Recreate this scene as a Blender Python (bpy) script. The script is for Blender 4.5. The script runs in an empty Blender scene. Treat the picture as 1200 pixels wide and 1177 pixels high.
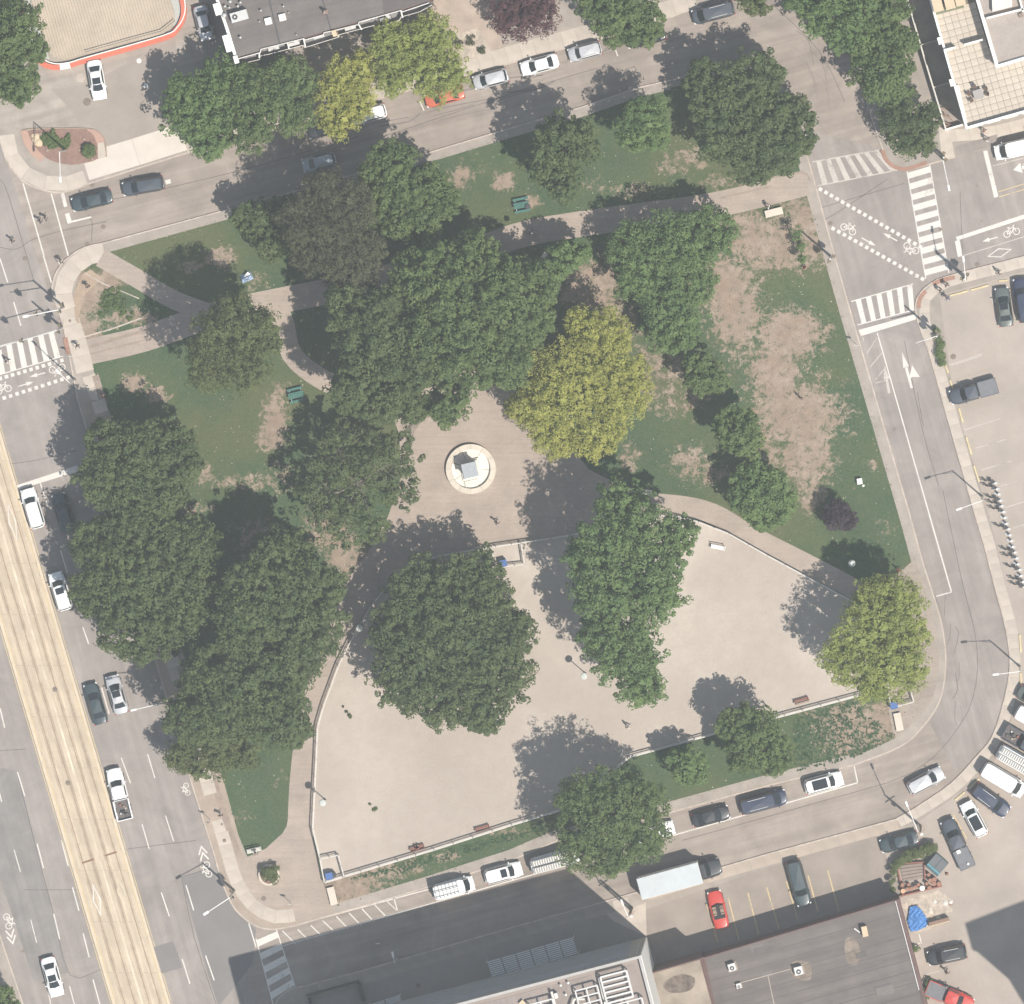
import bpy, bmesh, math, random
import numpy as np
from mathutils import Vector, Matrix
random.seed(7); np.random.seed(7)
SC = bpy.context.scene
COL = SC.collection
# ---------------------------------------------------------------- camera
# the picture is 1200 x 1177 px at 0.1 m per px; survey camera 1200 m up, its own nadir to the north-east
NX, NY, H = 1150.0, -130.0, 1200.0
cd = bpy.data.cameras.new('survey_camera'); cam = bpy.data.objects.new('survey_camera', cd); COL.objects.link(cam)
cam.location = ((NX-600)*.1, (588.5-NY)*.1, H); cam.rotation_euler = (0, 0, 0)
cd.sensor_width = 36; cd.lens = 36*H/120.0
cd.shift_x = -cam.location.x/120.0; cd.shift_y = -cam.location.y/120.0
cd.clip_start = 1; cd.clip_end = 6000
SC.camera = cam
# ---------------------------------------------------------------- sky, sun, exposure
ELEV = math.radians(60.0)
sdir = Vector((0.757, -0.653, 0)).normalized()          # towards the sun, on the ground
world = bpy.data.worlds.new('World'); SC.world = world; world.use_nodes = True
wn = world.node_tree.nodes; wl = world.node_tree.links; wn.clear()
sky = wn.new('ShaderNodeTexSky'); sky.sky_type = 'NISHITA'; sky.sun_disc = False
sky.sun_elevation = ELEV; sky.sun_rotation = math.atan2(sdir.x, sdir.y)
sky.air_density = 1.8; sky.dust_density = 1.0
bg = wn.new('ShaderNodeBackground'); bg.inputs['Strength'].default_value = 0.075
wo = wn.new('ShaderNodeOutputWorld'); wl.new(sky.outputs[0], bg.inputs[0]); wl.new(bg.outputs[0], wo.inputs[0])
sl = bpy.data.lights.new('sun', 'SUN'); sl.energy = 4.9; sl.angle = math.radians(0.6); sl.color = (1.0, 0.945, 0.865)
sun = bpy.data.objects.new('sun', sl); COL.objects.link(sun)
sv = Vector((sdir.x*math.cos(ELEV), sdir.y*math.cos(ELEV), math.sin(ELEV)))
sun.rotation_euler = sv.to_track_quat('Z', 'Y').to_euler(); sun.location = sv*300
SC.view_settings.view_transform = 'Standard'; SC.view_settings.look = 'None'
SC.view_settings.exposure = 0.40; SC.view_settings.gamma = 1.0; SC.view_settings.use_curve_mapping = False
SC.render.engine = 'CYCLES'
SC.cycles.use_denoising = True
SC.cycles.max_bounces = 6; SC.cycles.diffuse_bounces = 3; SC.cycles.glossy_bounces = 2
SC.cycles.transmission_bounces = 3; SC.cycles.transparent_max_bounces = 8; SC.cycles.volume_bounces = 1
HAZE = 0.000135

# ---------------------------------------------------------------- helpers
def P(x, y, z=0.0):                     # picture position -> metres, for a point z metres up
    lx = (x-NX)*z/H; ly = (y-NY)*z/H
    return ((x-lx-600)*.1, (588.5-(y-ly))*.1)
def P3(x, y, z=0.0):
    a = P(x, y, z); return Vector((a[0], a[1], z))
def ang(dx, dy): return math.atan2(-dy, dx)
def srgb(*c): return tuple(((v/255)/12.92 if v/255 <= .04045 else ((v/255+.055)/1.055)**2.4) for v in c)
def link(o, parent=None):
    COL.objects.link(o)
    if parent is not None: o.parent = parent
    return o
def tag(o, label=None, cat=None, group=None, kind=None):
    if label: o['label'] = label
    if cat: o['category'] = cat
    if group: o['group'] = group
    if kind: o['kind'] = kind
    return o
def empty(name, loc=(0, 0, 0), rz=0, label=None, cat=None, group=None, kind=None, parent=None):
    o = bpy.data.objects.new(name, None); o.empty_display_size = .3; link(o, parent)
    o.location = loc; o.rotation_euler = (0, 0, rz)
    return tag(o, label, cat, group, kind)
def mesh(name, vs, fs, mats=None, mi=None, smooth=False):
    me = bpy.data.meshes.new(name); me.from_pydata([tuple(v) for v in vs], [], fs)
    for m in (mats if isinstance(mats, (list, tuple)) else [mats]):
        if m is not None: me.materials.append(m)
    if mi is not None: me.polygons.foreach_set('material_index', mi)
    if smooth: me.polygons.foreach_set('use_smooth', [True]*len(me.polygons))
    me.update(); return me
def obj(name, me, parent=None, loc=None, rz=None):
    o = bpy.data.objects.new(name, me); link(o, parent)
    if loc is not None: o.location = loc
    if rz is not None: o.rotation_euler = (0, 0, rz)
    return o
class MB:
    """collects boxes, tubes, ribbons into one mesh"""
    def __init__(s): s.v = []; s.f = []; s.m = []
    def add(s, vs, fs, mi=0):
        b = len(s.v); s.v += [tuple(v) for v in vs]; s.f += [tuple(i+b for i in f) for f in fs]; s.m += [mi]*len(fs); return s
    def box(s, c, d, rz=0, mi=0, taper=1.0):
        hx, hy, hz = d[0]/2, d[1]/2, d[2]/2; ca, sa = math.cos(rz), math.sin(rz); vs = []
        for k, (x, y, z) in enumerate([(-1,-1,-1),(1,-1,-1),(1,1,-1),(-1,1,-1),(-1,-1,1),(1,-1,1),(1,1,1),(-1,1,1)]):
            t = taper if z > 0 else 1
            px, py = x*hx*t, y*hy*t
            vs.append((c[0]+px*ca-py*sa, c[1]+px*sa+py*ca, c[2]+z*hz))
        return s.add(vs, [(0,3,2,1),(4,5,6,7),(0,1,5,4),(1,2,6,5),(2,3,7,6),(3,0,4,7)], mi)
    def tube(s, a, b, r0, r1=None, n=8, mi=0, cap=True):
        a = Vector(a); b = Vector(b); r1 = r0 if r1 is None else r1
        d = (b-a).normalized(); u = d.orthogonal().normalized(); w = d.cross(u); vs = []
        for p, r in ((a, r0), (b, r1)):
            for k in range(n):
                t = 2*math.pi*k/n; vs.append(p+u*(r*math.cos(t))+w*(r*math.sin(t)))
        fs = [(k, (k+1) % n, n+(k+1) % n, n+k) for k in range(n)]
        if cap: fs += [tuple(range(n-1, -1, -1)), tuple(range(n, 2*n))]
        return s.add(vs, fs, mi)
    def prism(s, pts, z0, z1, mi=0, bottom=False):
        n = len(pts); area = sum(pts[i][0]*pts[(i+1) % n][1]-pts[(i+1) % n][0]*pts[i][1] for i in range(n))
        if area < 0: pts = pts[::-1]
        vs = [(p[0], p[1], z0) for p in pts]+[(p[0], p[1], z1) for p in pts]
        fs = [(i, (i+1) % n, n+(i+1) % n, n+i) for i in range(n)]+[tuple(range(n, 2*n))]
        if bottom: fs.append(tuple(range(n-1, -1, -1)))
        return s.add(vs, fs, mi)
    def ribbon(s, pts, w, z0, z1, closed=False, side=0, mi=0):
        """pts in metres; side -1 right of the line, +1 left, 0 centred"""
        L, R = offs(pts, w, closed, side); n = len(pts); vs = []
        for i in range(n): vs += [(L[i][0], L[i][1], z1), (R[i][0], R[i][1], z1), (L[i][0], L[i][1], z0), (R[i][0], R[i][1], z0)]
        fs = []
        for i in range(n if closed else n-1):
            a = 4*i; b = 4*((i+1) % n)
            fs += [(a+1, b+1, b, a)]
            if z1-z0 > 1e-4: fs += [(a, b, b+2, a+2), (a+3, b+3, b+1, a+1)]
        if not closed and z1-z0 > 1e-4: fs += [(0, 2, 3, 1), (4*n-3, 4*n-1, 4*n-2, 4*n-4)]
        return s.add(vs, fs, mi)
    def dome(s, c, r, n=10, k=4, mi=0, sq=1.0):
        vs = []
        for j in range(k):
            t = j/k*math.pi/2
            for i in range(n):
                p = 2*math.pi*i/n; vs.append((c[0]+r*math.cos(t)*math.cos(p), c[1]+r*math.cos(t)*math.sin(p), c[2]+r*sq*math.sin(t)))
        vs.append((c[0], c[1], c[2]+r*sq)); fs = []
        for j in range(k-1):
            for i in range(n): fs.append((j*n+i, j*n+(i+1) % n, (j+1)*n+(i+1) % n, (j+1)*n+i))
        for i in range(n): fs.append(((k-1)*n+i, (k-1)*n+(i+1) % n, k*n))
        return s.add(vs, fs, mi)
    def me(s, name, mats=None, smooth=False): return mesh(name, s.v, s.f, mats, s.m, smooth)
    def build(s, name, mats=None, parent=None, loc=None, rz=None, smooth=False): return obj(name, s.me(name, mats, smooth), parent, loc, rz)
def offs(pts, w, closed=False, side=0):
    n = len(pts); L = []; R = []
    for i in range(n):
        p = Vector(pts[i][:2]); a = Vector(pts[i-1][:2]) if (i > 0 or closed) else None; b = Vector(pts[(i+1) % n][:2]) if (i < n-1 or closed) else None
        d1 = (p-a).normalized() if a is not None else None; d2 = (b-p).normalized() if b is not None else None
        if d1 is None: d1 = d2
        if d2 is None: d2 = d1
        n1 = Vector((-d1.y, d1.x)); n2 = Vector((-d2.y, d2.x)); m = (n1+n2)
        m = m.normalized() if m.length > 1e-6 else n1
        k = 1/max(.5, m.dot(n1)); l, r = (w/2, w/2) if side == 0 else ((w, 0) if side > 0 else (0, w))
        L.append(p+m*(l*k)); R.append(p-m*(r*k))
    return L, R
def px(pts, z=0.0): return [P(x, y, z) for x, y in pts]
def smooth(pts, k=5, closed=False):
    n = len(pts); out = []
    for i in range(n if closed else n-1):
        p0 = pts[i-1] if (i > 0 or closed) else pts[i]; p1 = pts[i]; p2 = pts[(i+1) % n]; p3 = pts[(i+2) % n] if (i+2 < n or closed) else p2
        for j in range(k):
            t = j/k; q = []
            for c in (0, 1):
                q.append(.5*(2*p1[c]+(p2[c]-p0[c])*t+(2*p0[c]-5*p1[c]+4*p2[c]-p3[c])*t*t+(3*p1[c]-p0[c]-3*p2[c]+p3[c])*t**3))
            out.append(tuple(q))
    if not closed: out.append(pts[-1])
    return out
def inside(poly, X, Y):
    X = np.asarray(X); Y = np.asarray(Y); r = np.zeros(X.shape, bool); n = len(poly); j = n-1
    for i in range(n):
        xi, yi = poly[i]; xj, yj = poly[j]
        c = ((yi > Y) != (yj > Y)) & (X < (xj-xi)*(Y-yi)/((yj-yi) if yj != yi else 1e-9)+xi)
        r ^= c; j = i
    return r
def sheet(name, pts, z, m, kind='structure', parent=None, label=None):
    o = obj(name, mesh(name, [(a, b, z) for a, b in ccw(px(pts))], [tuple(range(len(pts)))], m), parent)
    return tag(o, label=label, kind=kind if parent is None else None)
def ccw(pts):
    n = len(pts); a = sum(pts[i][0]*pts[(i+1) % n][1]-pts[(i+1) % n][0]*pts[i][1] for i in range(n))
    return pts if a > 0 else pts[::-1]
# ---------------------------------------------------------------- materials
MT = {}
class NT:
    def __init__(s, name):
        s.m = bpy.data.materials.new(name); s.m.use_nodes = True; s.t = s.m.node_tree; s.n = s.t.nodes; s.l = s.t.links
        s.b = s.n['Principled BSDF']; s.tc = s.n.new('ShaderNodeTexCoord')
    def mp(s, scale=(1, 1, 1), rot=0, src='Object'):
        k = s.n.new('ShaderNodeMapping'); k.inputs['Scale'].default_value = scale; k.inputs['Rotation'].default_value = (0, 0, rot)
        g = s.n.new('ShaderNodeNewGeometry') if src == 'World' else None
        s.l.new(g.outputs['Position'] if g else s.tc.outputs[src], k.inputs[0]); return k.outputs[0]
    def noise(s, vec, scale, detail=4, rough=.6, dist=0):
        k = s.n.new('ShaderNodeTexNoise'); k.inputs['Scale'].default_value = scale; k.inputs['Detail'].default_value = detail
        k.inputs['Roughness'].default_value = rough; k.inputs['Distortion'].default_value = dist; s.l.new(vec, k.inputs['Vector']); return k.outputs['Fac']
    def ramp(s, fac, stops):
        k = s.n.new('ShaderNodeValToRGB'); e = k.color_ramp.elements
        while len(e) > 1: e.remove(e[-1])
        e[0].position = stops[0][0]; e[0].color = (*stops[0][1], 1)
        for p, c in stops[1:]: q = e.new(p); q.color = (*c, 1)
        s.l.new(fac, k.inputs[0]); return k.outputs[0]
    def mr(s, fac, a, b, c=0, d=1):
        k = s.n.new('ShaderNodeMapRange'); k.inputs[1].default_value = a; k.inputs[2].default_value = b; k.inputs[3].default_value = c; k.inputs[4].default_value = d
        s.l.new(fac, k.inputs[0]); return k.outputs[0]
    def mix(s, f, a, b, mode='MIX'):
        k = s.n.new('ShaderNodeMix'); k.data_type = 'RGBA'; k.blend_type = mode
        for sock, v in ((k.inputs[0], f), (k.inputs[6], a), (k.inputs[7], b)):
            if isinstance(v, (int, float)): sock.default_value = v
            elif isinstance(v, tuple): sock.default_value = (*v[:3], 1)
            else: s.l.new(v, sock)
        return k.outputs[2]
    def math(s, op, a, b=0):
        k = s.n.new('ShaderNodeMath'); k.operation = op
        for sock, v in ((k.inputs[0], a), (k.inputs[1], b)):
            if isinstance(v, (int, float)): sock.default_value = v
            else: s.l.new(v, sock)
        return k.outputs[0]
    def bump(s, h, strength=.3, dist=.03):
        k = s.n.new('ShaderNodeBump'); k.inputs['Strength'].default_value = strength; k.inputs['Distance'].default_value = dist
        s.l.new(h, k.inputs['Height']); s.l.new(k.outputs[0], s.b.inputs['Normal'])
    def col(s, c): s.l.new(c, s.b.inputs['Base Color']) if not isinstance(c, tuple) else setattr(s.b.inputs['Base Color'], 'default_value', (*c, 1))
def sc(c, k): return tuple(min(1, v*k) for v in c)
def mat(name, c, rough=.85, var=.12, scale=.7, fine=.06, bump=.15, spec=.3, metal=0, coat=0, streak=None, src='Object', perobj=0.0):
    if name in MT: return MT[name]
    t = NT(name); v = t.mp(src=src)
    a = t.mr(t.noise(v, scale, 5, .62), .3, .7, 1-var, 1+var); f = t.mr(t.noise(v, 9, 3, .7), .3, .7, 1-fine, 1+fine)
    k = t.math('MULTIPLY', a, f)
    if streak is not None:
        sv_ = t.mp(scale=(18, .9, 1), rot=streak, src=src); sv_.node.vector_type = 'TEXTURE'; st = t.mr(t.noise(sv_, 1.0, 4, .6), .3, .7, 1-var*1.1, 1+var*1.1); k = t.math('MULTIPLY', k, st)
    if streak is not None and name.startswith('asphalt'):
        k = t.math('MULTIPLY', k, t.mr(t.noise(t.mp(src=src), .16, 6, .7, 1.5), .35, .65, .88, 1.10)); k = t.math('MULTIPLY', k, t.mr(t.noise(t.mp(src=src), 1.7, 6, .75), .62, .78, 1, .72))
    if perobj:
        oi = t.n.new('ShaderNodeObjectInfo'); k = t.math('MULTIPLY', k, t.mr(oi.outputs['Random'], 0, 1, 1-perobj, 1+perobj))
    g = t.n.new('ShaderNodeCombineColor')
    for i in range(3): t.l.new(t.math('MULTIPLY', k, c[i]), g.inputs[i])
    t.col(g.outputs[0]); b = t.b.inputs; b['Roughness'].default_value = rough; b['Specular IOR Level'].default_value = spec; b['Metallic'].default_value = metal
    if coat: b['Coat Weight'].default_value = coat; b['Coat Roughness'].default_value = .08
    if bump: t.bump(t.noise(v, 14, 3, .7), bump)
    MT[name] = t.m; return t.m
SA = math.radians(15.2)       # streets run this far off the picture's axes
asph = mat('asphalt_avenue', (.285, .250, .226), .9, .10, .12, .07, .3, streak=math.radians(-73.6))
asph_n = mat('asphalt_square', (.300, .252, .216), .9, .13, .14, .08, .3, streak=math.radians(15))
asph_e = mat('asphalt_east', (.285, .248, .224), .9, .10, .15, .07, .3, streak=math.radians(-74))
asph_l = mat('asphalt_lot', (.37, .315, .27), .92, .12, .2, .1, .35)
asph_g = mat('asphalt_forecourt', (.33, .285, .245), .9, .14, .13, .07, .3, streak=math.radians(15))
asph_d = mat('asphalt_patch', (.175, .155, .145), .9, .08, .5, .08, .3)
asph_m = mat('asphalt_new', (.205, .188, .178), .9, .08, .3, .07, .3)
seal = mat('crack_sealant', (.10, .085, .078), .7, .2, 1, .1, .1)
def paintmat(name, c, wear, under=(.27, .235, .21)):          # road paint, chipped and tyre-worn down to the asphalt
    t = NT(name); v = t.mp(src='World'); c1 = t.mix(t.mr(t.noise(v, .9, 4, .6), .3, .7), sc(c, .86), c)
    w = t.math('ADD', t.mr(t.noise(v, 7, 5, .8), .35, .75, -.5, .5), t.mr(t.noise(v, .5, 3, .6), .35, .65, -.35, .35))
    t.col(t.mix(t.mr(w, .32-wear, .42-wear), c1, under)); t.b.inputs['Roughness'].default_value = .75; MT[name] = t.m; return t.m
paint_w = paintmat('road_paint_white', (.66, .62, .56), .06)
paint_o = paintmat('road_paint_worn', (.52, .47, .42), .25)
paint_y = paintmat('road_paint_yellow', (.58, .45, .24), .16)
conc = mat('concrete_pale', (.46, .40, .34), .9, .12, .5, .06, .2, perobj=.07)
conc_w = mat('concrete_new', (.56, .50, .435), .9, .07, .5, .05, .2, perobj=.04)
conc_o = mat('concrete_old', (.33, .285, .245), .9, .16, .5, .09, .25, perobj=.06)
kerb_m = mat('kerb_concrete', (.46, .39, .33), .9, .2, 1.2, .12, .2)
kerb_d = mat('joint_dark', (.17, .14, .12), .95, .15, 1, .1, .2)
track_m = mat('track_concrete', (.50, .41, .305), .9, .12, .35, .07, .2, streak=math.radians(-73.6), perobj=.03)
brown_p = mat('brown_pavers', (.30, .235, .19), .9, .15, 1.2, .14, .3)
red_p = mat('tactile_red', (.33, .19, .14), .9, .12, 1.5, .14, .3)
white_p = mat('white_paint', (.78, .76, .72), .55, .04, 1, .03, .05)
offw = mat('offwhite_render', (.62, .59, .54), .8, .08, 1, .05, .1)
galv = mat('galvanised_steel', (.55, .54, .52), .45, .06, 2, .04, .05, .5, .3)
dsteel = mat('dark_steel', (.06, .06, .065), .6, .1, 2, .05, .05)
bronze = mat('verdigris_plate', (.20, .25, .25), .8, .15, 3, .1, .2)
timber = mat('weathered_timber', (.30, .22, .17), .85, .2, 2, .15, .3)
timber_r = mat('red_timber', (.27, .12, .09), .85, .2, 2, .15, .3)
stone_m = mat('limestone', (.60, .53, .44), .85, .08, 1.2, .06, .2, perobj=.06)
stone_w = mat('limestone_white', (.70, .66, .58), .85, .06, 1.2, .05, .2, perobj=.06)
granite = mat('grey_granite', (.30, .31, .33), .6, .12, 2, .12, .15)
rubber = mat('tyre_rubber', (.02, .02, .02), .9, .1, 3, .05, .1)
glass_c = mat('car_glass', (.022, .028, .032), .12, .05, 1, .02, 0, .6)
glass_b = mat('window_glass', (.05, .065, .075), .1, .1, 1, .02, 0, .6)
lamp_w = mat('headlamp_lens', (.75, .75, .74), .2, .04, 3, .02, 0, .6)
lamp_r = mat('tail_lamp_lens', (.35, .02, .02), .25, .04, 3, .02, 0, .6)
roof_g = mat('roof_grey', (.155, .135, .125), .95, .13, .35, .10, .35, streak=math.radians(15))
roof_t = mat('roof_tan', (.30, .25, .20), .95, .3, .35, .12, .35)
roof_c = mat('roof_ballast', (.36, .31, .275), .95, .08, .8, .16, .5)
brick_r = mat('red_brick', (.15, .095, .085), .9, .14, 1.5, .14, .3)
tile_m = mat('terrace_tile', (.50, .435, .36), .85, .12, .4, .07, .15, perobj=.04)
bark = mat('bark', (.12, .095, .075), .95, .2, 2, .2, .5)
tan_m = mat('tan_duct', (.56, .44, .30), .6, .06, 1, .05, .1)
blue_m = mat('blue_plastic', (.07, .14, .34), .5, .1, 1, .05, .1)
tarp_m = mat('blue_tarpaulin', (.08, .22, .50), .45, .18, 2, .08, .6)
green_m = mat('green_painted_wood', (.05, .15, .12), .6, .12, 2, .08, .1)
red_w = mat('red_kerb_paint', (.60, .16, .10), .7, .1, 1, .08, .15)
soil = mat('mulch_bed', (.25, .155, .125), .95, .14, 1.5, .22, .6)
debris = mat('rubble_ground', (.45, .38, .31), .95, .28, 1.2, .28, .8)
# ================================================================ GROUND
t = NT('far_ground'); t.col(t.ramp(t.noise(t.mp(), .03, 5), [(.3, (.12, .12, .09)), (.7, (.2, .18, .15))])); far_m = t.m
o = obj('ground', mesh('ground', [(-1500, -1500, -.3), (1500, -1500, -.3), (1500, 1500, -.3), (-1500, 1500, -.3)], [(0, 1, 2, 3)], far_m)); tag(o, kind='structure')
road = sheet('road', [(-500, -500), (1700, -500), (1700, 1700), (-500, 1700)], 0.0, asph_n)
# Spadina-side avenue surface and the east street surface, each a sheet of its own asphalt
sheet('avenue', [(-60, -300), (-330, -300), (-330, 1500), (345, 1500), (300, 1177), (275, 1080), (235, 940), (150, 640), (60, 352), (0, 165), (-60, 0)], .004, asph)
sheet('east_road', [(936, 150), (1040, 176), (1215, 150), (1215, 330), (1100, 350), (1180, 600), (1260, 800), (1120, 905), (1080, 830), (1000, 380)], .004, asph_e)

def block(name, pts, m=conc_o, kerbs=None):
    mb = MB(); mb.prism(px(pts), -.28, .12); o = mb.build(name, m); tag(o, kind='structure'); return o
KN = smooth([(102, 301), (110, 289), (122, 284)], 4)
park_w = [(251, 1004), (224, 919), (160, 700), (90, 468), (72.6, 376), (61, 345), (62, 328), (70, 311), (84, 298), (100, 289), (122, 284)]
park_n = [(122, 284), (300, 236), (443, 196), (600, 149), (681.6, 125), (748, 102), (783.5, 94)]
park_ne = [(783.5, 94), (830, 80), (865, 76), (895, 84), (920, 106), (934, 138), (948.4, 188.6)]
park_e = [(948.4, 188.6), (979, 300), (1002, 381), (1035, 494), (1066, 600), (1083.5, 664)]
park_se = [(1083.5, 664), (1096, 702), (1106, 740), (1109, 783), (1101, 824), (1078, 857), (1053, 877), (1002, 897)]
park_s = [(1002, 897), (900, 921.5), (786, 953), (651, 987), (600, 1009), (504, 1040), (348, 1085)]
park_sw = [(348, 1085), (320, 1090), (298, 1085), (275, 1066), (260, 1035), (251, 1004)]
PARK = park_w[:5]+smooth(park_w[4:], 4)[1:-1]+park_n[:-1]+smooth(park_ne, 4)[:-1]+park_e[:-1]+smooth(park_se, 4)[:-1]+park_s[:-1]+smooth(park_sw, 4)[:-1]
block('park_ground', PARK)
BW = [(-3, 150), (0, 168), (8, 189), (25, 212), (51, 224), (76, 226), (102, 217)]
nwb = smooth(BW, 4)+[(217, 181), (330, 150), (443, 117), (593, 76.5), (715, 43), (789, 20), (822, 8), (850, -14), (850, -400), (-250, -400), (-90, -130)]
block('north_pavement', nwb)
neb = [(985, -400), (968, -60), (975, 0), (990, 50), (1012, 110), (1027, 158)]+smooth([(1034, 176), (1040, 190), (1050, 198), (1063, 200), (1087, 194)], 3)+[(1119, 185), (1200, 163), (1600, 55), (1600, -400)]
block('northeast_pavement', neb)
east_in = smooth([(1200, 300), (1111, 323), (1089, 333), (1076, 346), (1072, 360), (1075, 378)], 3)[:-1]+[(1075, 378), (1088.6, 414.7), (1107.8, 483.5), (1141, 600)]+smooth([(1152.4, 638), (1167.6, 697), (1178, 737.6), (1183, 778), (1176.6, 819), (1162.6, 862.6), (1145, 885), (1114, 918), (1073, 946)], 3)[:-1]+[(1073, 946), (1053, 958.6), (900, 1000), (750, 1044), (600, 1086), (420, 1138), (357, 1154.5)]+smooth([(343, 1157), (328, 1167), (322, 1182), (330, 1210)], 3)
block('east_pavement', east_in+[(420, 1520), (1600, 1520), (1600, 190)])
block('west_pavement', [(-8, 1080), (0, 1094), (28, 1177), (130, 1500), (-330, 1500), (-330, 0), (-300, 0)])
# kerbs: stone edge a little proud of each block
def kerb(pts, closed=False, side=1, w=.17, name='kerb'):
    mb = MB(); mb.ribbon(px(pts), w, -.05, .142, closed, side); o = mb.build(name, kerb_m); tag(o, kind='structure')
a_ = ccw(px(PARK)); 
def kerb_m_(ptsm, closed, side):
    mb = MB(); mb.ribbon(ptsm, .17, -.05, .142, closed, side); o = mb.build('kerb', kerb_m); tag(o, kind='structure')
kerb_m_(a_, True, 1)
kerb_m_(px(nwb[:-4]), False, 1); kerb_m_(px(neb[1:-3]), False, 1)
kerb_m_(px(east_in), False, 1); kerb_m_(px([(0, 1094), (28, 1177), (60, 1277)]), False, -1)

# slabs laid along a line
def slabs(name, pts, width, step, m, z=.134, th=.05, closed=False, label=None, start=0, gap=.035, jit=0, rows=1):
    root = empty(name, kind='structure', label=label)
    root.location = (0, 0, 0)
    w = px(pts); L, R = offs(w, width, closed, 0); n = len(w)
    cum = [0]
    for i in range(n-1): cum.append(cum[-1]+(Vector(w[i+1])-Vector(w[i])).length)
    def at(A, s):
        for i in range(n-1):
            if s <= cum[i+1] or i == n-2:
                k = (s-cum[i])/max(1e-6, cum[i+1]-cum[i]); return Vector(A[i]).lerp(Vector(A[i+1]), k)
    s = start; cnt = 0
    while s < cum[-1]-step*.4:
        e = min(cum[-1], s+step)
        for r in range(rows):
            f0 = r/rows; f1 = (r+1)/rows; q = []
            for (ss, ff) in ((s+gap/2, f0), (e-gap/2, f0), (e-gap/2, f1), (s+gap/2, f1)):
                a = at(L, ss); b = at(R, ss); v = a.lerp(b, ff); q.append(v)
            c = sum(q, Vector((0, 0)))/4; h = z+random.uniform(-.006, .006)
            q = [(v-c)*(.985 if rows > 1 else 1.0) for v in q]
            mb = MB(); mb.prism([tuple(v) for v in q], -th, 0)
            mb.build('slab', m, root, (c.x, c.y, h)); cnt += 1
        s = e
    return root
# perimeter footway sheets that also cover the lawn's edge
def strip(name, pts, width, z, m, side=0, closed=False):
    mb = MB(); mb.ribbon(px(pts), width, z-.02, z, closed, side); return tag(mb.build(name, m), kind='structure')
def shift(pts, dx, dy): return [(x+dx, y+dy) for x, y in pts]
north_edge = shift(park_n, 1.6, 6.5)
strip('north_footway', [(122, 292)]+north_edge[1:], 1.0, .131, conc_o)
strip('east_footway', shift(park_e, -7.5, 2), 1.15, .131, conc_o)
strip('south_footway', shift(park_s[:-1]+[(400, 1071)], -1.8, -8), 1.05, .131, conc_o)

# ---- lawn with worn patches
LAWN_OUT = [(126, 296), (300, 246), (443, 205), (600, 158), (680, 133), (750, 110), (800, 100), (865, 84), (905, 100), (922, 130), (938, 190), (970, 305), (993, 384), (1026, 497), (1057, 603), (1075, 667), (1086, 700), (1090, 780), (1072, 842), (1048, 866), (1000, 888), (900, 913), (650, 978), (500, 1031), (396, 1062), (385, 1042), (380, 1040), (352, 940), (350, 840), (346, 900), (344, 941), (338, 965), (328, 982), (312, 996), (290, 1004), (276, 970), (262, 915), (110, 435), (90, 380), (86, 350), (92, 322), (100, 314)]
lx = np.arange(-56, 52, .5); ly = np.arange(-50, 52, .5)
GX, GY = np.meshgrid(lx, ly, indexing='ij'); PXX = GX*10+600; PYY = 588.5-GY*10
ins = inside(LAWN_OUT, PXX, PYY)
blobs = [(845, 332, 34, 26, 1), (862, 368, 26, 34, .95), (912, 285, 62, 26, .9), (880, 265, 40, 14, .8), (925, 392, 32, 24, 1), (908, 440, 26, 32, .95), (935, 485, 44, 30, .95), (945, 530, 26, 40, .9), (952, 575, 14, 26, .7), (800, 435, 46, 12, .62), (775, 415, 30, 14, .65), (820, 455, 22, 12, .6), (880, 410, 30, 20, .55),
 (905, 530, 24, 22, .6), (808, 540, 20, 16, .7), (830, 555, 26, 12, .6), (738, 535, 10, 14, .7), (690, 340, 26, 26, 1), (720, 380, 22, 26, .8), (705, 330, 20, 20, .9), (810, 185, 22, 12, .6), (790, 195, 16, 10, .6), (745, 225, 30, 8, .5), (845, 215, 25, 10, .5), (590, 213, 11, 8, 1), (540, 207, 11, 11, .9), (620, 236, 12, 6, .8), (258, 302, 14, 10, .9), (222, 312, 10, 7, .8),
 (157, 449, 12, 9, 1), (182, 463, 14, 9, .8), (322, 492, 12, 26, .95), (318, 515, 16, 10, .9), (330, 460, 12, 10, .6), (240, 555, 8, 14, .7), (290, 565, 40, 8, .6), (400, 650, 14, 30, .9), (375, 620, 16, 22, .7), (330, 560, 18, 20, .45), (300, 640, 20, 30, .6), (430, 655, 16, 12, .8),
 (100, 345, 16, 24, 1), (118, 330, 22, 12, 1), (100, 385, 16, 16, 1), (150, 372, 26, 8, .8), (130, 345, 12, 10, .3), (410, 1040, 30, 16, 1), (450, 1020, 30, 12, .7), (480, 1015, 20, 10, .55), (520, 1005, 16, 8, .6), (590, 975, 20, 6, .5), (1000, 850, 36, 22, .85), (1030, 850, 22, 20, .95), (985, 875, 20, 12, .7), (960, 860, 18, 14, .4), (975, 835, 30, 10, .5), (1040, 620, 14, 10, .35), (968, 385, 7, 7, .6), (965, 440, 10, 8, .5), (990, 447, 10, 12, .35),
 (1022, 545, 7, 9, .5), (280, 960, 12, 8, .5), (330, 915, 8, 10, .3), (790, 470, 30, 18, .5), (760, 450, 20, 20, .6), (940, 265, 22, 30, .85), (955, 290, 16, 14, .6), (300, 330, 14, 10, .5), (230, 600, 20, 10, .5), (1000, 500, 8, 14, .3), (860, 480, 26, 20, .3), (660, 190, 8, 8, .4), (700, 215, 20, 10, .4), (560, 190, 20, 10, .25)]
D = np.zeros(GX.shape)
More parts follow.
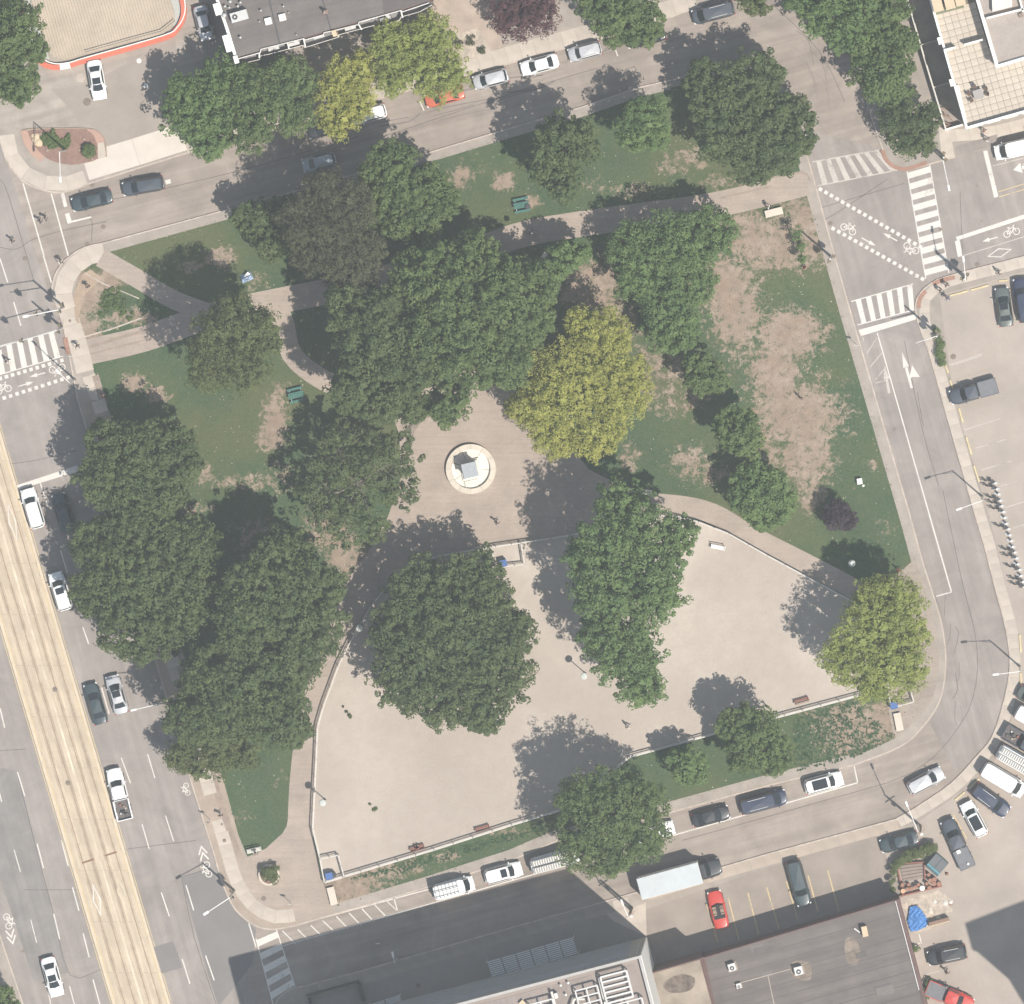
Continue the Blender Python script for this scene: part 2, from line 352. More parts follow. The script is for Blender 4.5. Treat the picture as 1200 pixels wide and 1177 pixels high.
for bx, by, rx, ry, st in blobs:
    d = np.sqrt(((PXX-bx)/rx)**2+((PYY-by)/ry)**2); D = np.maximum(D, st*np.clip(1.45-d*.75, 0, 1))
idx = -np.ones(GX.shape, int); vs = []; dv = []; fs = []
LP = [Vector(((x-600)*.1, (588.5-y)*.1)) for x, y in LAWN_OUT]
def snap(x, y):                                   # outside corners slide onto the lawn's outline
    p = Vector((x, y)); best = None
    for i in range(len(LP)):
        a = LP[i]; d = LP[(i+1) % len(LP)]-a; k = max(0, min(1, (p-a).dot(d)/d.dot(d))); q = a+d*k
        if best is None or (q-p).length < (best-p).length: best = q
    return best
for i in range(GX.shape[0]-1):
    for j in range(GX.shape[1]-1):
        if ins[i, j] or ins[i+1, j] or ins[i, j+1] or ins[i+1, j+1]:
            q = []
            for a, b in ((i, j), (i+1, j), (i+1, j+1), (i, j+1)):
                if idx[a, b] < 0:
                    idx[a, b] = len(vs); dv.append(D[a, b])
                    if ins[a, b]: vs.append((GX[a, b], GY[a, b], .125))
                    else: w_ = snap(GX[a, b], GY[a, b]); vs.append((w_.x, w_.y, .125))
                q.append(int(idx[a, b]))
            fs.append(tuple(q))
t = NT('lawn'); v = t.mp()
att = t.n.new('ShaderNodeAttribute'); att.attribute_name = 'wear'
n1 = t.noise(v, 1.1, 6, .68, .4); n2 = t.noise(v, .12, 4, .55); n3 = t.noise(v, 5, 3, .7); n4 = t.noise(v, .45, 4, .6)
g1 = t.ramp(n2, [(.35, (.040, .082, .042)), (.5, (.050, .095, .046)), (.66, (.078, .105, .050))])
n6 = t.noise(v, .055, 3, .5)
g1 = t.mix(t.mr(n6, .46, .62, 0, .75), g1, (.105, .118, .055))
g2 = t.mix(t.mr(n3, .35, .7), g1, t.mix(.45, g1, (.17, .165, .09)))
g3 = t.mix(t.mr(n4, .5, .78, 0, .5), g2, (.10, .115, .06))
dirt = t.mix(t.mr(n1, .35, .65), (.25, .195, .15), t.mix(t.mr(n4, .35, .65), (.38, .30, .235), (.31, .225, .165)))
n5 = t.noise(v, 3.2, 5, .75)
mk = t.mr(t.math('ADD', t.math('ADD', att.outputs['Fac'], t.math('MULTIPLY', t.math('SUBTRACT', n1, .5), 2.3)), t.math('MULTIPLY', t.math('SUBTRACT', n5, .5), 1.5)), .38, .76)
t.col(t.mix(mk, g3, dirt)); t.b.inputs['Roughness'].default_value = .95; t.b.inputs['Specular IOR Level'].default_value = .05
t.bump(t.noise(v, 6, 4, .75), .7, .12); lawn_m = t.m
me = mesh('lawn', vs, fs, lawn_m); at_ = me.attributes.new('wear', 'FLOAT', 'POINT'); at_.data.foreach_set('value', np.array(dv, np.float32))
tag(obj('lawn', me), kind='structure')
# grass tufts and weeds, sparse clumps over the lawn
def tufts(name, N, poly, size, m, dens=None, seed=1, zb=.125, kind='stuff'):
    r = np.random.RandomState(seed); xs = [p[0] for p in poly]; ys = [p[1] for p in poly]
    X = r.uniform(min(xs), max(xs), N*3); Y = r.uniform(min(ys), max(ys), N*3)
    k = inside(poly, X, Y) & ~bare(X, Y)
    if dens is not None: k &= r.rand(len(X)) < dens(X, Y)
    X = X[k][:N]; Y = Y[k][:N]; n = len(X); cx = (X-600)*.1; cy = (588.5-Y)*.1
    V = np.zeros((n, 3, 3, 3)); 
    for b in range(3):
        a = r.uniform(0, 6.28, n); s = r.uniform(.5, 1, n)*size; tl = r.uniform(.3, 1.1, n)*s
        V[:, b, 0] = np.stack([cx-np.sin(a)*s*.35, cy+np.cos(a)*s*.35, np.full(n, zb)], 1)
        V[:, b, 1] = np.stack([cx+np.sin(a)*s*.35, cy-np.cos(a)*s*.35, np.full(n, zb)], 1)
        V[:, b, 2] = np.stack([cx+np.cos(a)*tl, cy+np.sin(a)*tl, zb+s*.6], 1)
    quick(name, V.reshape(-1, 3), 3, m, kind)
def quick(name, V, k, m, kind=None, parent=None, tint=None):
    n = len(V)//k; me = bpy.data.meshes.new(name)
    me.vertices.add(len(V)); me.vertices.foreach_set('co', np.ascontiguousarray(V, np.float32).ravel())
    me.loops.add(len(V)); me.loops.foreach_set('vertex_index', np.arange(len(V), dtype=np.int32))
    me.polygons.add(n); me.polygons.foreach_set('loop_start', np.arange(0, len(V), k, dtype=np.int32)); 
    try: me.polygons.foreach_set('loop_total', np.full(n, k, np.int32))
    except Exception: pass
    me.materials.append(m)
    if tint is not None:
        a = me.attributes.new('tint', 'FLOAT', 'FACE'); a.data.foreach_set('value', tint.astype(np.float32))
    me.update(calc_edges=True); me.validate()
    return tag(obj(name, me, parent), kind=kind)
grass_m = mat('grass_blades', (.075, .105, .035), .9, .25, .6, .2, 0, .1); weed_m = mat('weed_leaves', (.055, .105, .05), .8, .25, .6, .2, 0, .1)
straw_m = mat('straw', (.40, .32, .22), .9, .2, 1, .2, 0, .1)
def dmap(X, Y):
    i = np.clip(((X-600)*.1+56)/.5, 0, GX.shape[0]-1).astype(int); j = np.clip(((588.5-Y)*.1+50)/.5, 0, GX.shape[1]-1).astype(int); return D[i, j]

# ---- pavers, paths and sand
def paver(name, c1, c2, rot, sx=.22, sy=.11, mort=(.20, .165, .14)):
    t = NT(name); v = t.mp(rot=rot)
    b = t.n.new('ShaderNodeTexBrick'); t.l.new(v, b.inputs['Vector']); b.inputs['Scale'].default_value = 1.0
    b.inputs['Brick Width'].default_value = sx; b.inputs['Row Height'].default_value = sy; b.inputs['Mortar Size'].default_value = .006
    b.inputs['Color1'].default_value = (*c1, 1); b.inputs['Color2'].default_value = (*c2, 1); b.inputs['Mortar'].default_value = (*mort, 1)
    n = t.mr(t.noise(t.mp(), .3, 5, .6), .3, .7, .88, 1.12); st = t.mp(scale=(9, .35, 1), rot=rot); st.node.vector_type = 'TEXTURE'
    n = t.math('MULTIPLY', n, t.mr(t.noise(st, 1, 3), .3, .7, .93, 1.07))
    c = t.n.new('ShaderNodeCombineColor'); [t.l.new(n, c.inputs[i]) for i in range(3)]
    t.col(t.mix(1.0, b.outputs[0], c.outputs[0], 'MULTIPLY')); t.b.inputs['Roughness'].default_value = .92; t.bump(t.noise(t.mp(), 9, 3), .15); return t.m
pave_m = paver('concrete_pavers', (.40, .325, .27), (.35, .285, .235), math.radians(0))
pave_e = paver('east_pavers', (.36, .30, .25), (.32, .265, .22), math.radians(15))
plaza = [(455, 632), (440, 645), (412, 690), (392, 770), (373, 830), (366, 877), (364, 971), (372, 1004), (378, 1033), (384, 1050), (396, 1068), (348, 1081), (343, 1060), (320, 1064), (300, 1056), (284, 1040), (276, 1010), (310, 996), (336, 974), (342, 941), (342, 900), (346, 850), (362, 780), (385, 700), (410, 655), (450, 600), (468, 560), (470, 520), (460, 480), (420, 462), (376, 448), (345, 436), (328, 420), (321, 378), (300, 352), (240, 372), (240, 395), (183, 416), (104.5, 431), (97, 398), (170, 376), (205, 362), (188, 345), (163, 330), (130, 308), (99, 319), (122, 300), (133, 303), (170, 322), (220, 346), (300, 341), (333, 333), (400, 318), (480, 300), (540, 283), (600, 260), (660, 248), (720, 240), (780, 236), (824, 224), (880, 213), (938, 196), (944, 222), (925, 238), (880, 250), (835, 262), (790, 268), (720, 274), (660, 284), (600, 291), (560, 320), (560, 400), (590, 460), (620, 500), (650, 540), (700, 565), (735, 573), (766, 577), (800, 578), (824, 580.5), (838, 585), (850, 594.5), (876, 612), (900, 628), (940, 646), (976, 661), (1010, 680), (1040, 686), (1075, 672), (1088, 704), (1099, 745), (1100, 783), (1092, 820), (1072, 848), (1052, 862), (1045, 835), (1045, 810), (1030, 740), (1002, 709), (961, 687), (900, 655), (855, 629), (819, 614), (794, 608), (700, 622), (669, 630), (600, 641), (563, 647), (512, 656), (489, 665), (470, 680), (450, 700), (436, 714), (414, 752)]
# the outline is drawn as overlapping pieces so that each stays simple
def pave(name, pts, m=pave_m, z=.131, k=0): return sheet(name, pts, z, m)
pave('fence_path', [(396, 745), (425, 690), (455, 650), (480, 655), (478, 668), (445, 706), (416, 752)], z=.1304)
pave('paved_square', [(455, 470), (480, 455), (560, 450), (600, 455), (650, 500), (690, 550), (735, 573), (766, 577), (790, 606), (669, 629), (600, 640), (563, 646), (512, 655), (489, 664), (470, 680), (455, 696), (430, 690), (425, 660), (455, 605), (470, 560), (468, 510)], z=.132)
PATHS = []
def path(name, pts, w, z, m=pave_m): PATHS.append((smooth(pts, 4), w)); mb = MB(); mb.ribbon(px(smooth(pts, 4)), w, z-.02, z); return tag(mb.build(name, m), kind='structure')
path('west_path', [(96, 414), (170, 397), (240, 372), (300, 358), (400, 338), (490, 315), (560, 293), (620, 273), (720, 257), (840, 240), (946, 214)], 3.0, .1325)
path('curved_path', [(300, 352), (330, 372), (342, 415), (380, 446), (440, 470), (490, 500)], 2.4, .1318)
path('northwest_path', [(118, 302), (160, 326), (205, 352), (260, 372)], 2.2, .1312)
path('tree_path', [(550, 295), (552, 380), (545, 470)], 3.0, .1308)
path('dog_run_path', [(735, 590), (790, 592), (835, 602), (880, 628), (935, 656), (1000, 690), (1030, 712)], 2.4, .1322)
path('south_path', [(470, 640), (430, 672), (404, 730), (384, 780), (366, 835), (356, 900), (352, 970), (352, 1030)], 3.0, .1316)
sheet('corner_square', [(366, 930), (364, 971), (372, 1004), (378, 1033), (384, 1050), (393, 1070), (348, 1082), (343, 1060), (320, 1064), (302, 1056), (288, 1040), (280, 1008), (296, 1003), (312, 994), (335, 973), (341, 941), (343, 900), (344, 850), (372, 850)], .1328, pave_m)
sheet('corner_square', smooth([(1040, 690), (1058, 668), (1074, 660), (1088, 704), (1098, 745), (1100, 783), (1092, 820), (1072, 845), (1050, 864), (1042, 835), (1036, 790), (1030, 740)], 3, True), .1334, pave_e)
strip('path_edge', [(104.5, 407), (140, 396), (178, 385)], .35, .1345, brown_p); strip('path_edge', [(106, 415), (180, 396)], .2, .1345, brown_p)
strip('brown_edging', smooth([(880, 214), (938, 202), (949, 212)], 3), .2, .1345, brown_p)
strip('path_band', [(905, 218), (880, 224), (845, 232)], .18, .1345, brown_p)
# brick paver detail that reads from above: darker joints across the paths
t = NT('dog_run_sand'); v = t.mp(); n1 = t.noise(v, .07, 4, .5); n2 = t.noise(v, .8, 6, .7); n3 = t.noise(v, 7, 3, .8)
c = t.ramp(n1, [(.3, (.40, .345, .295)), (.5, (.45, .39, .335)), (.7, (.54, .475, .41))])
c = t.mix(t.mr(n2, .3, .7, 0, .35), c, (.34, .28, .235)); c = t.mix(t.mr(n3, .62, .8, 0, .22), c, (.30, .25, .2))
t.col(c); t.b.inputs['Roughness'].default_value = .95; t.b.inputs['Specular IOR Level'].default_value = .1; t.bump(t.noise(v, 3.5, 5, .75), .55, .12); sand_m = t.m
SAND = [(381, 1032), (375, 1004), (367.5, 971), (369, 928), (371, 890), (373, 852), (379, 829), (397, 780), (412, 750), (435, 710), (455, 686), (472, 672), (489, 661), (512, 652), (563, 643), (600, 637), (669, 627), (740, 612), (794, 605), (819, 611), (855, 625), (900, 651), (961, 684), (1002, 706), (1030, 730), (1047, 770), (1052, 805), (1004, 815), (920, 838), (840, 859), (738, 888), (600, 966), (509, 995), (402, 1027)]
SAND[-4:] = [(738, 888), (600, 932), (600, 967), (509, 995)]; SAND = SAND[:-3]+[(690, 938), (600, 967), (509, 995), (402, 1028)]
sheet('sand', SAND, .140, sand_m)
PL = [(455, 470), (480, 455), (560, 450), (600, 455), (650, 500), (690, 550), (735, 573), (766, 577), (790, 606), (669, 629), (600, 640), (563, 646), (512, 655), (489, 664), (470, 680), (416, 752), (396, 745), (430, 690), (425, 660), (455, 605), (470, 560), (468, 510)]
def bare(X, Y):                                       # True where paving or sand lies over the lawn
    b = inside(SAND, X, Y) | inside(PL, X, Y)
    for pts, w in PATHS:
        for (ax, ay), (bx, by) in zip(pts[:-1], pts[1:]):
            dx, dy = bx-ax, by-ay; k_ = np.clip(((X-ax)*dx+(Y-ay)*dy)/(dx*dx+dy*dy+1e-9), 0, 1); b |= np.hypot(X-ax-k_*dx, Y-ay-k_*dy) < w*5+1.5
    return b
tufts('grass', 24000, LAWN_OUT, .11, grass_m, lambda X, Y: 1-np.clip(dmap(X, Y)*1.2, 0, .95), 3)
tufts('weeds', 5000, LAWN_OUT, .20, weed_m, lambda X, Y: (np.abs(dmap(X, Y)-.5) < .3)*.7+.04, 4)
tufts('straw_litter', 5000, LAWN_OUT, .12, straw_m, lambda X, Y: (dmap(X, Y) > .35)*.9+.05, 5)
tufts('bed_planting', 700, [(475, 1022), (520, 1008), (600, 985), (640, 974), (640, 966), (520, 997), (410, 1030)], .34, weed_m, None, 6)
tufts('bed_planting', 700, [(1020, 840), (1000, 822), (930, 842), (930, 905), (1000, 888), (1050, 862)], .36, weed_m, None, 7)
tufts('leaf_litter', 900, LAWN_OUT, .16, mat('pale_litter', (.55, .5, .42), .9, .1, 1, .1, 0), None, 8)
# sidewalks with their joints
def row(a, b, n): return [(a[0]+(b[0]-a[0])*i/n, a[1]+(b[1]-a[1])*i/n) for i in range(n+1)]
sheet('avenue_boulevard', [(92, 466), (120, 470), (262, 915), (275, 962), (286, 1004), (300, 1056), (320, 1064), (344, 1060), (349, 1083), (320, 1089), (299, 1084), (276, 1065), (261, 1035), (252, 1004), (225, 919), (165, 712)], .1300, mat('boulevard_concrete', (.35, .28, .225), .9, .14, .5, .09, .25))
slabs('avenue_sidewalk', smooth([(104, 440), (130, 520), (238, 900), (256, 962), (268, 1004), (276, 1030), (290, 1054), (306, 1068), (326, 1075), (345, 1072)], 4), 1.55, 1.55, conc)
strip('avenue_pavers', [(112, 440), (140, 540), (246, 900), (264, 958), (280, 1004)], .8, .1322, brown_p)
slabs('corner_sidewalk', smooth([(100, 436), (92, 405), (83, 376), (74, 348), (76, 330), (86, 313), (104, 300), (124, 295)], 4), 2.1, 1.9, conc)
sheet('dirt_corner', [(96, 322), (106, 316), (120, 326), (100, 345), (92, 372), (98, 396), (88, 372), (86, 346)], .1328, mat('worn_earth', (.36, .27, .20), .95, .14, .8, .15, .4))
strip('concrete_edging', [(99, 320), (120, 332), (163, 350)], .12, .145, kerb_m); strip('concrete_edging', [(99, 395), (130, 386), (166, 373)], .18, .145, kerb_m)
slabs('north_corner_sidewalk', smooth([(8, 158), (12, 180), (28, 202), (52, 214), (76, 216), (100, 208)], 4), 1.7, 2.6, conc)
slabs('north_sidewalk', [(100, 196), (160, 178), (217, 160)], 3.2, 6.2, conc_w)
slabs('north_sidewalk', [(217, 169), (443, 106), (590, 66), (715, 32), (789, 9), (815, 0)], 2.0, 1.7, conc)
slabs('northeast_sidewalk', [(1104, 160), (1160, 156), (1200, 146), (1260, 130)], 1.4, 1.6, conc)
sheet('corner_pad', [(1100, 150), (1112, 148), (1119, 184), (1104, 189)], .1350, conc)
sheet('northeast_boulevard', [(1119, 172), (1200, 148), (1260, 132), (1260, 145), (1200, 161), (1121, 183)], .1315, asph_e)
slabs('east_sidewalk', smooth([(1210, 305), (1150, 320), (1110, 331), (1090, 343), (1083, 358), (1086, 390)], 4)[:-1]+[(1086, 390), (1096, 414.7), (1115, 483.5), (1148, 600)]+smooth([(1160, 638), (1175, 697), (1186, 737.6), (1190, 778), (1184, 819), (1170, 862), (1152, 888), (1120, 922), (1077, 951), (1053, 964)], 3), 1.2, 1.7, conc)
slabs('south_sidewalk', [(1053, 966), (900, 1008), (757, 1049)], 1.25, 1.8, mat('sidewalk_tan', (.40, .33, .27), .9, .12, .5, .07, .2, perobj=.05))
slabs('south_sidewalk', [(754, 1052), (600, 1094), (420, 1147), (360, 1164)], 1.45, 1.8, conc_o)
sheet('south_forecourt', [(757, 1056), (757, 1098), (357, 1204), (350, 1180), (362, 1168), (420, 1152), (600, 1100)], .1290, mat('forecourt_grey', (.30, .265, .235), .9, .08, .4, .07, .2))
sheet('corner_pad', [(757, 1058), (741, 1049), (700, 1062), (720, 1080), (757, 1097)], .1310, conc)  # paler concrete cut to the outline of the sunlit triangle on the sidewalk
# red tactile strips at the ramps
for pts, w in (([(1034, 176), (1039, 188), (1049, 196), (1063, 198), (1086, 191)], .45), ([(1076.5, 361), (1078, 350), (1085, 341)], .5), ([(1093, 333), (1106, 328), (1119, 325)], .5)):
    strip('tactile_strip', smooth(pts, 3), w, .1425, red_p)
sheet('tactile_strip', [(74, 397), (79, 395), (83, 414), (78, 416)], .1425, red_p)
# forecourt and parking lots, laid on the pavement blocks
sheet('forecourt', [(-90, -130), (0, 148), (45, 150), (110, 146), (122, 158), (124, 178), (217, 150), (250, 80), (225, -10), (225, -200), (-100, -200)], .1285, asph_g)
sheet('forecourt', [(60, 105), (100, 100), (205, 45), (218, 152), (126, 176), (122, 160), (108, 148), (92, 145), (85, 130)], .1305, mat('asphalt_forecourt_dark', (.312, .268, .23), .9, .12, .2, .08, .3))
sheet('parking_lot', [(1101, 346), (1200, 318), (1500, 240), (1500, 1400), (900, 1400), (850, 1180), (757, 1200), (757, 1066), (900, 1017), (1027, 979), (1078, 962), (1148, 913), (1173, 882), (1192, 820), (1196, 778), (1187, 720), (1158, 600), (1118, 470)], .1288, asph_l)
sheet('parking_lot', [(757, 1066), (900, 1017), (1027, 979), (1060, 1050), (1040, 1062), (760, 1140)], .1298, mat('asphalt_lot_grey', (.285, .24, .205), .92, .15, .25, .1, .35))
sheet('yard', [(440, 60), (505, 12), (505, -60), (566, -60), (585, 40), (590, 56), (443, 96)], .1295, mat('yard_concrete', (.40, .32, .26), .9, .15, .5, .12, .3))
sheet('yard', [(530, 42), (560, 33), (576, 62), (540, 74)], .1305, debris)
# ---- streetcar right of way
TW = lambda x0, y0, y: x0+(y-y0)*.2935
def txr(y): return 28+(y-600)*.2965          # right edge of the track bed
def txl(y): return txr(y)-66.5
root = empty('streetcar_track', kind='structure')
y = -40
def tpt(y, f): return P(txl(y)*(1-f)+txr(y)*f, y)
y = -60.0
while y < 1400:                                                     # track bed panels
    for (f0, f1) in ((0.03, .5), (.5, .97)):
        q = [tpt(y+.12, f0), tpt(y+.12, f1), tpt(y+59.9, f1), tpt(y+59.9, f0)]; c = (sum(p[0] for p in q)/4, sum(p[1] for p in q)/4)
        mb = MB(); mb.prism([(p[0]-c[0], p[1]-c[1]) for p in q], -.1, 0); mb.build('track_panel', track_m, root, (c[0], c[1], .052))
    y += 60
mb = MB(); mb.ribbon([tpt(-60, .5), tpt(1400, .5)], 6.3, -.1, .02); mb.build('track_base', kerb_d, root)
rail_m = mat('rail_groove', (.30, .225, .16), .6, .15, 1, .1, .1)
for f in (.21, .39, .645, .83):
    mb = MB(); mb.ribbon([tpt(-60, f), tpt(1400, f)], .13, .0, .058); mb.build('rail', rail_m, root)
    mb = MB(); mb.ribbon([tpt(-60, f), tpt(1400, f)], .55, .0, .0535); mb.build('rail_strip', mat('rail_strip', (.44, .355, .26), .9, .2, .5, .1, .2, streak=math.radians(-73.6)), root)
mb = MB(); mb.ribbon([tpt(-60, .52), tpt(1400, .52)], .22, .0, .0545); mb.build('centre_band', mat('centre_band', (.56, .47, .36), .9, .2, .5, .1, .2, streak=math.radians(-73.6)), root)
for f in (.015, .985):                                              # raised edge kerbs
    mb = MB(); mb.ribbon([tpt(-60, f), tpt(1400, f)], .3, -.05, .12); mb.build('track_kerb', mat('track_kerb', (.58, .48, .36), .9, .1, 1, .08, .2), root)
for f in (-.035, .05, .95, 1.035):
    mb = MB(); mb.ribbon([tpt(-60, f), tpt(1400, f)], .09, .0, .057 if 0 < f < 1 else .007); mb.build('edge_line', paint_y, root)
for y_, fa, fb in ((1011.5, .19, .42), (1003, .625, .86)):
    a = tpt(y_+(0), fa); b = tpt(y_-4.5, fb); mb = MB(); mb.ribbon([a, b], .22, .0, .06); mb.build('drain_grate', mat('rust_grate', (.22, .13, .09), .8, .2, 2, .1, .1), root)
for y_, f in ((808, .62), (917.5, .36)):
    a = tpt(y_, f); mb = MB(); mb.tube((0, 0, -.02), (0, 0, .006), .3, n=16); mb.build('manhole_cover', mat('iron_cover', (.20, .16, .13), .8, .2, 2, .15, .2), root, (a[0], a[1], .055))
# ================================================================ ROAD MARKINGS
def marks(name, label=None): return empty(name, kind='structure')
def line(parent, a, b, w=.12, m=paint_w, z=.0085, name='line'):
    A = P(*a); B = P(*b); c = ((A[0]+B[0])/2, (A[1]+B[1])/2); mb = MB(); mb.ribbon([(A[0]-c[0], A[1]-c[1]), (B[0]-c[0], B[1]-c[1])], w, -.004, 0); return mb.build(name, m, parent, (c[0], c[1], z))
def quad(parent, pts, m=paint_w, z=.0085, name='stripe'):
    w = ccw(px(pts)); c = (sum(p[0] for p in w)/len(w), sum(p[1] for p in w)/len(w)); mb = MB(); mb.prism([(p[0]-c[0], p[1]-c[1]) for p in w], -.004, 0); return mb.build(name, m, parent, (c[0], c[1], z))
def lerp(a, b, k): return (a[0]+(b[0]-a[0])*k, a[1]+(b[1]-a[1])*k)
def crosswalk(A0, A1, B0, B1, n, duty=.52, m=paint_w, rails=.14, phase=.2):
    r = marks('crosswalk')
    line(r, A0, A1, rails, m, .0088); line(r, B0, B1, rails, m, .0088)
    for i in range(n):
        k0 = (i+phase)/n; k1 = (i+phase+duty)/n
        quad(r, [lerp(A0, A1, k0), lerp(A0, A1, k1), lerp(B0, B1, k1), lerp(B0, B1, k0)], m, .0080)
crosswalk((952, 190), (1030, 176), (958, 218), (1052, 199.5), 7, .48, paint_o, .14, .40)
crosswalk((1063, 201), (1085, 300+27), (1089.5, 193), (1112, 300+20), 10, .55, paint_w, .12, .15)
crosswalk((997.5, 353.5), (1070, 333), (1005, 381), (1072.5, 363), 6, .5, paint_w, .12, .42)
crosswalk((-120, 438), (66, 388), (-120, 474), (74, 417.5), 15, .5, paint_w, .12, .25)
crosswalk((324, 1090), (347, 1160), (300, 1100), (320, 1177), 5, .5, paint_w, .12, .12)
r = marks('stop_line'); quad(r, [(1006, 387), (1009, 394), (1075, 374), (1072.5, 368.5)], name='bar'); quad(r, [(1152, 177), (1157, 176.5), (1170, 230.5), (1165, 232)], name='bar')
quad(r, [(19.5, 569), (21.5, 574), (97, 551), (92, 545)], name='bar'); quad(r, [(71, 227), (75, 226), (79, 242), (75, 243)], name='bar'); quad(r, [(76, 251), (81, 249.5), (84.5, 261), (79.5, 262.5)], name='bar')
line(r, (84, 260), (107, 254.5), .2, name='bar'); quad(r, [(1119, 283), (1124.5, 281), (1128, 300), (1122.5, 301.5)], name='bar')
r = marks('lane_lines')
for a, b, w in (((27, 215), (51.5, 300), .16), ((51, 300), (60.5, 332), .16), ((60, 227), (80, 300), .16), ((0, 303), (9, 331), .14), ((16, 354), (24.5, 382), .14), ((47, 566), (57, 595), .14), ((71, 645), (79, 672), .14), ((97, 735), (104, 755), .14),
    ((119, 806), (128, 837), .15), ((142, 888), (153, 918), .12), ((173, 884), (181.5, 912), .12), ((194, 956), (203.5, 986), .12), ((166.5, 966), (175, 995.5), .12), ((218, 1037.5), (227, 1067), .14), ((189, 1046), (198.5, 1074), .14), ((213.5, 1124), (222.5, 1153), .14), ((241, 1120), (251, 1149), .14), ((291.5, 1082), (300, 1110), .14),
    ((20.5, 905), (29, 933), .14), ((43.5, 989), (51, 1017.5), .14), ((72, 985), (80, 1015), .14), ((16.5, 996), (24, 1022), .1), ((85, 1040), (92.5, 1067.5), .14), ((63, 1071), (70, 1101), .14), ((36, 1078), (43, 1105), .1), ((97.5, 1094), (104.5, 1122), .14), ((109, 1148), (117, 1177), .14), ((81.5, 1156), (88, 1180), .12), ((-1, 928), (2, 940), .14), ((0, 830), (5.5, 853), .14), ((56, 1160), (60, 1180), .1),
    ((1028, 390), (1089, 603), .14), ((1089, 603), (1115, 694), .16), ((1115, 694), (1097, 699), .14), ((351, 1083), (504, 1042), .14), ((330, 1109), (600, 1032), .12), ((600, 1032), (668, 1013), .12), ((786, 980), (1005, 917.5), .14), ((1001, 898), (1005, 917), .14), ((461, 1051), (466, 1068), .14), ((453, 1056), (466, 1068), .1),
    ((492, 119), (497, 130), .14), ((720, 55), (724, 66), .14), ((194, 214), (200, 212.5), .5)): line(r, a, b, w)
for a, b in (((331, 1091), (346, 1106)), ((349, 1089.5), (361, 1101.5)), ((364, 1084.5), (377, 1097)), ((378, 1079), (392, 1092)), ((394, 1074), (408, 1088.5)), ((409, 1070), (423, 1084.5)), ((424, 1065), (438, 1080)), ((439, 1060.5), (453.5, 1075.5))): line(r, a, b, .13)
for a, b in (((1029, 394), (1016, 414)), ((1034, 413), (1020, 430)), ((1038.5, 430), (1026, 445)), ((1012, 400), (1011, 395)), ((1026, 449), (1038, 446))): line(r, a, b, .1, paint_o)
quad(r, [(1120, 278), (1122, 282), (1260, 237), (1259, 232)], name='line'); line(r, (1162, 195), (1260, 170), .1, paint_o)
line(r, (1170, 225), (1260, 197), .1, paint_y); line(r, (1171, 231), (1260, 204), .1, paint_y); line(r, (1128, 300), (1260, 259), .1, paint_o)
# dashed squares of the cycle crossing
def dots(a, b, n, s=.42, m=paint_w):
    r = marks('cycle_crossing_squares'); d = math.atan2(-(b[1]-a[1]), b[0]-a[0])
    for i in range(n):
        q = lerp(a, b, i/(n-1)); c = P(*q); mb = MB(); mb.box((0, 0, 0), (s, s, .004), d); mb.build('square', m, r, (c[0], c[1], .0105))
dots((961.5, 222), (1078.5, 289.5), 19); dots((976.5, 268), (1081, 327), 17)
dots((-115, 478), (72.5, 422.5), 27, .42); dots((-115, 505), (80, 442.5), 27, .42)
def arrow(x, y, d, L=2.0, w=.14, hw=.5, hl=.9, m=paint_w, lab=None):
    r = MB(); r.ribbon([(0, 0), (L-hl, 0)], w, -.004, 0); r.prism([(L-hl-.0, -hw/2), (L, 0), (L-hl, hw/2)], -.004, 0)
    c = P(x, y); tag(r.build('lane_arrow', m, None, (c[0], c[1], .0125), d), kind='structure')
arrow(1036.5+15, 282.5, ang(-16.5, -9), 1.9); arrow(1010, 279, ang(16, 9), 1.9); arrow(53, 437, ang(-17, 4.5), 1.9); arrow(21.5, 453, ang(17, -5), 1.9); arrow(1169, 278, ang(-17, 5), 1.9)
arrow(1042, 461, ang(-6, -34), 3.3, .3, .7, 1.6, paint_o)
def lane_arrow_big(x, y, d, m=paint_w, turn=1):
    r = MB(); r.ribbon([(0, 0), (2.6, 0)], .28, -.004, 0); r.prism([(2.55, -.35), (4.4, 0), (2.55, .35)], -.004, 0)
    r.ribbon([(1.1, 0), (1.6, -.55*turn)], .25, -.0035, .0005); r.prism([(1.35, -.1*turn), (2.6, -.75*turn), (1.0, -1.25*turn)], -.003, .001)
    c = P(x, y); tag(r.build('lane_arrow', m, None, (c[0], c[1], .0115), d), kind='structure')
lane_arrow_big(1068.5, 455, ang(-12, -44))
lane_arrow_big(1240, 182, ang(-46, 12))
r = MB(); r.prism([(0, -.6), (1.0, 0), (0, .6)], -.004, 0); r.ribbon([(-.1, 0), (-1.5, 0)], .4, -.004, 0); c = P(1197, 197); tag(r.build('lane_arrow', paint_w, None, (c[0], c[1], .012), ang(-12, 3)), kind='structure')
